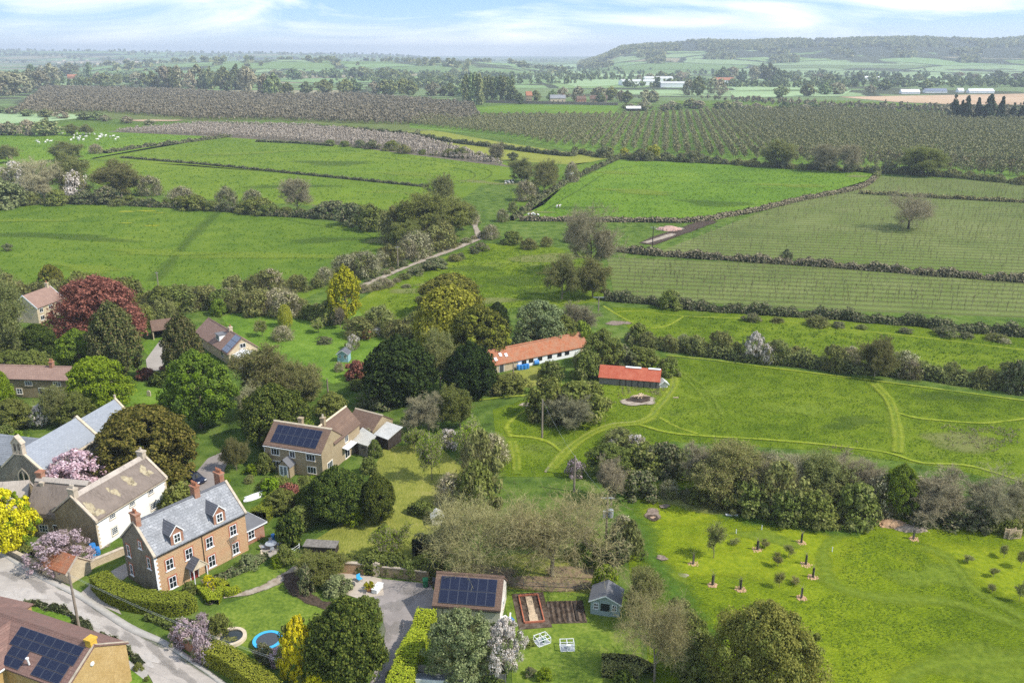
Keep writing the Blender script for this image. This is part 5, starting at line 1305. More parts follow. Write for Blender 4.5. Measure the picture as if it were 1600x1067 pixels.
# ------------------------------------------------------------------ chalet bungalow with dormer, solar sheet and white conservatory
b = Bld('chalet_bungalow', 'brown-roofed bungalow with one dormer and grey solar panels', 'bungalow', (306,519), (357,552), 2.7, 6.4, (322.8,495.7))
b.walls('w_cream'); b.roof('rf_pinkbrown', .4, .25, .14); b.ridge('rf_pinkbrown')
sl_ = (b.D/2)/math.cos(b.ang)
pw, ph_ = 1.0, (sl_+.2)/3
b.solar(b.L-3.05, -.15, 3, 3, pw, ph_, 'solar_grey')
b.chimney(b.L*.66, b.D/2+.1, .7, .7, b.zr+1.0, 'stone_trim', 1)
x = b.L*.60; w = 2.; v0 = b.ze+.6; m = MB(); y0 = .6/math.tan(b.ang); h = 1.5; d1 = (h)/math.tan(b.ang)+y0
m.poly([(x-w/2,y0,v0),(x+w/2,y0,v0),(x+w/2,y0,v0+h),(x-w/2,y0,v0+h)]); m.poly([(x-w/2,y0,v0),(x-w/2,y0,v0+h),(x-w/2,d1,v0+h)]); m.poly([(x+w/2,y0,v0+h),(x+w/2,y0,v0),(x+w/2,d1,v0+h)])
dm = m.build('dormer', MATS['white_paint'], b.o); q = MB(); q.box(x-w/2-.15, x+w/2+.15, y0-.2, d1+.1, v0+h, v0+h+.12); q.build('dormer_roof', MATS['rf_felt'], dm); window(dm, (x, y0, v0+.3), 0, 1.5, 1., 3, 1, None, 'white_paint', 'glass', .05)
b.win('F', b.L*.2, .9, 1.2, 1.1, 2, 1, None); b.win('F', b.L*.8, .9, 1.2, 1.1, 2, 1, None); b.win('R', b.D/2, 3.2, 1.3, 1., 2, 1, None)
cv = empty('conservatory', (b.L+.02, b.D*.1, 0)); cv.parent = b.o
m = MB(); cw, cdp = 3.6, 4.6
m.prism([(0, 2.2), (cdp, 2.2), (cdp/2, 3.1)], 0, cw); m.build('conservatory_roof', MATS['white_plastic'], cv)
m = MB()
for i in range(6):
    yy = i*cdp/5; m.box(cw-.08, cw, yy-.05, yy+.05, 0, 2.2)
for i in range(5):
    xx = i*cw/4
    for yy in (0, cdp-.08): m.box(xx-.05, xx+.05, yy, yy+.08, 0, 2.2)
m.box(0, cw, .0, .08, 0, .7); m.box(0, cw, cdp-.08, cdp, 0, .7); m.box(cw-.08, cw, .08, cdp-.08, 0, .7); m.box(0, cw, 0, .08, 2.05, 2.2); m.box(cw-.08, cw, .08, cdp-.08, 2.05, 2.2)
m.build('conservatory_frame', MATS['white_paint'], cv)
m = MB(); m.box(.05, cw-.06, .03, .05, .7, 2.05); m.box(.05, cw-.06, cdp-.05, cdp-.03, .7, 2.05); m.box(cw-.05, cw-.03, .1, cdp-.1, .7, 2.05); m.build('conservatory_glass', MATS['glass_pale'], cv)
# open-fronted garage in front of it
b = Bld('open_garage', 'small open-fronted garage with dark pitched roof and cream end wall', 'garage', (238,517), (257,514.5), 2.2, 4.6, None, 3.9)
b.L = 5.0
m = MB(); m.box(0, .2, 0, b.D, 0, 2.2); m.box(b.L-.2, b.L, 0, b.D, 0, 2.2); m.box(.2, b.L-.2, b.D-.2, b.D, 0, 2.2); m.poly([(b.L,0,2.2),(b.L,b.D,2.2),(b.L,b.D/2,3.9)]); m.poly([(0,b.D,2.2),(0,0,2.2),(0,b.D/2,3.9)]); m.build('wall', MATS['w_cream'], b.o)
b.roof('rf_brown', .2, .1, .12); m = MB(); m.box(.3, b.L-.3, b.D-.6, b.D-.25, 0, 2.1); m.build('painted_shade', MATS['dark_void'], b.o); m = MB(); m.box(b.L-.01, b.L+.04, 1.2, 2.6, 0, 2.0); m.build('door', MATS['sage_paint'], b.o)  # near-black block at the back paints in the shade of the open interior

# ------------------------------------------------------------------ buff stone house with solar panels and rear wing
b = Bld('solar_house', 'buff stone house with dark solar panels and small gabled porch', 'house', (412.7,693.7), (502,708), 4.3, 6.6, (427,657.7))
b.walls('w_buff'); b.roof('rf_brown', .2, .08, .14); b.ridge('stone_trim'); b.gutter('white_paint', (0.05,))
sl_ = (b.D/2)/math.cos(b.ang); pw = b.L*.79/7
b.solar(b.L*.10, sl_*.12, 7, 2, pw, sl_*.38, 'solar_navy')
for u, w, c in ((.19, 1.45, 3), (.49, .95, 2), (.81, 1.5, 3)): b.win('F', b.L*u, 2.75, w, 1.1, c, 1, 'stone_trim')
for u, w, c in ((.21, 1.6, 3), (.815, 1.5, 3)): b.win('F', b.L*u, .6, w, 1.15, c, 1, 'stone_trim')
# wing flush with the right gable
WD = 5.4; wx0 = b.L - .46*b.L; wz = b.zr
m = MB(); ze = b.ze
m.poly([(b.L,b.D,0),(b.L,b.D+WD,0),(b.L,b.D+WD,ze),(b.L,b.D,ze)]); m.poly([(b.L,b.D+WD,0),(wx0,b.D+WD,0),(wx0,b.D+WD,ze),((wx0+b.L)/2,b.D+WD,wz-.06),(b.L,b.D+WD,ze)]); m.poly([(wx0,b.D+WD,0),(wx0,b.D,0),(wx0,b.D,ze),(wx0,b.D+WD,ze)])
wg = m.build('wing', MATS['w_buff'], b.o)
m = MB(); xm = (wx0+b.L)/2; s_ = (wz-ze)/(b.L-xm); e = .25
m.prism([(wx0-e, ze-e*s_), (xm, wz), (b.L+e, ze-e*s_), (b.L+e, ze-e*s_+.2), (xm, wz+.2), (wx0-e, ze-e*s_+.2)], b.D*.55, b.D+WD+.12, 0, 'y'); m.build('wing_roof', MATS['rf_brown'], wg)
m = MB(); m.prism([(xm-.15, wz+.06), (xm+.15, wz+.06), (xm, wz+.3)], b.D*.5, b.D+WD+.15, 0, 'y'); m.build('ridge_tiles', MATS['stone_trim'], wg)
window(wg, (b.L, b.D+1.0, 2.8), math.pi/2, 1.0, 1.1, 2, 1, 'stone_trim', 'white_paint', 'glass'); 
b.win('R', 2.2, .7, 1.5, 1.2, 3, 1, 'stone_trim'); window(wg, (b.L, b.D+1.0, .1), math.pi/2, 1.5, 2.0, 2, 1, 'stone_trim', 'white_paint', 'glass')
m = MB(); m.prism([(-.05, 0), (1., -.2), (1., -.12), (-.05, .12)], -1.5, 1.5, 0, 'y'); m.build('door_canopy', MATS['white_plastic'], b.o, (b.L+.03, b.D+1.0, 2.35))
b.chimney(b.L*.44, b.D/2+.5, .7, .6, b.zr+1.05, 'w_buff', 0); b.chimney(b.L*.78, b.D/2+1.4, .65, .6, b.zr+1.2, 'w_buff', 1, 'pot_cream')
x0 = b.L*.42; w = 2.1; pd = 1.6; pz, pr_ = 1.9, 2.95
m = MB(); m.poly([(x0-w/2,-pd,0),(x0+w/2,-pd,0),(x0+w/2,-pd,pz),(x0,-pd,pr_),(x0-w/2,-pd,pz)]); m.poly([(x0+w/2,-pd,0),(x0+w/2,-.02,0),(x0+w/2,-.02,pz),(x0+w/2,-pd,pz)]); m.poly([(x0-w/2,-.02,0),(x0-w/2,-pd,0),(x0-w/2,-pd,pz),(x0-w/2,-.02,pz)])
pc = m.build('porch', MATS['w_buff'], b.o)
m = MB()
for sg in (-1, 1):
    q = [(x0+sg*(w/2+.15), -pd-.12, pz-.12), (x0, -pd-.12, pr_+.02), (x0, -.03, pr_+.02), (x0+sg*(w/2+.15), -.03, pz-.12)]; m.poly(q[::-sg]); m.poly([(p[0], p[1], p[2]+.1) for p in q[::sg]])
m.build('porch_roof', MATS['rf_felt'], pc)
m = MB(); m.box(x0-.75, x0+.75, -pd-.06, -pd-.01, 0, 2.05); m.build('porch_door', MATS['white_paint'], pc); m = MB(); m.box(x0-.55, x0-.1, -pd-.075, -pd-.06, .5, 1.9); m.box(x0+.1, x0+.55, -pd-.075, -pd-.06, .5, 1.9); m.build('pane', MATS['glass_pale'], pc)
# ------------------------------------------------------------------ tiled outbuilding with tin lean-tos
b = Bld('outbuilding', 'small brown tiled outbuilding behind the solar house', 'outbuilding', (541,662), (582,673), 2.3, 5.4, (591,648))
b.walls('w_buff'); b.roof('rf_brown', .2, .1, .14); b.ridge('stone_trim')
def leanto(name, label, pts, z, zl, wall, roofm, cat='shed'):
    """roof corners given in photo px (far-left, far-right, near-right, near-left) with their heights"""
    W = [(*P(p[0], p[1], h), h) for p, h in zip(pts, z)]
    cx = sum(w[0] for w in W)/4; cy = sum(w[1] for w in W)/4
    o = empty(name, (cx, cy, 0)); tag(o, label, cat)
    L_ = [(w[0]-cx, w[1]-cy, w[2]) for w in W]
    m = MB(); m.poly([(p[0]*1.06, p[1]*1.06, p[2]) for p in L_][::-1]); m.poly([(p[0]*1.06, p[1]*1.06, p[2]-.08) for p in L_])
    for i in range(4): a, c = L_[i], L_[(i+1) % 4]; m.poly([(a[0]*1.06, a[1]*1.06, a[2]-.08), (a[0]*1.06, a[1]*1.06, a[2]), (c[0]*1.06, c[1]*1.06, c[2]), (c[0]*1.06, c[1]*1.06, c[2]-.08)])
    m.build('roof', MATS[roofm], o)
    m = MB()
    for i in range(4):
        a, c = L_[i], L_[(i+1) % 4]; m.poly([(a[0]*.94, a[1]*.94, 0), (c[0]*.94, c[1]*.94, 0), (c[0]*.94, c[1]*.94, c[2]-.09), (a[0]*.94, a[1]*.94, a[2]-.09)])
    m.build('wall', MATS[wall], o)
    return o, L_
o, q = leanto('tin_shed', 'dark timber shed with pale corrugated roof nearest the solar house', [(566.5,668), (587,681), (574,696), (548.5,688)], (2.7, 2.7, 2.2, 2.2), 0, 'wood_grey', 'rf_asbestos')
m = MB(); m.box(-.4, .4, -.03, .03, 0, 1.8); m.build('door', MATS['wood_dark'], o, ((q[3][0]*.7+q[2][0]*.3)*.965, (q[3][1]*.7+q[2][1]*.3)*.965, 0), (0, 0, math.atan2(q[2][1]-q[3][1], q[2][0]-q[3][0])))
m = MB(); m.box(-.4, .4, -.03, .03, 1.1, 1.7); m.build('window', MATS['glass'], o, ((q[3][0]*.25+q[2][0]*.75)*.965, (q[3][1]*.25+q[2][1]*.75)*.965, 0), (0, 0, math.atan2(q[2][1]-q[3][1], q[2][0]-q[3][0])))
o, q = leanto('open_shed', 'open-sided shed with silvery corrugated roof, farther from the solar house', [(604,659), (628,667), (606,686), (585,678)], (2.6, 2.6, 2.1, 2.1), 0, 'wood_dark', 'rf_tin')
# ------------------------------------------------------------------ long pantiled barn
b = Bld('long_barn', 'long low barn with orange pantile roof', 'barn', (764,571), (918,539), 2.0, 5.2, (761,549))
b.walls('w_cream'); b.roof('rf_pantile', .3, .15, .14, sag=.12); b.ridge('rf_pantile')
m = MB(); m.box(.28*b.L, .92*b.L, -.05, .0, .05, 1.85); m.build('white_boarding', MATS['white_paint'], b.o)
b.win('F', .05*b.L, .75, .7, .8, 1, 1, None); b.door('F', .12*b.L, 1.0, 1.75, 'grey_plastic')
for u in (.34, .41, .50, .60, .70, .78): loc, rz = b.place('F', u*b.L, .75); window(b.o, (loc[0], -.052, .75), 0, 1.1, .85, 2, 1, None, 'wood_dark', 'glass', .05, False)
for u, v in ((.08, .30), (.14, .55), (.19, .45)):
    m = MB(); m.box(-.3, .3, -.4, .4, 0, .08); m.build('rooflight', MATS['white_paint'], b.o, b.slope(u*b.L, v*(b.D/2)/math.cos(b.ang), b.th), (b.ang, 0, 0))
# red tin barn
b = Bld('tin_barn', 'low barn with bright red corrugated iron roof', 'barn', (936,588), (1030.4,595.6), 1.6, 4.6, (1030,577))
b.walls('wood_grey'); b.roof('rf_redtin', .25, .15, .06)
m = MB(); y, z = b.D/2, b.zr+b.th
for u0, u1 in ((.42, .68), (.80, 1.0)): m.prism([(y-.35, z-.12), (y+.2, z-.05), (y+.2, z+.03), (y, z+.08), (y-.35, z-.06)], b.L*u0, b.L*u1)
m.build('ridge_cap', MATS['white_plastic'], b.o)
m = MB()
for i in range(7): x = b.L*(.35+i*.1); m.box(x-.08, x+.08, -.08, .0, 0, 1.5)
m.build('post', MATS['wood_dark'], b.o)
# ------------------------------------------------------------------ garage with solar roof
b = Bld('rendered_garage', 'cream rendered garage with roof covered in navy solar panels', 'garage', (677,944), (781,952), 2.5, 5.6, (686,895))
b.walls('w_render', 'w_offwhite'); b.roof('rf_brown', .2, .12, .14); b.ridge('rf_brown'); sl_ = (b.D/2)/math.cos(b.ang)
b.solar(b.L*.075, sl_*.06, 6, 2, b.L*.85/6, sl_*.43, 'solar_navy', .02, .06); b.gutter('black_iron', (b.L*.14,)); b.win('R', b.D/2, .9, .9, 1., 2, 1, None); b.door('L', b.D/2, 2.4, 2.1, 'wood_dark')
# ------------------------------------------------------------------ house with solar panels at the bottom left corner
b = Bld('corner_house', 'golden stone house with red-brown roof and dark solar panels beside the lane', 'house', (-70,1012), (105,1076), 4.6, 7.2, (128,1003))
b.walls('w_gold'); b.roof('rf_redbrown', .25, .12, .16); b.ridge('rf_redbrown', w=.2)
sl_ = (b.D/2)/math.cos(b.ang); pw = 1.02; ph_ = 1.62
u1 = b.L-.7; pw = 1.24; rh = sl_*.225; n7 = 7; v0 = sl_-.35
for k in (1, 2): b.solar(u1-n7*pw, v0-rh*k, n7, 1, pw, rh, 'solar_navy', .03, .07)
for k in (3, 4): b.solar(u1-n7*pw+.5, v0-rh*k, 2, 1, pw, rh, 'solar_navy', .03, .07); b.solar(u1-3.25*pw, v0-rh*k, 3, 1, pw, rh, 'solar_navy', .03, .07)
m = MB(); m.tube((0, 0, 0), (0, -.1, .75), .09, .09, 8); m.tube((0, -.1, .75), (0, -.1, .85), .16, .16, 8); m.build('flue', MATS['white_plastic'], b.o, b.slope(u1-n7*pw+3.05*pw, v0-rh*3.2, b.th))
b.chimney(b.L-.4, b.D/2+.05, .75, .75, b.zr+.85, 'yellow_stone', 0); b.win('F', b.L*.35, 3.1, 1.1, 1.1, 2, 1, None); b.coping('stone_cop', b.L, .2, .1)
m = MB(); m.ball((b.L+.06, b.D*.42, b.zr-1.6), .12, .25, .25); m.build('gable_vent', MATS['white_plastic'], b.o)
m = MB(); cx = b.L*.28                     # cross wing on its left
m.prism([(cx-3, b.ze-.1), (cx, b.zr-.15), (cx+3, b.ze-.1), (cx+3, b.ze+.1), (cx, b.zr+.05), (cx-3, b.ze+.1)], -3.2, b.D/2, 0, 'y'); wr = m.build('wing_roof', MATS['rf_redbrown'], b.o)
m = MB(); m.poly([(cx-2.7,-3.,0),(cx+2.7,-3.,0),(cx+2.7,-3.,b.ze-.1),(cx,-3.,b.zr-.3),(cx-2.7,-3.,b.ze-.1)]); m.poly([(cx+2.7,-3.,0),(cx+2.7,0,0),(cx+2.7,0,b.ze-.05),(cx+2.7,-3.,b.ze-.05)]); m.poly([(cx-2.7,0,0),(cx-2.7,-3.,0),(cx-2.7,-3.,b.ze-.05),(cx-2.7,0,b.ze-.05)]); m.build('wing_wall', MATS['w_gold'], wr)
m = MB(); m.box(cx+2.98, cx+3.1, -3.3, 0, b.ze-.12, b.ze+.02); m.build('gutter', MATS['white_paint'], wr)
b2 = Bld('neighbour_house', 'house with red-brown roof and yellow chimney behind the corner house', 'house', (-152,973), (-30,1003), 4.2, 6.5, (-10,967)); b2.walls('w_gold'); b2.roof('rf_redbrown', .25, .1, .15); b2.ridge('rf_redbrown'); b2.chimney(b2.L-2.6, b2.D/2, .8, .8, b2.zr+1.1, 'yellow_stone', 1, 'white_plastic'); b2.win('F', b2.L*.8, 2.6, 1., 1., 2, 1, None)
# ------------------------------------------------------------------ stone outhouse by the lane
b = Bld('stone_outhouse', 'small stone outhouse with orange tiled roof beside the lane', 'outhouse', (64,882), (106,897), 1.5, 3.2, None, 2.9)
b.walls('w_cream'); b.roof('rf_pantile', .12, .1, .12); b.coping('stone_cop', b.L, .25, .1)
# ------------------------------------------------------------------ poles and wires
def pole(bx, by, ty, label, arm=0., trans=False, mat='pole_wood', az=0., light=False):
    x, y = P(bx, by); h = zat(ty, y); o = empty('utility_pole', (x, y, 0), az); tag(o, label, 'pole', 'utility poles')
    r = .15
    m = MB(); m.tube((0, 0, 0), (0, 0, h), r*1.15, r*.8, 8); m.build('shaft', MATS[mat], o)
    if arm:
        m = MB(); m.box(-arm, arm, -.06, .06, h-.35, h-.2); m.build('crossarm', MATS['metal_grey'], o)
        for u in (-arm*.9, 0, arm*.9):
            m = MB(); m.lathe([(.02, h-.2), (.05, h-.18), (.07, h-.08), (.03, h+.06), (0, h+.07)], (u, 0), 8); m.build('insulator', MATS['wood_dark'], o)
    if trans:
        m = MB(); m.lathe([(0, h*.52), (.36, h*.52), (.38, h*.54), (.38, h*.54+1.0), (.2, h*.54+1.1), (0, h*.54+1.1)], (.45, -.2), 14); m.box(-.1, .5, -.15, .05, h*.55, h*.57); m.build('transformer', MATS['metal_grey'], o)
        m = MB(); m.box(-.55, -.15, -.35, .05, h*.5, h*.5+1.0); m.build('fuse_box', MATS['metal_grey'], o)
    if light:
        m = MB(); m.tube((0, 0, h*.96), (.9, 0, h*1.0), .035, .03, 6); m.ball((1.0, 0, h), .2, .1, .07); m.build('lamp_arm', MATS['metal_grey'], o)
    return (x, y, h)
pA = pole(126, 993, 893, 'tall wooden pole on the verge beside the lane', 0, False)
pB = pole(947, 840, 775, 'pole with crossarm and grey transformer at the field edge', .95, True)
pC = pole(847, 684, 624, 'slender leaning pole on the grass near the forked paths', 0)
pD = pole(897, 768, 712, 'thin pole rising among shrubs beside the wide bare trees', 0)
pE = pole(1019, 393, 354, 'dark pole with crossarm at the corner of the young orchard', .9, False, 'wood_dark')
pF = pole(935, 486, 463, 'pole with wide crossarm at the start of the mown paths', 1.4)
pG = pole(622, 418, 385, 'pole beside the hedge of the field lane', .6)
pH = pole(249, 459, 425, 'pole with small grey can at the edge of the big field', .4)
pI = pole(281, 482, 460, 'short pole behind the open garage', 0)
pJ = pole(513, 622, 592, 'plain pole beside the garden conifers', 0)
pK = pole(504, 655, 630, 'pole with lamp arm behind the solar house chimney', 0, light=True)
pL = pole(802, 588, 565, 'slim pole in the yard before the long barn', 0)
def wire(a, b, label, sag=.6, off=0.):
    n = 10; m = MB(); pr = None
    for i in range(n+1):
        t = i/n; q = (a[0]+(b[0]-a[0])*t+off, a[1]+(b[1]-a[1])*t, a[2]+(b[2]-a[2])*t - sag*4*t*(1-t))
        if pr: m.tube(pr, q, .008, .008, 3, 0, False)
        pr = q
    return tag(m.build('overhead_wire', MATS['metal_grey']), label, 'wire', 'overhead wires')
fx, fy = P(440, 1120)
for i in range(2): wire((pA[0], pA[1], pA[2]-.3-.25*i), (fx, fy, 7.-.25*i), 'overhead wires running along the lane verge', .5, .1*i)
wire((pB[0], pB[1], pB[2]-.1), (pD[0], pD[1], pD[2]-.1), 'overhead wire from the transformer pole to the thin pole', .4)
wire((pD[0], pD[1], pD[2]-.1), (pC[0], pC[1], pC[2]-.1), 'overhead wire from the thin pole to the leaning pole', .5)

# ------------------------------------------------------------------ walls, hedges and fences of the gardens
def wallrun(name, label, pts, w, h, mat, cat='wall'):
    c = PL(pts); m = MB()
    for a, b2 in zip(c[:-1], c[1:]):
        d = Vector((b2[0]-a[0], b2[1]-a[1])); d2 = d.normalized(); n = Vector((-d2.y, d2.x))*w/2; e = d2*w*.48
        q = [(a[0]-n.x-e.x, a[1]-n.y-e.y), (b2[0]-n.x+e.x*.9, b2[1]-n.y+e.y*.9), (b2[0]+n.x+e.x*.9, b2[1]+n.y+e.y*.9), (a[0]+n.x-e.x, a[1]+n.y-e.y)]
        m.prism(q, 0, h, 0, 'z'); q2 = [(p[0]+(p[0]-(a[0]+b2[0])/2)*.0, p[1]) for p in q]
    o = m.build(name, MATS[mat]); m2 = MB()
    for a, b2 in zip(c[:-1], c[1:]):
        d = Vector((b2[0]-a[0], b2[1]-a[1])); d2 = d.normalized(); n = Vector((-d2.y, d2.x))*(w/2+.05)
        m2.prism([(a[0]-n.x, a[1]-n.y), (b2[0]-n.x, b2[1]-n.y), (b2[0]+n.x, b2[1]+n.y), (a[0]+n.x, a[1]+n.y)], h, h+.1, 0, 'z')
    m2.build('coping', MATS['stone_cop'], o)
    return tag(o, label, cat)
wallrun('stone_wall', 'low stone wall beside the gravel side drive', [(118,902),(150,884),(194,866)], .4, 1.0, 'w_cream')
wallrun('stone_wall', 'stone retaining wall along the pavement below the garden', [(0,858),(40,878),(64,893)], .4, .8, 'w_grey')
wallrun('brick_wall', 'brick garden wall under the mauve wisteria', [(271,1000),(290,1012),(326,1036)], .35, 1.6, 'w_brick')
wallrun('garden_wall', 'long brown stone wall behind the patio', [(512,893),(560,896),(588,899)], .4, 1.5, 'w_ham')
wallrun('garden_wall', 'short ivy-topped stone wall behind the bins', [(598,900),(630,903),(668,908)], .4, 1.4, 'w_brown')
wallrun('churchyard_wall', 'pale stone wall left of the churchyard trees', [(68,664),(78,654),(86,645)], .4, 1.3, 'w_cream')
wallrun('gate_pier', 'stone gate pier beside the patio', [(587,899),(592,899)], .5, 1.9, 'stone_trim', 'pier')
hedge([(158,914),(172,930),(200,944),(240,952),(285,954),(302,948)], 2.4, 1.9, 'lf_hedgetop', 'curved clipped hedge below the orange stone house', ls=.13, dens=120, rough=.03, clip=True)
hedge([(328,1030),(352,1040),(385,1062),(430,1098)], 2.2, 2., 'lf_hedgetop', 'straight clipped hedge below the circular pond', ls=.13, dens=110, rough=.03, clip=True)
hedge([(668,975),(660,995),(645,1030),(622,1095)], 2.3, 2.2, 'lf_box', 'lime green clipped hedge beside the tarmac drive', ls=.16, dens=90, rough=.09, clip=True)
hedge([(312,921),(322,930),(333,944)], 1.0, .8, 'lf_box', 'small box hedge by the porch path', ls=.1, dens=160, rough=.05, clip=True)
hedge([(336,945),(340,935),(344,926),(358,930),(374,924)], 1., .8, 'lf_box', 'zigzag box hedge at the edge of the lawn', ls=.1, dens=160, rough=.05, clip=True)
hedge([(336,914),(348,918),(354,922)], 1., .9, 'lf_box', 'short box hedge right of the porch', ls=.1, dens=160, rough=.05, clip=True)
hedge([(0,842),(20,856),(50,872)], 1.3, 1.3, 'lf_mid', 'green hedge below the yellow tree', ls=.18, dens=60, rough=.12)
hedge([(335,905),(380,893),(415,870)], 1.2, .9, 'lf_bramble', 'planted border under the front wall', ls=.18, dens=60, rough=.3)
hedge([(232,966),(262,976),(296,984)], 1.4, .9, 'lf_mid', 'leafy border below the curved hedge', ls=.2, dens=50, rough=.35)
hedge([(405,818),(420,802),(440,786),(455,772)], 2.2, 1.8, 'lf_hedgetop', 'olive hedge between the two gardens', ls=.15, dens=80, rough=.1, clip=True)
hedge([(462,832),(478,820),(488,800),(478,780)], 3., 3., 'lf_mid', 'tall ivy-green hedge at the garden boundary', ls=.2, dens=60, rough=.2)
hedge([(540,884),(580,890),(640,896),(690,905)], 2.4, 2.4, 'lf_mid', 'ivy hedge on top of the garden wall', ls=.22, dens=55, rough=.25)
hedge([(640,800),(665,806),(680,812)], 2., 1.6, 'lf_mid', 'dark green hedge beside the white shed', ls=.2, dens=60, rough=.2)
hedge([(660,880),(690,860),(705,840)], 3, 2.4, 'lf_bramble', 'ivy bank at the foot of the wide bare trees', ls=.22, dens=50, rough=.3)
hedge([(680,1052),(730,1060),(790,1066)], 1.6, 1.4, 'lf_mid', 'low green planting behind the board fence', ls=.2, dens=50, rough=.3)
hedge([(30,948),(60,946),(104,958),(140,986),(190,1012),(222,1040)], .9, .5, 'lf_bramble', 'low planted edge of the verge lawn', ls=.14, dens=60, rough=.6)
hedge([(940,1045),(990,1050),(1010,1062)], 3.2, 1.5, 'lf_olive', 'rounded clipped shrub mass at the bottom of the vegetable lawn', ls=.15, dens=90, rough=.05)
def postfence(label, pts, h, step, rails, mat, name='fence', board=False):
    c = resample(PL(pts), step, False); o = empty(name, (c[0][0], c[0][1], 0)); tag(o, label, 'fence')
    k = c - c[0]
    m = MB()
    for p in k: m.box(p[0]-.05, p[0]+.05, p[1]-.05, p[1]+.05, 0, h+.08)
    m.build('post', MATS[mat], o); m = MB()
    for a, b2 in zip(k[:-1], k[1:]):
        if board:
            d = unit(b2-a); n = np.array([-d[1], d[0]])*.02
            m.prism([(a[0]-n[0], a[1]-n[1]), (b2[0]-n[0], b2[1]-n[1]), (b2[0]+n[0], b2[1]+n[1]), (a[0]+n[0], a[1]+n[1])], .05, h, 0, 'z')
        else:
            for z in rails: m.tube((a[0], a[1], z), (b2[0], b2[1], z), .022, .022, 4, 0, False)
    m.build('panel' if board else 'rail', MATS[mat], o)
    return o
postfence('grey board fence along the bottom edge behind the white lid', [(652,1056),(700,1063),(790,1072)], 1.5, 1.8, (), 'wood_grey', board=True)
postfence('low post and wire fence behind the vegetable beds', [(786,916),(850,918),(925,922),(962,928)], .9, 2.2, (.25, .5, .75), 'wood_grey')
postfence('short white rail by the garden steps', [(457,866),(468,858)], .8, 1.2, (.4, .75), 'white_paint')
# ------------------------------------------------------------------ small buildings
def hut(name, label, px, py, w, d, h, hr, rz, wall, roofm, wins, door=None, cat='summerhouse', trim='white_paint', veranda=False):
    x, y = P(px, py); o = empty(name, (x, y, 0), rz); tag(o, label, cat)
    m = MB(); m.poly([(-w/2,0,0),(w/2,0,0),(w/2,0,h),(0,0,hr),(-w/2,0,h)]); m.poly([(w/2,0,0),(w/2,d,0),(w/2,d,h),(w/2,0,h)]); m.poly([(w/2,d,0),(-w/2,d,0),(-w/2,d,h),(0,d,hr),(w/2,d,h)]); m.poly([(-w/2,d,0),(-w/2,0,0),(-w/2,0,h),(-w/2,d,h)])
    m.build('wall', MATS[wall], o)
    m = MB(); s_ = (hr-h)/(w/2); e = .22; t = .07
    m.prism([(-w/2-e, h-e*s_+.02), (0, hr+.02), (w/2+e, h-e*s_+.02), (w/2+e, h-e*s_+.02+t), (0, hr+.02+t), (-w/2-e, h-e*s_+.02+t)], -.35, d+.15, 0, 'y'); m.build('roof', MATS[roofm], o)
    m = MB()
    for sg in (-1, 1): m.poly([(sg*(w/2+e), -.37, h-e*s_-.06), (0, -.37, hr-.06), (0, -.37, hr+.1), (sg*(w/2+e), -.37, h-e*s_+.1)][::-sg])
    m.build('bargeboard', MATS[trim], o)
    for (u, z, ww, hh) in wins: window(o, (u, 0, z), 0, ww, hh, 2, 2, None, trim, 'glass', .05, False)
    if door:
        m = MB(); m.box(door[0]-door[1]/2, door[0]+door[1]/2, -.06, -.005, .02, h*.95, 0); m.box(door[0]-door[1]/2+.12, door[0]+door[1]/2-.12, -.07, -.06, .7, h*.85, 1); m.build('door', [MATS[wall], MATS['glass']], o)
    return o
hut('summerhouse', 'grey-green summerhouse with dark felt roof beside the vegetable beds', 945, 962, 3.4, 2.8, 2.0, 2.9, -.22, 'sage_paint', 'rf_felt', ((-1.05,.75,.55,.9), (1.05,.75,.55,.9)), (0,1.3))
hut('summerhouse', 'small pale blue summerhouse on the upper garden lawn', 536, 566, 2.3, 2.0, 1.9, 2.7, -.1, 'blue_paint', 'rf_slatedark', ((-.6,.9,.6,.8), (.55,.9,.6,.8)))
hut('garden_shed', 'tiny white weathered shed beside the wide bare tree', 684, 820, 1.5, 1.3, 1.3, 1.8, .2, 'w_offwhite', 'rf_tin', (), (0,.7), 'shed')
hut('garden_shed', 'small rusty brown hut with curved hood beyond the upper lawn', 572, 530, 1.6, 1.6, 1.5, 2.2, .0, 'rust', 'rust', (), None, 'shed', 'rust')
hut('garden_shed', 'small white shed behind the rusty hut', 588, 524, 1.8, 1.5, 1.2, 1.6, .0, 'w_offwhite', 'rf_felt', (), None, 'shed')
hut('chicken_house', 'small white hut at the end of the red tin barn', 1037, 606, 1.6, 1.4, .9, 1.5, .1, 'w_offwhite', 'rf_tin', (), None, 'hut')
m = MB(); x, y = P(136, 790); m.prism([(0, 0), (2.6, 0), (2.6, 2), (0, 2)], 0, 1, 0, 'z') if False else None
x, y = P(500, 868); m = MB(); m.box(-2.2, 2.2, -.9, .9, 1.15, 1.22); 
for i in range(11): m.box(-2.2+i*.4, -2.17+i*.4, -.9, .9, 1.22, 1.24)
o = empty('log_store', (x, y+1, 0), -.1); tag(o, 'low grey slatted roof beside the garden wall', 'log store'); m.build('roof', MATS['wood_grey'], o); m = MB(); m.box(-2.1, 2.1, -.8, .8, 0, 1.15); m.build('wall', MATS['wood_dark'], o)

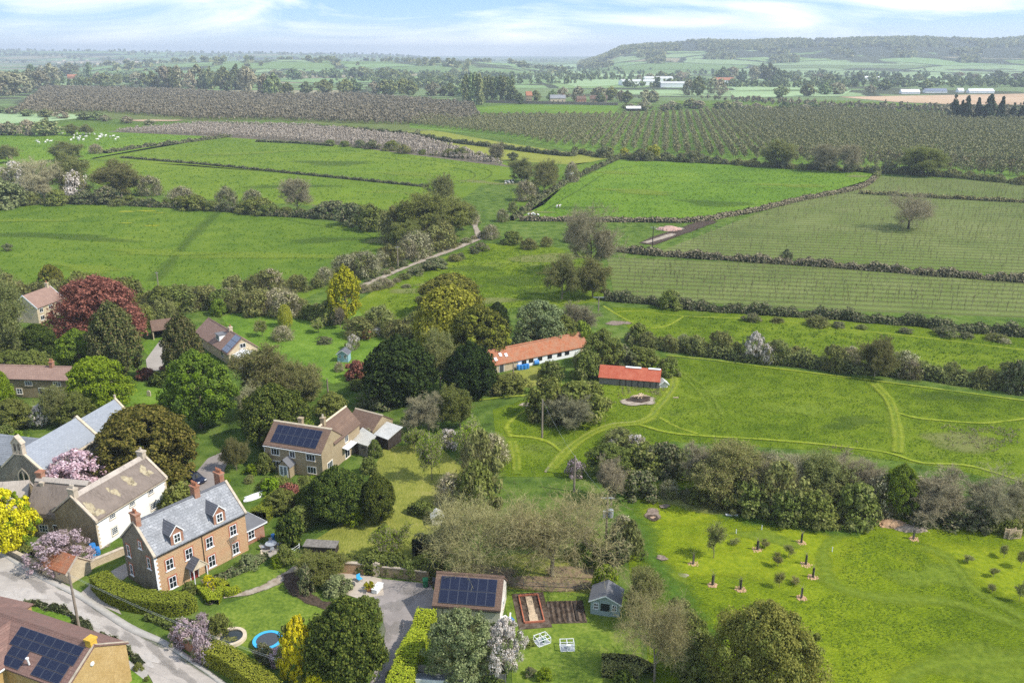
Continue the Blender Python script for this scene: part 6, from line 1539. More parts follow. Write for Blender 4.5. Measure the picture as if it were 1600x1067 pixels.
# ------------------------------------------------------------------ car
def car(px, py, rz, label, paint):
    x, y = P(px, py); o = empty('parked_car', (x, y, 0), rz); tag(o, label, 'car')
    m = MB(); sec = [(-2.1,.35),(2.1,.35),(2.15,.6),(2.05,.85),(1.15,.95),(.45,1.42),(-1.3,1.45),(-1.95,1.0),(-2.12,.9)]
    n = len(sec); V = []
    for yy, k in ((-.86, 0), (-.8, 1), (.8, 1), (.86, 0)): pass
    body = [(-2.1,.32),(2.1,.32),(2.16,.55),(2.08,.82),(1.1,.93),(-1.95,.96),(-2.14,.8)]
    m.prism(body, -.87, .87, 0, 'y'); b_ = m.build('body', MATS[paint], o); md = b_.modifiers.new('bevel', 'BEVEL'); md.width = .09; md.segments = 3
    m = MB()
    lo = [(1.15,-.8,.93),(1.15,.8,.93),(-1.9,.8,.95),(-1.9,-.8,.95)]; hi = [(.42,-.62,1.42),(.42,.62,1.42),(-1.35,.62,1.46),(-1.35,-.62,1.46)]
    for i in range(4): m.poly([lo[i], lo[(i+1) % 4], hi[(i+1) % 4], hi[i]])
    m.build('windows', MATS['glass'], o)
    m = MB(); m.poly(hi); m.box(-1.36, .43, -.63, .63, 1.44, 1.49)
    for i in range(4): m.tube(lo[i], hi[i], .04, .04, 6)
    m.tube((-.4,-.8,.94), (-.45,-.62,1.44), .04, .04, 6); m.tube((-.4,.8,.94), (-.45,.62,1.44), .04, .04, 6)
    m.build('roof', MATS[paint], o)
    for sx in (-1.3, 1.3):
        for sy in (-.83, .83):
            m = MB(); m.tube((sx, sy-.1, .33), (sx, sy+.1, .33), .33, .33, 16); w_ = m.build('wheel', MATS['tyre'], o); q = MB(); q.tube((sx, sy-.11, .33), (sx, sy+.11, .33), .19, .19, 12); q.build('rim', MATS['metal_grey'], w_)
    for sy in (-.6, .6):
        m = MB(); m.box(2.08, 2.17, sy-.18, sy+.18, .62, .76); m.build('headlight', MATS['white_plastic'], o); m = MB(); m.box(-2.16, -2.1, sy-.16, sy+.16, .72, .86); m.build('tail_light', MATS['door_red'], o)
m_plain('paint_navy', (.012,.016,.04), .2, .6, 0, 0)
car(303, 752, -.62, 'dark navy hatchback parked at the foot of the drive', 'paint_navy')
m_plain('paint_silver', (.55,.57,.6), .3, .6, .3, 0)
x, y = P(397, 778); o = empty('dinghy', (x, y, 0), .75); tag(o, 'upturned white boat lying in the garden by the olive hedge', 'boat')
m = MB(); 
for i in range(9):
    u0 = -1.7+i*3.4/9; u1 = u0+3.4/9
    f = lambda u: math.sqrt(max(.02, 1-(u/1.75)**2))
    for j in range(6):
        a0 = math.pi*j/6; a1 = math.pi*(j+1)/6
        pt = lambda u, a: (u, .62*f(u)*math.cos(a), .62*f(u)*math.sin(a)+.05)
        m.poly([pt(u0, a0), pt(u1, a0), pt(u1, a1), pt(u0, a1)][::-1])
m.build('hull', MATS['white_plastic'], o); m = MB(); m.box(-1.5, 1.5, -.025, .025, .6, .72); m.build('keel', MATS['white_plastic'], o)

# ------------------------------------------------------------------ garden things
def thing(name, label, cat, px, py, rz=0., z=0., group=None):
    x, y = P(px, py, z); return tag(empty(name, (x, y, z), rz), label, cat, group)
o = thing('trampoline', 'round trampoline with bright blue rim on the lawn', 'trampoline', 419, 1007)
m = MB(); m.lathe([(1.25,.62),(1.62,.62),(1.62,.7),(1.25,.7),(1.25,.62)], (0,0), 32); m.build('pad', MATS['blue_bright'], o); m = MB(); m.lathe([(0,.655),(1.26,.655)], (0,0), 32); m.build('mat', MATS['grey_plastic'], o)
for i in range(4): a = i*1.57+.4; m = MB(); m.tube((1.5*math.cos(a),1.5*math.sin(a),0), (1.5*math.cos(a),1.5*math.sin(a),.63), .04, .04, 6); m.build('leg', MATS['metal_grey'], o)
o = thing('garden_pond', 'circular stone-rimmed pond beside the wisteria', 'pond', 362, 998)
m = MB(); m.lathe([(1.25,0),(1.25,.42),(1.65,.42),(1.65,0)], (0,0), 36); m.build('rim', MATS['stone_trim'], o); m = MB(); m.lathe([(0,.28),(1.27,.28)], (0,0), 36); m_plain('pond_water', (.03,.035,.03), .12, .6, 0, .2, 1.); m.build('pond_surface', MATS['pond_water'], o)
m = MB()
for i in range(40): a = random.random()*6.28; r = 1.1*random.random(); m.lathe([(0,.29),(.12,.292)], (r*math.cos(a)*.8, r*math.sin(a)*.5-.4), 7)
m.build('lily_pads', MATS['lf_olive'], o)
def barrel(px, py, label, mat, r=.34, h=.95, name='water_butt', cat='water butt', group=None):
    o = thing(name, label, cat, px, py, 0, 0, group); m = MB(); m.lathe([(0,0),(r*.88,0),(r,h*.3),(r,h*.7),(r*.9,h)], (0,0), 16); m.build('tank', MATS[mat], o); m = MB(); m.lathe([(r*.92,h),(r*.92,h+.05),(0,h+.07)], (0,0), 16); m.build('lid', MATS[mat], o)
barrel(146, 862, 'larger blue water butt nearest the white house corner', 'blue_plastic', .42, 1.15); barrel(153, 866, 'second blue water butt, right of the larger one', 'blue_plastic', .36, 1.0); barrel(147, 874, 'small light blue tub in front of the water butts', 'blue_bright', .36, .6, 'plastic_tub', 'tub')
for i, (px, py) in enumerate(((810, 578), (815, 577.5), (820, 577), (824, 576))): barrel(px, py, 'one of four blue drums side by side at the barn front', 'blue_plastic', .42, 1.0, 'plastic_drum', 'drum', 'blue drums at the barn')
o = thing('plastic_drum', 'round blue drum lying apart to the right of the four drums', 'drum', 838, 570, .3); m = MB(); m.tube((-.5,0,.55), (.5,0,.55), .55, .55, 14); m.build('tank', MATS['blue_plastic'], o); m = MB(); m.tube((.5,0,.55), (.54,0,.55), .4, .4, 14); m.build('lid', MATS['grey_plastic'], o)
def bin_(px, py, label, mat):
    o = thing('wheelie_bin', label, 'bin', px, py, .1); m = MB(); m.v = [(-.26,-.3,.08),(.26,-.3,.08),(.26,.24,.08),(-.26,.24,.08),(-.31,-.36,1.0),(.31,-.36,1.0),(.31,.36,1.0),(-.31,.36,1.0)]
    for q in ((0,3,2,1),(4,5,6,7),(0,1,5,4),(1,2,6,5),(2,3,7,6),(3,0,4,7)): m.f.append(q); m.m.append(0)
    m.build('body', MATS[mat], o); m = MB(); m.prism([(-.4,1.0),(.38,1.0),(.38,1.08),(-.4,1.04)], -.33, .33); m.build('lid', MATS[mat], o)
    for s_ in (-.27, .27): m = MB(); m.tube((s_-.03,.3,.11), (s_+.03,.3,.11), .11, .11, 10); m.build('wheel', MATS['tyre'], o)
    m = MB(); m.tube((-.25,.43,.98), (.25,.43,.98), .02, .02, 6); m.build('handle', MATS[mat], o)
bin_(665, 916, 'green wheelie bin beside the rendered garage', 'green_plastic'); bin_(680, 916, 'black wheelie bin against the garage wall', 'grey_plastic')
o = thing('planter_bench', 'white block bench at the corner of the patio', 'bench', 590, 922, 1.2); m = MB(); m.box(-.8,.8,-.35,.35,0,.55); m.build('base', MATS['white_plastic'], o); m = MB(); m.box(-.85,.85,-.4,.4,.55,.62); m.build('top', MATS['white_paint'], o); m = MB(); m.box(.1,.5,-.15,.15,.62,.75); m.build('cushion', MATS['white_plastic'], o)
o = thing('garden_chair', 'turquoise garden chair on the patio', 'chair', 562, 908, .8); m = MB(); m.box(-.28,.28,-.28,.28,.4,.45); m.build('seat', MATS['blue_bright'], o); m = MB(); m.box(-.28,.28,.24,.29,.45,.95); m.build('backrest', MATS['blue_bright'], o)
for a in (-.25,.25):
    for c2 in (-.25,.25): m = MB(); m.box(a-.02,a+.02,c2-.02,c2+.02,0,.4); m.build('leg', MATS['metal_grey'], o)
o = thing('potted_plant', 'orange pot of spiky green leaves at the patio edge', 'pot plant', 577, 923); m = MB(); m.lathe([(0,0),(.28,0),(.4,.55),(.34,.55),(.3,.45),(0,.45)], (0,0), 14); m.build('pot', MATS['pot_red'], o)
m = MB()
for i in range(34):
    a = i*2.4; t = .4+.6*random.random(); r = .3+.6*t; m.poly([(.04*math.sin(a),-.04*math.cos(a),.5),(.55*r*math.cos(a),.55*r*math.sin(a),.5+1.0*(1.3-t)),(r*math.cos(a),r*math.sin(a),.4+.9*(1.2-t)),(-.04*math.sin(a),.04*math.cos(a),.5)])
m.build('leaves', MATS['lf_gold'], o)
barrel(552, 915, 'dark pot standing on the patio beside the turquoise chair', 'grey_plastic', .25, .4, 'plant_pot', 'pot'); 
o = thing('garden_table', 'round grey garden table on the gravel terrace', 'table', 424, 856); m = MB(); m.lathe([(0,.7),(.75,.7),(.75,.75),(0,.75)], (0,0), 20); m.build('tabletop', MATS['metal_grey'], o); m = MB(); m.tube((0,0,0),(0,0,.7),.05,.05,8); m.lathe([(0,0),(.3,0),(.28,.05),(0,.08)],(0,0),12); m.build('pedestal', MATS['metal_grey'], o)
for i, a in enumerate((.3, 1.9, 3.5, 5.1)):
    x, y = o.location.x+1.05*math.cos(a), o.location.y+1.05*math.sin(a); c = empty('garden_chair', (x, y, 0), a-1.57); tag(c, 'one of the grey metal chairs around the round garden table', 'chair', 'chairs around the garden table')
    m = MB(); m.box(-.22,.22,-.22,.22,.42,.45); m.build('seat', MATS['metal_grey'], c); m = MB(); m.box(-.22,.22,.2,.23,.45,.88); m.build('backrest', MATS['metal_grey'], c)
    for u in (-.2,.2):
        for v in (-.2,.2): m = MB(); m.box(u-.015,u+.015,v-.015,v+.015,0,.42); m.build('leg', MATS['metal_grey'], c)
o = thing('garden_statue', 'small pale statue on the edge of the terrace', 'statue', 409, 872); m = MB(); m.lathe([(0,0),(.2,0),(.2,.25),(.13,.3),(.17,.5),(.2,.75),(.1,.95),(.12,1.05),(.1,1.18),(0,1.22)], (0,0), 12); m.build('figure', MATS['stone_trim'], o)
barrel(427, 843, 'blue water butt at the corner of the kitchen extension', 'blue_plastic', .28, .8)
# vegetable beds and cold frames
def rect_sheet(name, pts, mat, z): sheet(name, pts, mat, z)
m_grass('g_soil', [(.05,.035,.025), (.085,.06,.042), (.12,.09,.065), (.16,.125,.095)], 1.2, bump=.15); 
o = thing('raised_bed', 'long vegetable bed with red timber edging and a pale boarded strip', 'vegetable bed', 830, 952, .12)
m = MB(); m.box(-1.9,1.9,-3.6,3.2,.03,.1); m.build('soil', MATS['g_soil'], o)
m = MB(); a, c2 = 1.15, 2.6
m.box(-a-.06,-a+.06,-c2,c2,.1,.32); m.box(a-.06,a+.06,-c2,c2,.1,.32); m.box(-a+.06,a-.06,-c2-.06,-c2+.06,.1,.32); m.box(-a+.06,a-.06,c2-.06,c2+.06,.1,.32); m_plain('red_timber', (.46,.16,.09), .9, .1, 0, .2); m.build('edging', MATS['red_timber'], o)
m = MB(); m.box(-.38,.38,-2.45,2.4,.1,.2); m.box(-.5,.5,-2.45,-1.2,.2,.23); m.build('boards', MATS['wood_pale'], o)
o = thing('dug_bed', 'dug vegetable bed of bare brown earth beside the summerhouse', 'vegetable bed', 886, 958, .05)
m = MB(); m.box(-2.2,2.1,-1.9,2.3,.03,.12); 
for i in range(7):
    x0 = -2.0+i*.6; m.prism([(x0,.12),(x0+.5,.12),(x0+.25,.32)], -1.8, 2.1, 0, 'y')
m.build('soil', MATS['g_soil'], o); m = MB(); m.box(.9,1.2,-1.7,1.9,.2,.34); m.build('plank', MATS['wood_dark'], o)
for px, py, rz, lb, cc in ((847, 1003, .5, 'glass cold frame with a green can inside, nearest the raised bed', 'green_plastic'), (886, 1012, .05, 'glass cold frame with a white pot inside, right of the other', 'white_plastic')):
    o = thing('cold_frame', lb, 'cold frame', px, py, rz); m = MB(); w, d, h = .75, .6, .75
    for u in (-w, 0, w):
        for v in (-d, d): m.box(u-.03,u+.03,v-.03,v+.03,0,h)
    for z in (.03, h):
        for v in (-d, d): m.box(-w,w,v-.025,v+.025,z-.03,z+.03)
        for u in (-w, 0, w): m.box(u-.025,u+.025,-d,d,z-.028,z+.032)
    m.box(-w, w, -.02, .02, h-.026, h+.034)
    m.build('frame', MATS['white_paint'], o); m = MB(); m.box(-w+.03,w-.03,-d+.03,d-.03,.0,.06); m.build('base', MATS['metal_grey'], o); m = MB(); m.lathe([(0,.06),(.2,.06),(.23,.45),(0,.45)], (.2,-.1), 10); m.build('pot', MATS[cc], o)
o = thing('garden_swing', 'blue and white folded play set beside the garage', 'play set', 793, 972, .6); m = MB(); m.box(-.7,.7,-.4,.4,.1,.35); m.build('base', MATS['blue_plastic'], o); m = MB(); m.box(-.7,.0,-.4,.4,.35,.8); m.tube((.1,-.3,.35),(.6,.3,.9),.1,.1,8); m.build('cover', MATS['white_plastic'], o)
o = thing('skylight_frame', 'white framed glass lid at the bottom edge', 'frame', 680, 1066, -.08); m = MB(); m.box(-2,2,-.5,.5,0,.7); m.build('base', MATS['white_plastic'], o); m = MB(); m.box(-1.9,1.9,-.42,.42,.7,.74); m.build('pane', MATS['glass_pale'], o)
# ------------------------------------------------------------------ young trees in the meadow
def guard(px, py, h, label, tree=True):
    o = thing('sapling', label, 'young tree', px, py, random.random()*6, 0, 'young trees with guards in the meadow')
    m = MB(); m.lathe([(.14,.06),(.14,h),(.125,h),(.125,.08)], (0,0), 8); m.build('guard', MATS['guard_mesh'], o)
    m = MB(); m.tube((.22,0,0),(.22,0,h*1.1),.035,.035,6); m.build('stake', MATS['wood_grey'], o)
    m = MB()
    for i in range(26): a = i*2.4; r = (.5+.3*random.random())*math.sqrt(i/26); m.ball((r*math.cos(a),r*math.sin(a),.05),.16,.13,.05,6,4)
    m.build('mulch', MATS['t_chips2'], o)
    m = MB(); m.tube((0,0,0),(0,0,h*1.25),.03,.02,5)
    for i in range(7): a = i*2.4; z = h*(.85+.06*i); m.tube((0,0,z),(.45*math.cos(a),.45*math.sin(a),z+.45),.014,.006,4)
    m.build('stem', MATS['pole_wood'], o)
m_plain('t_chips2', (.46,.29,.165), 1., .05, 0, .25, 3.); m_plain('guard_mesh', (.075,.07,.05), .9, .1, 0, .3, 3.)
G = 'guarded young tree on pale mulch'
for px, py, ex in ((1083, 881, 'beside the bare sapling'), (1113, 914, 'lowest at the left of the group'), (1157, 921, 'left of the olive willow top'), (1252, 848, 'farthest at the top of the group'), (1259, 882, 'in the middle of the right column'), (1270, 902, 'lower in the right column'), (1252, 934, 'lowest of the group, right of the willow'), (1427, 842, 'alone below the chip heap'), (1183, 859, 'near the centre of the group')):
    guard(px, py, 1.35, G + ', ' + ex)
for px, py, ty, w, lb in ((1115, 872, 810, 34, 'taller leafless sapling at the left of the young trees'),):
    T('sapl', px, py, ty, w, lb, None, 'sapling_tree')
for px, py, ty in ((1215, 885, 862), (1232, 870, 850), (1217, 918, 892), (1568, 872, 848), (1594, 888, 858), (1592, 940, 905), (1552, 902, 885), (1550, 925, 912), (1242, 912, 902), (1196, 855, 842), (1512, 880, 866), (1148, 850, 842)):
    T('sapl', px, py, ty, 17, 'slender young fruit tree in the lush meadow', 'slender young fruit trees in the meadow', 'young_fruit_tree')
for px, py in ((1150, 834), (1190, 828), (1300, 862)):
    o = thing('tree_tube', 'thin white planting tube in the lush meadow', 'planting tube', px, py, 0, 0, 'white planting tubes in the meadow'); m = MB(); m.lathe([(.06,0),(.06,.75),(.05,.75),(.05,0)], (0,0), 8); m.build('tube', MATS['white_plastic'], o)
# heaps, pallets and planks
def heap(name, label, cat, px, py, rx, ry, h, mat, n, s, rz=0.):
    x, y = P(px, py); rng = np.random.default_rng(int(px)); m = MB()
    for i in range(n):
        a = rng.random()*6.28; r = math.sqrt(rng.random()); z = h*(1-r*r)*(.6+.5*rng.random()); k = s*(.6+.8*rng.random())
        m.ball((rx*r*math.cos(a), ry*r*math.sin(a), z*.7), k, k*.8, k*.55, 6, 4)
    m.lathe([(1, 0), (.7, h*.5), (.35, h*.85), (0, h*.95)], (0, 0), 18)
    k = len(m.v); 
    for i in range(k-18*4, k): v = m.v[i]; m.v[i] = (v[0]*rx, v[1]*ry, v[2])
    o = m.build(name, MATS[mat], None, (x, y, 0), (0, 0, rz)); return tag(o, label, cat)
heap('wood_chip_heap', 'orange-brown heap of wood chips, left end of the row', 'heap', 1362, 815, 1.9, 1.1, .7, 't_chips2', 70, .28)
heap('wood_chip_heap', 'largest heap of wood chips in the middle of the row', 'heap', 1392, 819, 2.0, 1.2, .8, 't_chips2', 80, .28)
m_plain('chips_grey', (.34,.27,.20), 1., .05, 0, .3, 3.); heap('wood_chip_heap', 'greyer flat heap of chips, right end of the row', 'heap', 1422, 826, 2.4, 1.0, .5, 'chips_grey', 70, .22)
m_plain('rubble', (.46,.30,.24), 1., .05, 0, .3, 2.); heap('rubble_heap', 'pinkish spoil heap at the muddy corner of the young orchard', 'heap', 1046, 359, 4.2, 3.4, 1.5, 'rubble', 60, .7)
heap('log_pile', 'dark bonfire pile of logs in front of the red tin barn', 'log pile', 997, 626, 1.5, 1., .5, 'wood_dark', 14, .3)
for i in range(9):
    pass
x, y = P(1000, 623); m = MB(); rr = random.Random(5)
for i in range(16): a = rr.random()*6.28; r = rr.random()*1.2; l = .5+rr.random()*.7; b0 = rr.random()*6.28; c0 = (r*math.cos(a), r*.6*math.sin(a), .25+.5*rr.random()); m.tube((c0[0]-l*math.cos(b0), c0[1]-l*math.sin(b0), c0[2]-.1), (c0[0]+l*math.cos(b0), c0[1]+l*math.sin(b0), c0[2]+.15), .12, .1, 7)
tag(m.build('branch_pile', MATS['wood_pale'], None, (x, y, 0)), 'pale logs and branches thrown on the bonfire pile', 'log pile')
x, y = P(1585, 842)
for k, dx, z in ((0, 0, 0),):
    o = empty('pallet_stack', (x, y, 0), .1); tag(o, 'wooden pallets leaning together by the right-hand scrub', 'pallet'); m = MB()
    for i in range(7): m.box(-.9, .9, -.05+.0, .0, .08+i*.2, .2+i*.2)
    for u in (-.85, 0, .85): m.box(u-.06, u+.06, .0, .12, .05, 1.45)
    m.build('pallet', MATS['wood_pale'], o); m = MB()
    for i in range(6): m.box(-1.4, .2, .2, .25, .1+i*.25, .24+i*.25)
    for u in (-1.3, .1): m.box(u-.06, u+.06, .25, .37, .05, 1.6)
    m.build('pallet', MATS['wood_pale'], o)
o = thing('white_plank', 'white board lying on the grass of the lush meadow', 'board', 1143, 806, -.02); m = MB(); m.box(-.85,.85,-.16,.16,.05,.3); m.build('board', MATS['white_plastic'], o)
o = thing('plank', 'short pale plank on the grass right of the red tin barn', 'board', 1056, 622, 0); m = MB(); m.box(-.5,.5,-.1,.1,.05,.2); m.build('board', MATS['wood_pale'], o)
o = thing('gravestone', 'lone grey gravestone on the churchyard grass', 'gravestone', 233, 619, -.2); m = MB(); m.prism([(-.4,0),(.4,0),(.4,.9),(.2,1.15),(-.2,1.15),(-.4,.9)], -.08, .08, 0, 'y'); m.build('slab', MATS['stone_trim'], o)
o = thing('flat_rock', 'grey manhole slab on the lawn edge of the orchard garden', 'slab', 662, 712, .3); m = MB(); m.lathe([(0,.25),(.6,.2),(.75,.03),(.75,0)], (0,0), 9); m.build('slab', MATS['stone_cop'], o)
o = thing('plastic_crate', 'bright yellow crate beside the open shed', 'crate', 608, 694, .3); m = MB(); m.box(-.4,.4,-.3,.3,0,.08)
for u in ((-.4,.4,-.3,-.26),(-.4,.4,.26,.3),(-.4,-.36,-.26,.26),(.36,.4,-.26,.26)): m.box(*u,.08,.5)
m.build('body', MATS['yellow_plastic'] if 'yellow_plastic' in MATS else m_plain('yellow_plastic', (.7,.5,.02), .5, .3, 0, .05), o)
o = thing('field_shelter', 'small white shelter by the hedge of the right-hand field', 'shelter', 890, 278, -.4); m = MB(); m.box(-1.6,1.6,-1.2,1.2,.0,2.0); m.build('wall', MATS['wood_dark'], o); m = MB(); m.prism([(-1.5,1.9),(1.5,2.5),(1.5,2.6),(-1.5,2.0)], -1.9, 1.9); m.build('roof', MATS['white_plastic'], o)
# ------------------------------------------------------------------ animals
def quad_mesh(name, L, h, body, mat, mat2=None):
    m = MB(); m.ball((0,0,h*.66), L*.45, L*.22, h*.3, 10, 7); m.ball((L*.5,0,h*.86), L*.16, L*.1, h*.15, 8, 5); m.tube((L*.3,0,h*.7),(L*.5,0,h*.85),L*.13,L*.09,8); m.ball((L*.62,0,h*.8), L*.09, L*.06, h*.09, 6, 4)
    for s_ in (-1, 1):
        m.ball((L*.46,s_*L*.12,h*.95), L*.03, L*.08, h*.03, 6, 4)
        for u in (-.3, .3): m.tube((L*u,s_*L*.13,h*.55),(L*(u+.01),s_*L*.13,h*.25),L*.055,L*.035,6); m.tube((L*(u+.01),s_*L*.13,h*.25),(L*u,s_*L*.13,0),L*.035,L*.035,6)
    m.tube((-L*.44,0,h*.75),(-L*.5,0,h*.4),L*.03,L*.02,5)
    if mat2:
        for i, (f) in enumerate(m.f):
            c = sum(m.v[j][0] for j in f)/len(f)
            if math.sin(c*4.1/L*2.2+1) > .25: m.m[i] = 1
    return m.mesh(name, [MATS[mat]] + ([MATS[mat2]] if mat2 else []))
SHEEP = quad_mesh('body', 1.5, 1.15, None, 'wool')
rs = random.Random(11)
for i in range(46):
    if i < 17: px, py = 38 + i*7.2 + rs.random()*5, 210 + rs.random()*1.8
    elif i < 22: px, py = 56 + rs.random()*24, 221 + rs.random()*4
    else: px, py = 108 + rs.random()*80, 213 + rs.random()*8
    x, y = P(px, py); o = link('grazing_sheep', SHEEP, None, (x, y, 0), (0, 0, rs.random()*6.28), (1.5, 1.5, 1.4)); tag(o, 'white sheep grazing in the field beyond the blossom hedge', 'sheep', 'sheep in the far left field')
COW = quad_mesh('body', 2.3, 1.4, None, 'hide_white', 'hide_brown')
for px, py, k in ((828, 338, 0), (834, 338, 1), (839, 339, 0), (872, 325, 1)):
    x, y = P(px, py); o = link('grazing_cow', COW, None, (x, y, 0), (0, 0, rs.random()*6.28)); tag(o, 'brown and white cow at the lower edge of the right-hand field' if py > 330 else 'single pale cow standing apart near the bare tree', 'cow', 'cows in the right-hand field')
for i in range(7):
    x, y = P(790+rs.random()*12, 284+rs.random()*5); o = link('grazing_cow', COW, None, (x, y, 0), (0, 0, rs.random()*6.28), (.9,.9,.9)); tag(o, 'pale cow resting at the gateway below the fields', 'cow', 'cows at the gateway')
# ------------------------------------------------------------------ trees standing in and around the village
T('budding', 6, 575, 408, 100, 'big grey-green budding tree at the far left above the cottage')
T('bronze', 84, 462, 412, 40, 'dark evergreen left of the copper beech crown'); T('darkyew', 62, 560, 505, 60, 'dark rounded evergreen below the cream gabled house')
T('copper', 158, 535, 420, 136, 'large copper beech with reddish-brown crown')
T('cypress', 187, 592, 468, 74, 'tall shaggy cypress in front of the copper beech')
T('cypress', 291, 594, 486, 58, 'dark bronze conifer beside the brown-roofed bungalow', None, 'conifer_tree')
T('green', 127, 585, 512, 70, 'bright green leafy tree left of the shaggy cypress')
T('lime', 158, 640, 556, 94, 'round lime-green tree behind the church')
T('green', 315, 668, 544, 112, 'tall fresh green tree at the churchyard edge')
T('yew', 231, 742, 634, 158, 'huge olive-brown yew between church and white house')
T('darkyew', 432, 692, 597, 100, 'broad dark evergreen behind the solar house', None, 'evergreen_tree')
T('budding', 418, 640, 532, 100, 'pale budding tree right of the tall green tree')
T('budding', 466, 640, 556, 70, 'smaller olive budding tree beside the upper lawn'); T('bare', 392, 655, 590, 55, 'pinkish bare tree between the green tree and the dark evergreen')
T('magnolia', 126, 775, 688, 92, 'pink magnolia in full flower beside the church roof')
T('acid', 20, 862, 762, 82, 'bright yellow tree at the left edge by the lane')
T('mauve', 98, 885, 826, 92, 'pale mauve blossom tree over the stone outhouse')
T('white', 66, 668, 630, 34, 'white blossom shrub behind the church transept'); T('white', 48, 668, 642, 26, 'smaller white blossom bush left of the churchyard wall')
T('mid', 22, 668, 622, 70, 'rounded olive-green tree below the tiled cottage'); T('budding', 96, 665, 598, 60, 'thin budding tree behind the church chancel'); T('mid', 118, 665, 612, 52, 'green leafy tree behind the church ridge')
T('lime', 2, 640, 575, 40, 'lime-green tree cut by the left edge below the cottage'); T('mid', 60, 600, 545, 46, 'green shrubby tree behind the tiled cottage chimney'); T('mid', 20, 590, 545, 60, 'green tree at the left edge behind the tiled cottage')
T('budding', 370, 735, 680, 40, 'slim willowy tree at the head of the church drive')
T('gold', 541, 505, 412, 50, 'golden-yellow upright poplar by the upper garden')
T('willow', 703, 552, 448, 112, 'weeping willow with yellow-green curtains'); T('bronze', 703, 492, 426, 104, 'dark gold-tipped evergreen behind the weeping willow')
T('bronze', 748, 565, 474, 108, 'bronze evergreen dome right of the weeping willow')
T('conifer', 624, 628, 520, 108, 'big dark conifer above the outbuilding, left of the pair'); T('conifer', 736, 622, 530, 80, 'big dark conifer nearest the long barn, right of the pair')
T('budding', 688, 605, 512, 70, 'round grey budding tree between the two dark conifers')
T('sage', 842, 545, 462, 88, 'pale sage-green willow behind the long barn'); T('mid', 882, 545, 490, 46, 'green tree beside the pale sage willow'); T('conifer', 777, 520, 470, 40, 'dark conifer behind the bronze dome'); T('pale', 900, 535, 465, 66, 'pinkish-grey bare tree behind the far end of the long barn')
T('darkyew', 832, 545, 500, 36, 'dark tree in the shade behind the barn roof')
T('bare', 922, 428, 306, 92, 'large leafless tree at the field corner'); T('budding', 926, 464, 398, 56, 'brown ivy-clad tree below the large leafless tree', None, 'ivy_tree'); T('budding', 878, 468, 396, 66, 'olive scrubby tree at the edge of the rough paddock')
T('oak', 1419, 358, 291, 84, 'lone wide oak standing in the young orchard')
T('pale', 670, 672, 607, 68, 'grey leafless tree beside the yellowish budding tree'); T('greenbud', 719, 670, 600, 56, 'yellowish budding tree right of the grey leafless tree')
T('orch', 675, 750, 668, 44, 'fruit tree with fresh green top on the orchard lawn'); T('orch', 648, 706, 668, 40, 'small spreading fruit tree near the open shed'); T('orch', 737, 715, 655, 60, 'leaning fruit tree with pink stem at the orchard edge'); T('s_white', 700, 698, 668, 40, 'pale-blossomed bush at the top of the orchard lawn')
T('orch', 612, 872, 820, 60, 'stunted pruned fruit tree on the olive lawn'); T('s_lime', 555, 818, 780, 36, 'lime-green bush on the olive lawn')
T('wide', 752, 898, 762, 178, 'wide bare tree above the garage, left of the pair'); T('wide', 862, 900, 742, 205, 'wider bare tree beside the transformer pole, right of the pair')
T('darkyew', 530, 812, 726, 90, 'dark yew in front of the solar house, wider of the two'); T('darkyew', 592, 815, 736, 54, 'narrower dark yew on the orchard lawn'); T('darkyew', 490, 800, 755, 50, 'low dark yew beside the ivy hedge')
T('darkyew', 545, 1066, 930, 124, 'great dark yew at the bottom beside the drive'); T('mid', 572, 985, 928, 50, 'grey-green tree behind the great dark yew')
T('yellowfl', 470, 1062, 960, 62, 'yellow flowering shrub left of the great dark yew'); T('yellowfl', 515, 1085, 1046, 80, 'yellow flowering shrub at the bottom edge'); T('yellowfl', 327, 920, 897, 20, 'yellow flowering bush beside the porch')
T('sage', 722, 1058, 944, 104, 'sage-green tree in front of the rendered garage'); T('white', 788, 1052, 962, 78, 'white blossom tree at the garage corner')
T('wide', 1022, 1064, 905, 120, 'leaning budding tree at the bottom of the vegetable lawn'); T('budding', 1000, 970, 880, 66, 'twiggy budding tree behind the summerhouse')
T('osier', 1190, 1105, 940, 172, 'large olive willow at the bottom edge of the meadow', None, 'willow_tree')
T('greenbud', 500, 905, 860, 70, 'feathery shrubby tree by the flower bed'); T('s_sage', 528, 924, 900, 48, 'grey-green shrub beside the patio'); T('s_dark', 478, 925, 880, 30, 'dark shrub at the end of the flower bed')
T('s_mauve', 318, 1030, 978, 46, 'mauve wisteria spilling over the brick wall', None, 'wisteria'); T('s_mauve', 292, 1006, 966, 50, 'pale mauve wisteria above the upper wall end', None, 'wisteria'); T('s_mauve', 318, 992, 958, 40, 'mauve wisteria nearest the pond', None, 'wisteria'); T('s_pink', 435, 1040, 1012, 30, 'pink rhododendron beside the trampoline', None, 'rhododendron'); T('s_dark', 412, 1035, 1005, 34, 'dark twiggy shrub in front of the trampoline')
T('s_mid' if 's_mid' in PROTO else 's_green', 345, 992, 958, 36, 'green shrub behind the pond wall')
T('s_green', 250, 920, 902, 34, 'olive bush at the corner of the orange stone house'); T('s_green', 296, 928, 908, 26, 'dark bush below the porch'); T('s_sage', 390, 886, 865, 34, 'blue-grey rounded shrub by the far front corner'); T('s_lime', 433, 884, 866, 22, 'small yellow-green bush near the terrace'); T('s_green', 446, 880, 850, 34, 'green bush between terrace and lawn')
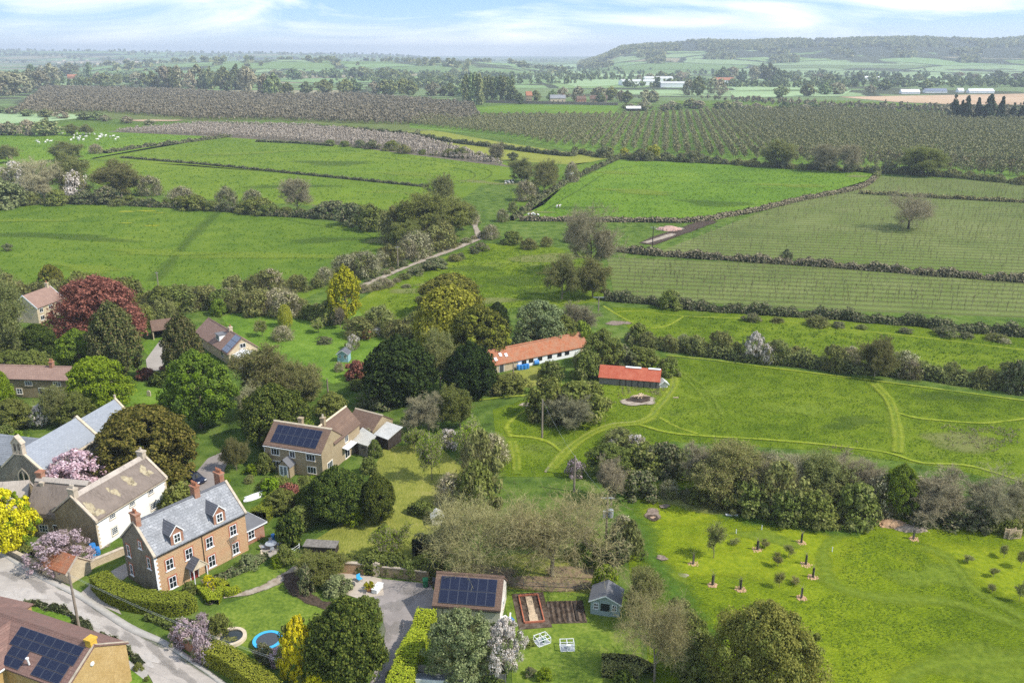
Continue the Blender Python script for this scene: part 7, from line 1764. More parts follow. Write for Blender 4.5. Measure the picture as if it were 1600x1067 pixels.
T('s_yew', 455, 850, 798, 40, 'dark ivy-covered stump beside the kitchen extension'); T('s_copper', 452, 790, 752, 34, 'bronze shrub in the cottage garden'); T('s_lime', 427, 770, 745, 40, 'yellow-green bush in the cottage garden'); T('s_green', 478, 778, 742, 40, 'green bush before the solar house porch'); T('s_green', 415, 738, 705, 30, 'dark bush at the left corner of the solar house')
T('mid', 440, 800, 762, 46, 'leafy shrub tree along the garden boundary'); T('s_lime', 350, 765, 745, 22, 'bright yellow-green shrub behind the slate roof'); T('s_green', 285, 800, 752, 70, 'mixed green bushes between the two roofs'); T('s_green', 268, 795, 765, 34, 'bush against the white house corner'); T('s_bright', 225, 870, 850, 24, 'bush at the foot of the white wall')
T('s_copper', 228, 592, 574, 26, 'dark red shrub at the end of the house drive'); T('s_copper', 262, 590, 568, 26, 'second dark red shrub nearer the tall green tree'); T('s_yew', 255, 600, 578, 40, 'dark clipped bush below the red shrubs')
T('s_copper', 558, 592, 562, 36, 'purple-leaved shrub beside the pale blue summerhouse'); T('s_red', 530, 580, 562, 20, 'small pink shrub left of the purple-leaved shrub'); T('s_white', 552, 545, 520, 24, 'white-flowering bush above the pale blue summerhouse'); T('s_dark', 508, 536, 526, 28, 'low round bed of shrubs on the upper lawn')
T('orch', 498, 520, 496, 22, 'small blossoming fruit tree on the upper lawn', None, 'fruit_tree'); T('willow', 446, 510, 476, 24, 'little weeping willow on the upper lawn'); T('pale', 532, 512, 474, 26, 'slim bare tree at the foot of the golden poplar'); T('orch', 410, 525, 498, 24, 'tiny bare tree on the upper lawn'); T('s_brown', 442, 530, 505, 40, 'twiggy brown shrub on the upper lawn'); T('orch', 420, 485, 452, 30, 'bare tree at the upper garden edge')
T('s_bright', 515, 505, 472, 24, 'bright green bush beside the golden poplar'); T('mid', 480, 620, 572, 60, 'green shrubby tree beside the plain pole'); T('mid', 520, 660, 610, 56, 'green shrubs behind the solar house chimney'); T('s_bright', 480, 700, 655, 46, 'light green bush behind the solar roof'); T('s_green', 586, 712, 686, 26, 'green bush between the two tin sheds'); T('s_green', 577, 738, 712, 30, 'dark bush beside the solar house terrace')
T('s_red', 578, 690, 662, 40, 'bare pink-twigged shrub between the tin sheds'); T('s_green', 645, 655, 640, 26, 'low dark bush by the open shed'); T('s_brown', 705, 790, 730, 60, 'brown bushy shrub at the orchard corner'); T('s_olive', 750, 760, 662, 80, 'tall olive shrubs at the right edge of the orchard lawn'); T('s_green', 745, 800, 720, 76, 'green shrubs below the olive shrubs'); T('s_brown', 770, 720, 668, 60, 'grey twiggy shrub beside the forked path'); T('s_green', 600, 832, 818, 20, 'small green mound on the olive lawn')
T('s_green', 858, 652, 588, 78, 'bushy green tree in front of the long barn', None, 'bushy_tree'); T('s_green', 905, 655, 590, 100, 'large green thicket beside the red tin barn', None, 'bushy_tree'); T('pale', 882, 664, 608, 84, 'grey dead-twigged tree in front of the green thicket'); T('s_green', 798, 612, 584, 66, 'green bush mass below the farm yard'); T('s_olive', 768, 612, 588, 50, 'olive bush at the foot of the farm yard'); T('s_green', 915, 590, 545, 50, 'green bush behind the red tin barn'); T('mid', 942, 572, 512, 60, 'green tree at the far end of the long barn'); T('s_dark', 968, 568, 536, 56, 'ivy-dark thicket above the red tin barn'); T('s_green', 1000, 568, 540, 60, 'green thicket right above the red tin barn'); T('s_green', 1045, 585, 556, 40, 'bushes at the right end of the red tin barn'); T('s_bright', 905, 545, 500, 44, 'bright bush behind the barn roof end'); T('s_green', 860, 592, 562, 46, 'round green bush at the barn front')
T('s_white', 995, 712, 676, 40, 'white blackthorn in bloom among the meadow scrub', None, 'blackthorn'); T('s_white', 962, 705, 682, 26, 'smaller white blackthorn left of the other', None, 'blackthorn'); T('s_mauve', 898, 745, 715, 34, 'pale blossom bush beside the thin pole')
T('pale', 955, 790, 712, 60, 'pinkish-brown bare tree beside the transformer pole'); T('mid', 950, 740, 690, 70, 'green tree in the scrub left of the lush meadow'); T('s_olive', 970, 700, 665, 70, 'olive thicket at the head of the scrub'); T('s_green', 1010, 735, 690, 80, 'green thicket right of the white blackthorn'); T('s_dark', 1040, 740, 690, 60, 'dark bramble thicket by the lower path'); T('s_olive', 915, 872, 818, 60, 'green tree below the transformer pole', None, 'bushy_tree'); T('s_brown', 972, 852, 795, 54, 'olive bushy tree right of the transformer pole', None, 'bushy_tree'); T('s_bright', 930, 880, 835, 50, 'bright green bush above the summerhouse'); T('s_dark', 965, 892, 830, 56, 'dark bush right above the summerhouse'); T('s_lime', 945, 925, 880, 42, 'lime-green bush behind the summerhouse'); T('s_olive', 985, 870, 800, 50, 'olive scrub at the meadow corner'); T('s_dark', 1000, 775, 735, 60, 'bramble mound in the scrub clearing'); T('s_brown', 1045, 775, 745, 40, 'brown bramble tangle in the scrub clearing')
for a in ((1075,1010,950,'upper'), (1090,1040,985,'middle'), (1085,1075,1020,'lowest')): T('s_green', a[0], a[1], a[2], 60, 'green nettle clump along the meadow fence, ' + a[3] + ' of three')
T('s_olive', 1060, 985, 930, 60, 'olive bush leaning into the lush meadow'); T('s_yew', 975, 1075, 1048, 40, 'dark bush at the bottom right of the vegetable lawn'); T('s_lime', 850, 1062, 1042, 24, 'small lime conifer at the bottom edge'); T('s_dark', 828, 1055, 1042, 20, 'small dark bush at the bottom edge'); T('s_green', 826, 1008, 1000, 22, 'clump of lettuce-green leaves on the vegetable lawn')
# the thick scrub belt above the lush meadow
g = 'scrub belt above the lush meadow'
for a in ((1090,765,688,80,'pale'), (1130,782,682,110,'budding'), (1180,775,696,90,'pale'), (1215,800,712,90,'s_olive'), (1170,798,745,80,'s_green'), (1235,775,696,90,'pale'), (1285,785,700,100,'budding'), (1300,802,745,80,'s_olive'), (1335,814,752,80,'s_green'), (1345,785,706,100,'pale'), (1372,802,728,70,'s_brown'), (1270,817,762,74,'s_green'), (1112,784,738,74,'s_olive'), (1060,742,695,50,'s_olive'), (1205,770,700,70,'s_brown'), (1146,790,736,70,'s_olive'), (1225,815,765,70,'s_green')):
    T(a[4], a[0], a[1], a[2], a[3], 'one of the mixed olive and brown bushes in the scrub belt above the lush meadow', g, 'scrub_bush', 'shrub')
T('green', 1402, 808, 722, 58, 'fresh green tree standing in the scrub belt'); T('pale', 1460, 810, 722, 100, 'grey bare tree in the scrub belt right of the fresh green tree'); T('bare', 1545, 818, 732, 100, 'grey bare tree at the right end of the scrub belt'); T('s_dark', 1505, 818, 780, 80, 'dark bramble below the bare trees'); T('s_olive', 1585, 820, 745, 60, 'olive bush cut by the right edge'); T('s_brown', 1430, 790, 735, 60, 'brown bush between the green and bare trees')
row(['s_dark','s_green'], [(1075,780),(1130,790),(1200,802),(1260,814),(1340,818)], 26, 24, 46, 'low bramble along the front of the scrub belt', 'brambles before the scrub belt', 'bramble_bush')
row(['s_dark','s_green'], [(1450,818),(1530,826),(1600,832)], 34, 26, 46, 'low bramble below the bare trees of the scrub belt', 'brambles below the bare trees', 'bramble_bush')
# hedge belt between the paddock and the meadow
row(['s_olive','s_olive','s_green','s_olive','s_brown'], [(985,536),(1030,542),(1100,551),(1200,564),(1300,574),(1400,584),(1500,596),(1640,612)], 12, 33, 40, 'olive hawthorn in the hedge between paddock and meadow', 'hawthorns between paddock and meadow', 'hawthorn')
T('budding', 1366, 588, 522, 60, 'bare-topped tree in the paddock hedge'); T('white', 1178, 564, 516, 40, 'white-flowering tree in the paddock hedge'); T('s_white', 1196, 568, 534, 26, 'white bush beside the white-flowering tree'); T('s_dark', 1588, 612, 562, 50, 'dark tree in the paddock hedge at the right edge', None, 'hedge_tree')
# between young orchard and paddock
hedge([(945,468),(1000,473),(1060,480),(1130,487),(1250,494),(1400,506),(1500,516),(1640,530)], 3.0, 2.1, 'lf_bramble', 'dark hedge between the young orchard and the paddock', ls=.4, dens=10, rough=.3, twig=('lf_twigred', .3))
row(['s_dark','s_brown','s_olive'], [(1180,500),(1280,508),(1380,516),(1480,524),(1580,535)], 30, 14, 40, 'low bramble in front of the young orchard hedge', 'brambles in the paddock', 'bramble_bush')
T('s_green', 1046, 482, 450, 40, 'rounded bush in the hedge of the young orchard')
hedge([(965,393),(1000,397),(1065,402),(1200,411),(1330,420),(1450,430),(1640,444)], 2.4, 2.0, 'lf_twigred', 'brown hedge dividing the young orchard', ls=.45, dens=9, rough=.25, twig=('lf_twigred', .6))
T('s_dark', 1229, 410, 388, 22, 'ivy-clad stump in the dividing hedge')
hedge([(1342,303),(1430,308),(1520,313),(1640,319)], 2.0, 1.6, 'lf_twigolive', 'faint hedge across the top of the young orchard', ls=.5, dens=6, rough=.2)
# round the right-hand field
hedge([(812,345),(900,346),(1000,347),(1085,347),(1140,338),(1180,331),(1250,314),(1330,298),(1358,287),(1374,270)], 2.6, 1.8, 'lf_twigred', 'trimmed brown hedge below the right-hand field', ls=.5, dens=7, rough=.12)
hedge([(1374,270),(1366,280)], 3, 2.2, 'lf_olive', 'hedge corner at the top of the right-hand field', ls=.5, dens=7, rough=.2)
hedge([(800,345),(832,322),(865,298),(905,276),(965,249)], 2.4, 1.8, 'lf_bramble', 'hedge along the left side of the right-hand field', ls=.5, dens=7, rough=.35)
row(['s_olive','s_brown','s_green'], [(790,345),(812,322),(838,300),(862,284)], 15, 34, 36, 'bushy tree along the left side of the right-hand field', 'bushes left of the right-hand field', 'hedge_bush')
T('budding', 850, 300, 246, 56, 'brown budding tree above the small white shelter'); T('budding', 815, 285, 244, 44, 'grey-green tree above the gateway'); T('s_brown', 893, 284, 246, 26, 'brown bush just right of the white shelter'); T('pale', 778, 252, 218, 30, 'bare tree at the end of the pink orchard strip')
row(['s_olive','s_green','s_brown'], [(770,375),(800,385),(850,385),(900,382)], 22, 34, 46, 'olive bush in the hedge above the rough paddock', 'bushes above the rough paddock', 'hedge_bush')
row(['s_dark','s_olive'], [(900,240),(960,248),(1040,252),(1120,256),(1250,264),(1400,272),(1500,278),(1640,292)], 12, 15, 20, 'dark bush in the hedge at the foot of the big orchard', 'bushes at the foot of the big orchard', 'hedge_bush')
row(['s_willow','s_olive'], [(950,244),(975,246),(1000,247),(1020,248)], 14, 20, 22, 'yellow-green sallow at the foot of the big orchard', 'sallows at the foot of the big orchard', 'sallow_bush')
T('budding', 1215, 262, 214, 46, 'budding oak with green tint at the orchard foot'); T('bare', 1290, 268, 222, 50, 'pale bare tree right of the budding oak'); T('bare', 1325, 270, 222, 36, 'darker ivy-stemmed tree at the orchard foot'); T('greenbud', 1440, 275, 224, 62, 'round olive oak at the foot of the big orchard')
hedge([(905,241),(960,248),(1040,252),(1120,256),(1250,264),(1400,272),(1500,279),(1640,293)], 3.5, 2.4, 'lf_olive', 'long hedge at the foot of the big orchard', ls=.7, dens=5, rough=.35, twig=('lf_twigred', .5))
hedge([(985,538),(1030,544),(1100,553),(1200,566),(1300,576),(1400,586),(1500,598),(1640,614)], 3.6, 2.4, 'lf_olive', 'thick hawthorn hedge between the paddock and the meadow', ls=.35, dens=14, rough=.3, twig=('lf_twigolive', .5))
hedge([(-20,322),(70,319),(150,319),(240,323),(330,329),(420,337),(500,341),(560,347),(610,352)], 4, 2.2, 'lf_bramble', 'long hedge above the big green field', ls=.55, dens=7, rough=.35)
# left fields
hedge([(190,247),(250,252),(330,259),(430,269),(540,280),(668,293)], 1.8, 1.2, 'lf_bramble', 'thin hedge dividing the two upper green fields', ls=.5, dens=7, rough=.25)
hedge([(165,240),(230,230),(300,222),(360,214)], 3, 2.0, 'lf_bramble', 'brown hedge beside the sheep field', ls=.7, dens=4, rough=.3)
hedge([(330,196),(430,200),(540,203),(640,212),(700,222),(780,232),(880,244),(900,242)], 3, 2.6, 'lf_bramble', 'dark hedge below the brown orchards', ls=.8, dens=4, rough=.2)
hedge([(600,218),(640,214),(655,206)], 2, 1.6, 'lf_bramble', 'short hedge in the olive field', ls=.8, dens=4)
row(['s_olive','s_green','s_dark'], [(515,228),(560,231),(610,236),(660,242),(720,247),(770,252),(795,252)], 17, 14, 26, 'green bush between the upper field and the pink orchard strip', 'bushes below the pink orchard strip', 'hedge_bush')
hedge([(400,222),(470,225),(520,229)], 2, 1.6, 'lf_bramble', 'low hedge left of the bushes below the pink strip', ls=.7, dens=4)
# belt between the big field and the upper fields
gl = 'belt of trees above the big green field'
for a in ((30,305,246,70,'s_white'), (12,325,280,60,'s_sage'), (120,310,262,50,'s_white')): T(a[4], *a[:4], 'white-blossomed thicket at the left above the big green field', 'white thickets above the big field', 'blackthorn')
for a in ((70,312,240,80,'bare'), (115,305,232,60,'budding'), (190,308,246,80,'budding'), (235,305,268,44,'s_brown'), (285,318,285,50,'s_red'), (355,322,284,40,'s_red'), (395,322,290,36,'s_brown'), (465,330,274,50,'bare')):
    T(a[4], *a[:4], 'one of the leafless trees in the belt above the big green field', gl, 'belt_tree')
row(['s_green','s_dark','s_olive','s_green'], [(-10,322),(70,318),(150,318),(240,322),(330,328),(420,336),(500,340),(560,346),(600,350)], 17, 20, 38, 'green shrub in the belt above the big green field', 'shrubs above the big green field', 'hedge_shrub')
T('s_brown', 150, 240, 222, 24, 'round brown bush at the end of the sheep field hedge'); T('budding', 105, 252, 218, 50, 'brown tree at the near edge of the sheep field'); T('budding', 15, 255, 224, 34, 'rust-brown tree at the left edge of the sheep field')
T('s_dark', 12, 392, 380, 20, 'dark bush at the left edge of the big field'); 
# trees by the field lane
for a in ((650,382,298,90,'greenbud'), (690,370,306,84,'greenbud'), (615,378,310,60,'s_olive'), (722,360,310,40,'budding'), (690,330,268,50,'budding'), (640,395,345,60,'greenbud'), (735,350,322,30,'s_brown'), (580,360,316,54,'s_green'), (550,352,316,50,'s_dark')):
    T(a[4], *a[:4], 'one of the olive-green willows clustered beside the field lane', 'willows beside the field lane', 'willow_tree', 'tree')
row(['s_brown','s_olive','s_red','s_olive'], [(330,470),(400,464),(460,455),(520,442),(570,428),(620,411),(650,400),(690,386)], 11, 42, 52, 'brown leafless thicket along the lower edge of the big field', 'brown thickets below the big field', 'thicket')
row(['s_brown','s_olive','s_green','s_olive'], [(-10,470),(40,470),(210,482),(260,486),(320,482),(380,484),(450,492),(510,500)], 14, 40, 54, 'mixed shrub below the big green field', 'shrubs below the big green field', 'hedge_shrub')
T('s_white', 618, 405, 385, 26, 'white-flowering bush beside the lane pole'); T('s_olive', 372, 482, 445, 50, 'olive tree above the brown-roofed bungalow', None, 'leafy_tree'); T('s_bright', 342, 492, 466, 30, 'bright green bush above the upper garden'); T('s_green', 300, 482, 455, 50, 'green bush beyond the bungalow'); T('s_olive', 258, 500, 460, 44, 'olive shrub tree behind the open garage', None, 'leafy_tree'); T('s_green', 224, 514, 474, 44, 'green tree right of the copper beech', None, 'leafy_tree')
row(['s_brown','s_olive','s_dark'], [(570,455),(610,445),(660,425),(710,408),(760,388)], 9, 13, 30, 'bramble along the near side of the field lane', 'brambles by the field lane', 'bramble_bush')
row(['s_olive','s_brown','s_olive'], [(565,522),(600,518),(640,522),(655,518)], 20, 50, 76, 'grey-brown thicket left of the weeping willow', 'thickets left of the weeping willow', 'thicket')
row(['s_olive','s_brown','s_dark'], [(640,450),(680,440),(650,470)], 26, 10, 26, 'low dead-brown bush in the rough paddock', 'bushes in the rough paddock', 'bramble_bush')
row(['s_green','s_olive','s_dark'], [(60,575),(100,600),(130,590),(200,610)], 26, 26, 40, 'garden shrub among the gardens at the left', 'garden shrubs at the left', 'garden_shrub')
row(['s_green','s_lime','s_olive'], [(-5,600),(10,640),(30,655),(0,690),(20,690)], 22, 22, 34, 'shrub in the cottage front garden', 'shrubs in the cottage front garden', 'garden_shrub')
row(['s_green','s_bright','s_lime','s_olive'], [(360,715),(385,730),(400,745),(380,752),(405,760),(430,775)], 14, 13, 22, 'garden plant beside the drive above the slate house', 'plants above the slate house', 'garden_plant')
row(['s_dark','s_green'], [(560,605),(585,620),(610,632),(560,640)], 24, 26, 40, 'shrub at the foot of the big dark conifer', 'shrubs below the dark conifer', 'garden_shrub')
row(['s_green','s_lime'], [(415,762),(450,768),(490,760)], 20, 16, 28, 'rounded bush in the solar house front garden', 'bushes before the solar house', 'garden_shrub')
row(['s_green','s_dark'], [(740,905),(700,912),(670,900),(640,898),(610,895)], 20, 22, 30, 'ivy-green bush behind the bins', 'bushes behind the bins', 'garden_shrub')
row(['s_bright','s_green','s_dark'], [(165,872),(185,862),(205,850)], 14, 12, 18, 'small plant in the narrow border by the white house', 'border plants by the white house', 'garden_plant')
row(['s_pink','s_green','s_lime','s_sage'], [(150,1000),(185,1022),(215,1045),(228,1062)], 12, 9, 14, 'small flowering plant along the corner house verge', 'verge plants by the corner house', 'garden_plant')
row(['s_green','s_dark'], [(620,1075),(600,1050),(590,1040)], 14, 12, 20, 'weedy plant at the edge of the tarmac drive', 'plants by the tarmac drive', 'garden_plant')

# ------------------------------------------------------------------ plantations
def lowtree(rng, h, w, n, s, ntw=14):
    p, N = canopy(rng, h*.28, h, w/2, 'egg', max(4, n//4), 4, w*.22, .5, .25)
    V, Q = leaf_quads(p, N, s, rng)
    t = rng.random(ntw)*6.28
    tip = np.stack([w*.48*np.cos(t), w*.48*np.sin(t), h*(.6+.4*rng.random(ntw))], 1); A = tip*np.array([.12, .12, .35])
    V2, T2 = twig_tris(A, tip, w*.035, rng)
    V3, Q3 = tubes_np([(0, 0, 0)], [(0, 0, h*.5)], [w*.035], [w*.02], 4)
    return merge([(V, Q, None, 0), (V2, None, T2, 0), (V3, Q3, None, 0)])

def bake(protos, xy, sc, rng):
    """many plants written into one mesh"""
    Vs = []; Qs = []; Ts = []; b = 0
    for i, (x, y) in enumerate(xy):
        V, Q, T_, _ = protos[rng.integers(0, len(protos))]
        a = rng.random()*6.283; c, s = math.cos(a)*sc[i], math.sin(a)*sc[i]
        W = np.empty_like(V); W[:, 0] = V[:, 0]*c - V[:, 1]*s + x; W[:, 1] = V[:, 0]*s + V[:, 1]*c + y; W[:, 2] = V[:, 2]*sc[i]*(.9 + .2*rng.random())
        Vs.append(W.astype(np.float32)); Qs.append(Q + b); Ts.append(T_ + b); b += len(V)
    return np.concatenate(Vs), np.concatenate(Qs), np.concatenate(Ts)

def plantation(poly, origin, az, dr, dt, jit, rng):
    W = PL(poly); xs = [p[0] for p in W]; ys = [p[1] for p in W]
    ox, oy = P(*origin); R_ = max(max(xs)-min(xs), max(ys)-min(ys))*1.2
    i = np.arange(-int(R_/dr), int(R_/dr)+1); j = np.arange(-int(R_/dt), int(R_/dt)+1)
    I, J = np.meshgrid(i, j); u = (J.ravel()*dt + rng.normal(size=I.size)*jit); v = I.ravel()*dr + rng.normal(size=I.size)*jit*.6
    x = ox + u*math.cos(az) - v*math.sin(az); y = oy + u*math.sin(az) + v*math.cos(az)
    k = in_poly(x, y, W); return np.stack([x[k], y[k]], 1)

def plant_out(name, label, group, proto_mat, h, w, nq, s, xy, rng, keep, sname, slabel, scr=.25, cat='fruit tree'):
    protos = [lowtree(rng, h, w, nq, s) for _ in range(4)]
    d = np.hypot(xy[:, 0], xy[:, 1]); vis = np.abs(xy[:, 0]) < xy[:, 1]*.60 + 4
    xy = xy[vis]; d = d[vis]; o = np.argsort(d); xy = xy[o]
    sc = 1 - scr + 2*scr*rng.random(len(xy))
    if keep:
        ms = [mesh_np(name, p[0], p[1], p[2], [MATS[proto_mat]]) for p in protos]
        for i in range(min(keep, len(xy))):
            ob = link(name, ms[i % 4], None, (xy[i][0], xy[i][1], 0), (0, 0, rng.random()*6.28), (sc[i],)*3); tag(ob, label, cat, group)
    rest = slice(keep, None)
    if len(xy) > keep:
        V, Q, T_ = bake(protos, xy[rest], sc[rest], rng)
        tag(link(sname, mesh_np(sname, V, Q, T_, [MATS[proto_mat]])), slabel, 'orchard', None, 'stuff')
    print('PLANT', name, len(xy))
rng = np.random.default_rng(21)
xy = plantation([(640,196),(655,184),(720,188),(800,184),(960,184),(1260,170),(1480,183),(1660,196),(1660,284),(1380,262),(1200,252),(1040,241),(930,232),(860,226),(790,212)], (1200,230), 1.40, 7.0, 4.4, .75, rng)
plant_out('apple_tree', 'grey-brown leafless apple tree in the front rows of the big orchard', 'apple trees in the front rows of the big orchard', 'lf_orchard', 5.4, 4.5, 120, .5, xy, rng, 250, 'orchard_trees', 'mass of grey-brown apple trees filling the big orchard')
xy = plantation([(20,180),(70,138),(240,142),(440,152),(560,150),(740,166),(750,190),(640,196),(560,194),(430,188),(300,188),(160,176)], (400,170), .5, 8, 6, 1.2, rng)
plant_out('cider_tree', 'x', 'x', 'lf_orchbrown', 6.0, 6.0, 60, 1., xy, rng, 0, 'brown_orchard_trees', 'mass of purplish-brown orchard trees below the far woods')
xy = plantation([(175,207),(320,195),(480,198),(640,215),(700,229),(790,260),(720,250),(520,225),(340,213)], (500,212), .2, 5, 2.6, .5, rng)
plant_out('cherry_tree', 'x', 'x', 'lf_orchpink', 3.4, 2.8, 60, .5, xy, rng, 0, 'pink_orchard_trees', 'strip of pinkish young orchard trees between the green fields')
xy = plantation([(1080,155),(1330,172),(1600,186),(1600,172),(1320,168),(1180,158)], (1300,168), .3, 14, 9, 2, rng)
plant_out('plum_tree', 'x', 'x', 'lf_farbrown', 6, 7, 36, 1.7, xy, rng, 0, 'far_orchard_trees', 'mass of dark old orchard trees beyond the big orchard')
# whips of the young orchard
def whip(rng):
    V1, Q1 = tubes_np([(0, 0, 0), (0, 0, .9)], [(0, 0, .9), (rng.normal()*.08, rng.normal()*.08, 2.3)], [.07, .05], [.05, .02], 3)
    n = 12; t = rng.random(n)*6.28; z = .9 + 1.2*rng.random(n); A = np.stack([np.zeros(n), np.zeros(n), z], 1); B = A + np.stack([.5*np.cos(t), .5*np.sin(t), .25 + .3*rng.random(n)], 1)
    V2, T2 = twig_tris(A, B, .085, rng)
    return merge([(V1, Q1, None, 0), (V2, None, T2, 0)])
xa = plantation([(1045,389),(1180,338),(1372,280),(1500,285),(1660,294),(1660,432),(1300,404)], (1300,380), -.16, 4.6, 1.9, .42, rng)
xb = plantation([(965,406),(1200,415),(1660,448),(1660,494),(1300,481),(975,462)], (1300,450), -.16, 4.2, 1.7, .4, rng)
xy = np.concatenate([xa, xb]); xy = xy[(rng.random(len(xy)) > .12) & (np.sin(xy[:, 0]*.11 + 2*np.sin(xy[:, 1]*.07)) + np.sin(xy[:, 1]*.09 - xy[:, 0]*.05) > -1.5)]; pr = [whip(rng) for _ in range(5)]
vis = np.abs(xy[:, 0]) < xy[:, 1]*.60 + 4; xy = xy[vis]; xy = xy[np.argsort(np.hypot(xy[:, 0], xy[:, 1]))]; sc = .6 + .65*rng.random(len(xy))
ms = [mesh_np('orchard_whip', p[0], p[1], p[2], [MATS['lf_orchard']]) for p in pr]
for i in range(250):
    tag(link('orchard_whip', ms[i % 5], None, (xy[i][0], xy[i][1], 0), (0, 0, rng.random()*6.28), (sc[i],)*3), 'thin leafless whip in the nearest rows of the young orchard', 'young tree', 'whips in the young orchard')
V, Q, T_ = bake(pr, xy[250:], sc[250:], rng); tag(link('young_orchard', mesh_np('young_orchard', V, Q, T_, [MATS['lf_orchard']])), 'rows of thin leafless whips filling the young orchard', 'orchard', None, 'stuff'); print('WHIPS', len(xy))

# ------------------------------------------------------------------ long meadow grass
def tufts(name, polys, avoid, n, s, mat, label, lean, hole=()):
    rng = np.random.default_rng(int(n*10)); W = [PL(p) for p in polys]
    X = []
    for w in W:
        xs = [p[0] for p in w]; ys = [p[1] for p in w]; A = (max(xs)-min(xs))*(max(ys)-min(ys)); k = int(A*n)
        x = min(xs) + rng.random(k)*(max(xs)-min(xs)); y = min(ys) + rng.random(k)*(max(ys)-min(ys))
        ok = in_poly(x, y, w) & (np.abs(x) < y*.62 + 3)
        cl = np.sin(x*.9 + 1.3*np.sin(y*.7)) + np.sin(y*1.1 + x*.4 + 1.7*np.sin(x*.35)) + 1.2*rng.random(k)
        ok &= cl > -.3
        for pts, wd in avoid: ok &= dist_line(x, y, PL(pts)) > wd*.5*(.85 + .4*rng.random(k))
        for hx, hy, hr in hole: a = P(hx, hy); ok &= np.hypot(x-a[0], y-a[1]) > hr
        X.append(np.stack([x[ok], y[ok]], 1))
    X = np.concatenate(X); k = len(X); nb = 4
    c = np.repeat(X, nb, 0) + rng.normal(size=(k*nb, 2))*s*.3; h = np.repeat(s*(.5 + .8*rng.random(k)), nb)*(.7 + .5*rng.random(k*nb))
    A = np.column_stack([c, np.zeros(k*nb)]); d = np.array(lean) + rng.normal(size=(k*nb, 3))*.35; d[:, 2] = np.abs(d[:, 2]) + .35
    V, T_ = twig_tris(A, A + unit(d)*h[:, None], s*.42, rng)
    tag(link(name, mesh_np(name, V, None, T_, [MATS[mat]])), label, 'grass', None, 'stuff'); print('TUFTS', name, k)
PA = [([(1405,1080),(1430,1050),(1480,1036),(1640,1027)], 4.), ([(1340,826),(1292,850),(1290,895),(1310,918),(1375,934),(1480,940),(1560,965),(1640,1000)], 2.6)]
tufts('meadow_grass', [[(985,830),(1040,905),(1100,950),(1290,935),(1300,870),(1340,835),(1450,850),(1520,920),(1640,985),(1640,1100),(1030,1100),(1000,980)]], PA, 11, .22, 'lf_grasstuft', 'long grass of the lush meadow', (.7, .45, .4))
PB = [([(1050,585),(1054,598),(1045,616),(1025,640),(1018,652),(995,662),(960,665),(930,675),(905,690),(882,710),(858,738)], 3.), ([(800,690),(806,712),(808,742)], 2.4), ([(798,682),(830,684),(858,692),(876,706)], 1.6), ([(800,684),(792,668),(804,654),(836,632)], 2.), ([(836,618),(790,621),(740,627),(680,632),(600,631),(572,636)], 1.5), ([(1040,556),(1110,563),(1200,575),(1400,600),(1700,640)], 1.6), ([(1366,600),(1390,628),(1400,660),(1404,690),(1402,708)], 3.), ([(1402,646),(1440,655),(1530,662),(1580,658),(1640,650)], 1.5), ([(1000,665),(1060,679),(1200,688),(1300,697),(1385,708),(1440,724),(1520,730),(1640,768)], 1.6)]
tufts('meadow_grass', [[(780,640),(850,605),(960,600),(1050,588),(1045,560),(1200,578),(1640,636),(1640,770),(1450,735),(1300,705),(1040,690),(900,735),(790,735)]], PB, 6, .26, 'lf_grasstuft', 'tussocky grass of the middle meadow', (.5, .3, .6), [(998,626,3.4)])
tufts('meadow_grass', [[(960,492),(1200,500),(1640,540),(1640,580),(1300,560),(1000,535)], [(600,470),(760,388),(850,390),(925,405),(940,465),(820,490),(660,530)]], [([(962,488),(1000,486),(1065,494),(1200,500),(1300,513),(1420,525),(1640,552)], 1.6), ([(943,478),(965,492),(1005,511),(1040,510),(1068,495)], 1.8)], 1.3, .5, 'lf_grasstuft', 'rough grass of the paddocks', (.5, .3, .6))
tufts('pasture_grass', [[(0,320),(130,313),(330,328),(600,366),(560,420),(440,450),(0,460)], [(830,335),(870,300),(965,255),(1360,270),(1350,288),(1170,328),(1100,341)]], [], .2, .6, 'lf_pasture', 'tufted grass of the big green fields', (.4, .2, .6))
tufts('pasture_grass', [[(170,247),(340,218),(520,230),(780,258),(740,288),(668,290),(430,267)], [(180,255),(430,273),(660,296),(640,325),(330,310)], [(0,216),(150,210),(320,212),(150,244),(0,255)]], [], .08, .8, 'lf_pasture', 'tufted grass of the upper fields', (.4, .2, .6))
row(['s_dark','s_brown'], [(575,440),(620,420),(670,401),(720,383),(752,371)], 9, 8, 16, 'low bramble along the field lane verge', 'brambles along the field lane verge', 'bramble_bush')
tufts('dead_grass', [[(970,605),(1040,608),(1030,625),(960,632)], [(1290,700),(1340,690),(1320,730),(1280,725)], [(1470,665),(1600,670),(1600,710),(1480,700)]], [], 2.2, .45, 'lf_deadgrass', 'bleached dead grass stems in the meadow', (.2, .1, 1.), [(998,626,3.0)])

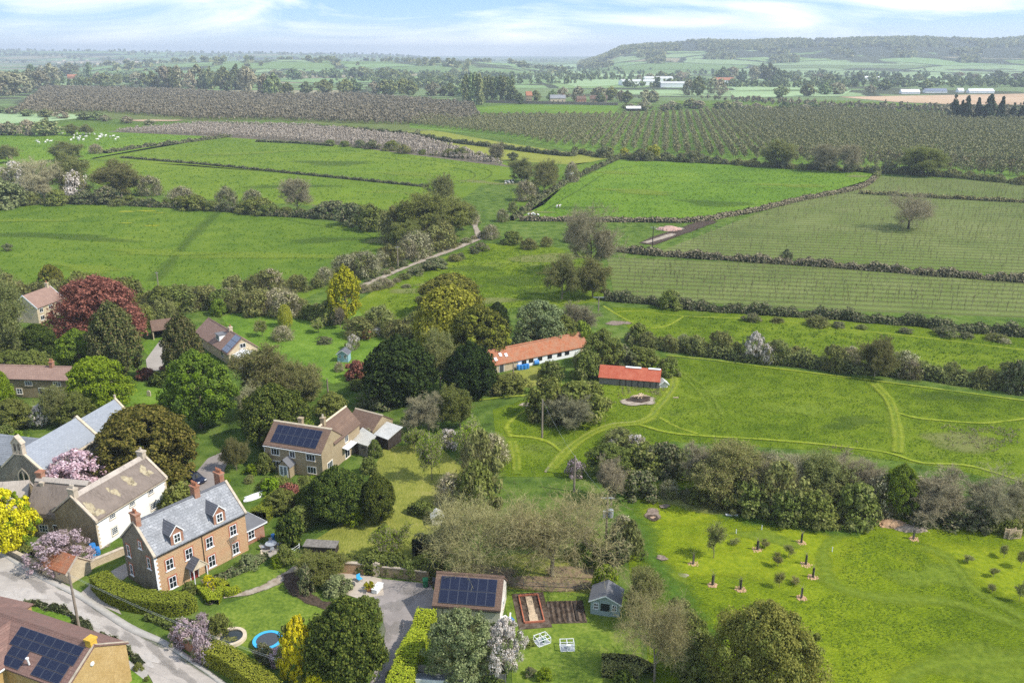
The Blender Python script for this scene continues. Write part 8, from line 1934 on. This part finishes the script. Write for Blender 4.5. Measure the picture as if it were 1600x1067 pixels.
# ------------------------------------------------------------------ far trees
for x_, b_, t_, w_ in ((1489,187,147,17), (1500,189,156,12), (1508,190,149,18), (1525,190,152,17), (1543,191,147,24), (1562,191,150,17), (1581,190,160,15), (1598,191,156,20), (1614,191,150,20)): T('spruce', x_, b_, t_, w_, 'tall dark conifer in the group at the right beyond the big orchard', 'dark conifers beyond the big orchard', 'conifer_tree')
for x_, t_ in ((729,115), (736,113), (743,112), (750,114)): T('lombardy', x_, 164, t_, 13, 'tall poplar in the clump beyond the orchard', 'poplars in the clump', 'poplar_tree')
for i_ in range(8): T('lombardy', 758+i_*6, 161, 116+VR.random()*3, 11, 'dark poplar in the row right of the tallest poplars', 'dark poplars in the row', 'poplar_tree')
T('lombardy', 141, 126, 97, 11, 'single slim poplar left of the pale wood')
row(['farbrown','fargreen','farbrown'], [(240,140),(290,140),(340,142),(400,146),(430,148)], 9, 38, 26, 'tree in the tall grey-green row at the edge of the brown orchards', 'trees in the tall row beyond the brown orchards', 'distant_tree')
row(['farbrown','fargreen','farbrown'], [(-10,150),(20,148),(50,142),(85,134)], 12, 34, 30, 'tree in the wood at the far left', 'trees in the far left wood', 'distant_tree')
row(['fargreen','farbrown','farlime'], [(-10,135),(30,128),(70,122),(110,122)], 14, 24, 26, 'tree in the back of the wood at the far left', 'trees behind the far left wood', 'distant_tree')
row(['fargreen','farlime','farbrown'], [(120,134),(165,132),(200,130),(240,132)], 12, 17, 22, 'tree beside the small pink house on the left skyline', 'trees beside the small pink house', 'distant_tree')
row(['fargreen','farbrown','farlime','farbrown'], [(430,150),(480,148),(540,146),(600,146),(660,148),(720,152)], 14, 22, 26, 'tree in the broken wood beyond the brown orchards', 'trees in the broken wood', 'distant_tree')
row(['fargreen','farbrown','farlime'], [(400,128),(460,124),(520,122),(580,124),(640,126),(700,128)], 15, 16, 24, 'tree in the hazy wood behind the broken wood', 'trees in the hazy wood', 'distant_tree')
row(['fargreen','farbrown','farlime'], [(800,162),(840,158),(880,156),(930,158),(970,160),(1020,160)], 12, 22, 22, 'garden tree among the hamlet houses', 'trees among the hamlet houses', 'distant_tree')
row(['farbrown','fargreen'], [(975,172),(1050,172),(1120,170),(1200,176),(1300,172)], 14, 14, 22, 'bush in the far hedge above the big orchard', 'bushes above the big orchard', 'distant_tree')
row(['farlime','farbrown'], [(1075,148),(1090,148),(1110,147),(1125,148)], 11, 34, 26, 'tall pale poplar wood behind the hamlet', 'trees in the pale poplar wood', 'distant_tree')
row(['farbrown','fargreen'], [(1130,128),(1160,127),(1190,126),(1215,128)], 12, 26, 22, 'tree in the pale row below the hill', 'trees in the pale row below the hill', 'distant_tree')
row(['farbrown','fargreen','farlime'], [(1000,128),(1030,126),(1060,126),(1085,124)], 11, 16, 20, 'tree in the dark copse left of the pale row', 'trees in the dark copse', 'distant_tree')
row(['farbrown','fargreen','farlime'], [(1210,130),(1260,128),(1310,130),(1380,128),(1410,130)], 14, 16, 24, 'tree scattered in the far right meadows', 'trees in the far right meadows', 'distant_tree')
row(['fargreen','farbrown'], [(1220,152),(1290,150),(1330,150),(1385,142),(1440,140)], 24, 18, 24, 'tree at the edge of the ploughed field', 'trees by the ploughed field', 'distant_tree')
row(['fargreen','farbrown'], [(1440,128),(1500,126),(1560,126),(1600,124)], 20, 14, 22, 'tree in the hedge behind the white polytunnels', 'trees behind the polytunnels', 'distant_tree')
row(['fargreen','farbrown'], [(0,178),(40,182),(110,186),(150,188),(180,192),(230,194)], 14, 12, 22, 'dark bush along the pale fields at the left', 'bushes along the pale fields', 'distant_bush')
row(['farbrown','fargreen'], [(0,214),(30,212),(60,212),(90,210)], 16, 26, 34, 'grey tree clump above the sheep field', 'trees above the sheep field', 'distant_tree')
T('budding', 112, 212, 192, 24, 'round brown tree right above the sheep'); T('budding', 134, 212, 193, 22, 'dark bare tree right of the round brown tree')
# far hedges and copses: one mass of specks
rng = np.random.default_rng(5)
blobs = []
for _ in range(5):
    p, N = canopy(rng, .5, 10, 5, 'egg', 8, 5, 2., .4); V, Q = leaf_quads(p, N, 3.4, rng); blobs.append((V, Q, np.zeros((0, 3), np.int32), None))
pts = []
def fline(a, b, n, wob=.6):
    for _ in range(n):
        t = rng.random(); pts.append(P(a[0]+(b[0]-a[0])*t, max(86.5, a[1]+(b[1]-a[1])*t + rng.normal()*wob)))
for ya in (93, 96, 99, 102, 105, 108, 112, 116, 120, 125, 131, 137):
    for k in range(7):
        x0 = rng.random()*1700-50; L0 = 80 + 260*rng.random(); fline((x0, ya+rng.normal()), (x0+L0, ya+rng.normal()*1.6), int(L0*(.22 if ya < 110 else .14)), .35)
for x0, x1, ya, n, wb in ((-20, 420, 97, 150, 1.4), (300, 520, 112, 70, 1.2), (420, 760, 118, 170, 2.4), (700, 960, 122, 120, 2), (790, 1000, 108, 90, 1.), (1180, 1460, 120, 100, 1.5), (1400, 1640, 110, 90, 1.), (950, 1200, 104, 140, 1.5), (1400, 1640, 135, 90, 1.2), (640, 760, 134, 90, 2.)): fline((x0, ya), (x1, ya+rng.normal()), n, wb)
V, Q, T_ = bake(blobs, pts, .6 + .9*rng.random(len(pts)), rng); tag(link('far_woodland', mesh_np('far_woodland', V, Q, None, [MATS['lf_far']])), 'hedges and copses of the far vale', 'woodland', None, 'stuff')
# ------------------------------------------------------------------ far buildings
def far_house(name, label, px, py, w, d, h, hr, rz, wall, roofm, cat='house', chim=True):
    x, y = P(px, py); o = empty(name, (x, y, 0), rz); tag(o, label, cat)
    m = MB(); m.poly([(-w/2,0,0),(w/2,0,0),(w/2,0,h),(-w/2,0,h)]); m.poly([(w/2,0,0),(w/2,d,0),(w/2,d,h),(w/2,d/2,hr),(w/2,0,h)]); m.poly([(w/2,d,0),(-w/2,d,0),(-w/2,d,h),(w/2,d,h)]); m.poly([(-w/2,d,0),(-w/2,0,0),(-w/2,0,h),(-w/2,d/2,hr),(-w/2,d,h)]); m.build('wall', MATS[wall], o)
    m = MB(); s_ = (hr-h)/(d/2); e = .4; m.prism([(-e,h-e*s_+.03),(d/2,hr+.03),(d+e,h-e*s_+.03),(d+e,h-e*s_+.25),(d/2,hr+.25),(-e,h-e*s_+.25)], -w/2-.3, w/2+.3); m.build('roof', MATS[roofm], o)
    if chim:
        m = MB(); m.box(w*.35-.5, w*.35+.5, d/2-.5, d/2+.5, hr-.3, hr+1.5); m.build('chimney', MATS['w_brick'], o)
        for u in (-.3, 0, .3):
            m = MB(); m.box(u*w-.6, u*w+.6, -.06, 0, 1., 2.4); m.build('window', MATS['glass'], o)
    return o
far_house('farmhouse', 'small pink brick house in trees on the left skyline', 113, 124, 22, 10, 6, 11, .2, 'w_brick', 'rf_pantile')
far_house('hamlet_house', 'hamlet house with pale slate roof', 872, 160, 20, 9, 5, 9, .1, 'w_cream', 'rf_slate'); far_house('hamlet_house', 'hamlet house with tall pink gable at the left', 827, 158, 8, 12, 7, 12, .1, 'w_buff', 'rf_pantile'); far_house('hamlet_house', 'hamlet house with dark brown roof at the right', 935, 161, 22, 10, 5, 9, -.1, 'w_buff', 'rf_brown'); far_house('hamlet_house', 'small hamlet house between the slate and the brown roofs', 909, 161, 12, 8, 5, 8, .2, 'w_brick', 'rf_brown')
far_house('brick_house', 'row of red-roofed houses right of the pale poplar wood', 1132, 131, 40, 12, 7, 12, .1, 'w_white', 'rf_pantile')
wallrun('hamlet_wall', 'long dark wall in front of the hamlet', [(760,161),(860,163),(965,165)], 1., 3.2, 'w_grey')
for px, py, w, d, h, rz, lb in ((1000, 134, 70, 40, 11, .1, 'white warehouse at the left of the industrial group'), (1030, 131, 60, 30, 14, .05, 'tallest white warehouse of the industrial group'), (1058, 137, 60, 36, 10, -.05, 'white warehouse at the right of the industrial group')):
    far_house('warehouse', lb, px, py, w, d, h*.7, h, rz, 'w_white', 'rf_tin', 'warehouse', False)
for px, py, w, lb in ((1423, 147, 29, 'broad white barn at the edge of the ploughed field'), (1463, 145.5, 35, 'long grey polytunnel right of the white barn'), (1534, 146, 40, 'long white polytunnel at the right'), (1502, 145, 9, 'small white shed between the polytunnels')):
    far_house('farm_building', lb, px, py, w, 11, 3, 6.5, 0., 'w_white', 'solar_grey' if 'grey' in lb else 'w_white', 'barn', False)
far_house('farm_building', 'small white building in the far right trees', 1363, 126, 34, 14, 6, 9, 0., 'w_white', 'w_white', 'barn', False); far_house('farm_building', 'pair of white roofs far out at the right edge', 1555, 122, 40, 16, 5, 8, 0., 'w_white', 'w_white', 'barn', False); far_house('farm_building', 'tiny white-roofed barn in the orchard hedge', 990, 174, 16, 7, 3, 5, 0., 'wood_dark', 'w_white', 'barn', False)
# specks of distant village houses
for i in range(36):
    a, b_ = ((960, 1090), (88, 96)) if i < 20 else ((90, 260), (98, 104))
    px, py = a[0] + rng.random()*(a[1]-a[0]), b_[0] + rng.random()*(b_[1]-b_[0]); x, y = P(px, py); s_ = 1 if y < 6000 else .9
    z0 = hill_z(x, y) if 'hill_z' in globals() else 0
    m = MB(); w = 12 + 8*rng.random(); m.box(-w/2, w/2, -5, 5, 0, 6); m.prism([(-5.5,6),(5.5,6),(0,10)], -w/2-.5, w/2+.5); o = m.build('village_house', MATS['w_cream'], None, (x, y, z0), (0, 0, rng.random()*.8)); tag(o, 'pale speck of a house in the distant village under the hill' if i < 20 else 'pale speck of a house in the far left vale', 'house', 'houses of the distant village' if i < 20 else 'houses of the far left vale')
# ------------------------------------------------------------------ haze, sky, sun, camera
g = NT('haze_air'); pv = g.n('ShaderNodeVolumePrincipled')
HAZE = 1.45e-4
pv.inputs['Color'].default_value = (.82, .91, 1.0, 1); pv.inputs['Density'].default_value = HAZE; pv.inputs['Anisotropy'].default_value = .1
g.l(pv.outputs[0], g.out.inputs['Volume'])
m = MB(); m.box(-15500, 15500, -600, 15500, -2.0, 165); hz = m.build('haze', g.mat); tag(hz, 'thin blue haze over the vale', 'haze', None, 'stuff')

SUN = Vector((.94, -.30, 0)).normalized(); EL = math.radians(47)
w = bpy.data.worlds.new('World'); SC.world = w; w.use_nodes = True; nt = w.node_tree; nt.nodes.clear()
def wn(t, **k):
    o = nt.nodes.new(t)
    for a, c in k.items(): setattr(o, a, c)
    return o
sky = wn('ShaderNodeTexSky', sky_type='NISHITA'); sky.sun_disc = False; sky.sun_elevation = EL; sky.sun_rotation = math.atan2(SUN.x, SUN.y); sky.air_density = 1.0; sky.dust_density = .15; sky.ozone_density = 3.0
tc = wn('ShaderNodeTexCoord'); mp = wn('ShaderNodeMapping'); mp.inputs['Scale'].default_value = (2.6, 2.6, 17); mp.inputs['Rotation'].default_value = (0, 0, .4); nt.links.new(tc.outputs['Generated'], mp.inputs[0])
nz = wn('ShaderNodeTexNoise'); nz.inputs['Scale'].default_value = 1.5; nz.inputs['Detail'].default_value = 7; nz.inputs['Roughness'].default_value = .55; nz.inputs['Distortion'].default_value = .6; nt.links.new(mp.outputs[0], nz.inputs['Vector'])
rp = wn('ShaderNodeValToRGB'); rp.color_ramp.elements[0].position = .45; rp.color_ramp.elements[1].position = .66; nt.links.new(nz.outputs['Fac'], rp.inputs[0])
mx = wn('ShaderNodeMix', data_type='RGBA'); nt.links.new(rp.outputs[0], mx.inputs['Factor']); 
sx = wn('ShaderNodeSeparateXYZ'); nt.links.new(tc.outputs['Generated'], sx.inputs[0])
gr = wn('ShaderNodeValToRGB'); nt.links.new(sx.outputs[2], gr.inputs[0]); e = gr.color_ramp.elements; e[0].position = 0.; e[0].color = (.86,.93,1.,1); e[1].position = .10; e[1].color = (.20,.47,.82,1); e.new(.035).color = (.48,.72,.95,1)
gs = wn('ShaderNodeVectorMath', operation='SCALE'); nt.links.new(gr.outputs[0], gs.inputs[0]); gs.inputs['Scale'].default_value = 5.0
hf = wn('ShaderNodeMapRange'); nt.links.new(sx.outputs[2], hf.inputs[0]); hf.inputs[1].default_value = .08; hf.inputs[2].default_value = .3
m0 = wn('ShaderNodeMix', data_type='RGBA'); nt.links.new(hf.outputs[0], m0.inputs['Factor']); nt.links.new(gs.outputs[0], m0.inputs[6]); nt.links.new(sky.outputs[0], m0.inputs[7])
nt.links.new(m0.outputs[2], mx.inputs[6]); mx.inputs[7].default_value = (6.2, 6.4, 6.6, 1)
bg = wn('ShaderNodeBackground'); bg.inputs['Strength'].default_value = .15; nt.links.new(mx.outputs[2], bg.inputs['Color'])
ow = wn('ShaderNodeOutputWorld'); nt.links.new(bg.outputs[0], ow.inputs['Surface'])

sl = bpy.data.lights.new('sun', 'SUN'); sl.energy = 3.3; sl.angle = math.radians(.6); sl.color = (1., .955, .88)
so = bpy.data.objects.new('sun', sl); COL.objects.link(so)
dirv = Vector((SUN.x*math.cos(EL), SUN.y*math.cos(EL), math.sin(EL))); so.rotation_euler = dirv.to_track_quat('Z', 'Y').to_euler(); so.location = dirv*300

cam = bpy.data.cameras.new('camera'); co = bpy.data.objects.new('camera', cam); COL.objects.link(co)
co.location = (0, 0, CAM_H); co.rotation_euler = (math.pi/2 - TH, 0, 0)
cam.sensor_width = 36; cam.lens = 36*FPX/1600; cam.clip_start = .5; cam.clip_end = 60000
SC.camera = co
vs = SC.view_settings; vs.view_transform = 'Standard'; vs.look = 'None'; vs.exposure = 0.68; vs.gamma = 1
cy = SC.cycles; cy.max_bounces = 6; cy.diffuse_bounces = 2; cy.glossy_bounces = 2; cy.transmission_bounces = 3; cy.transparent_max_bounces = 10; cy.volume_bounces = 0
cy.use_denoising = False; cy.caustics_reflective = False; cy.caustics_refractive = False; cy.use_adaptive_sampling = False
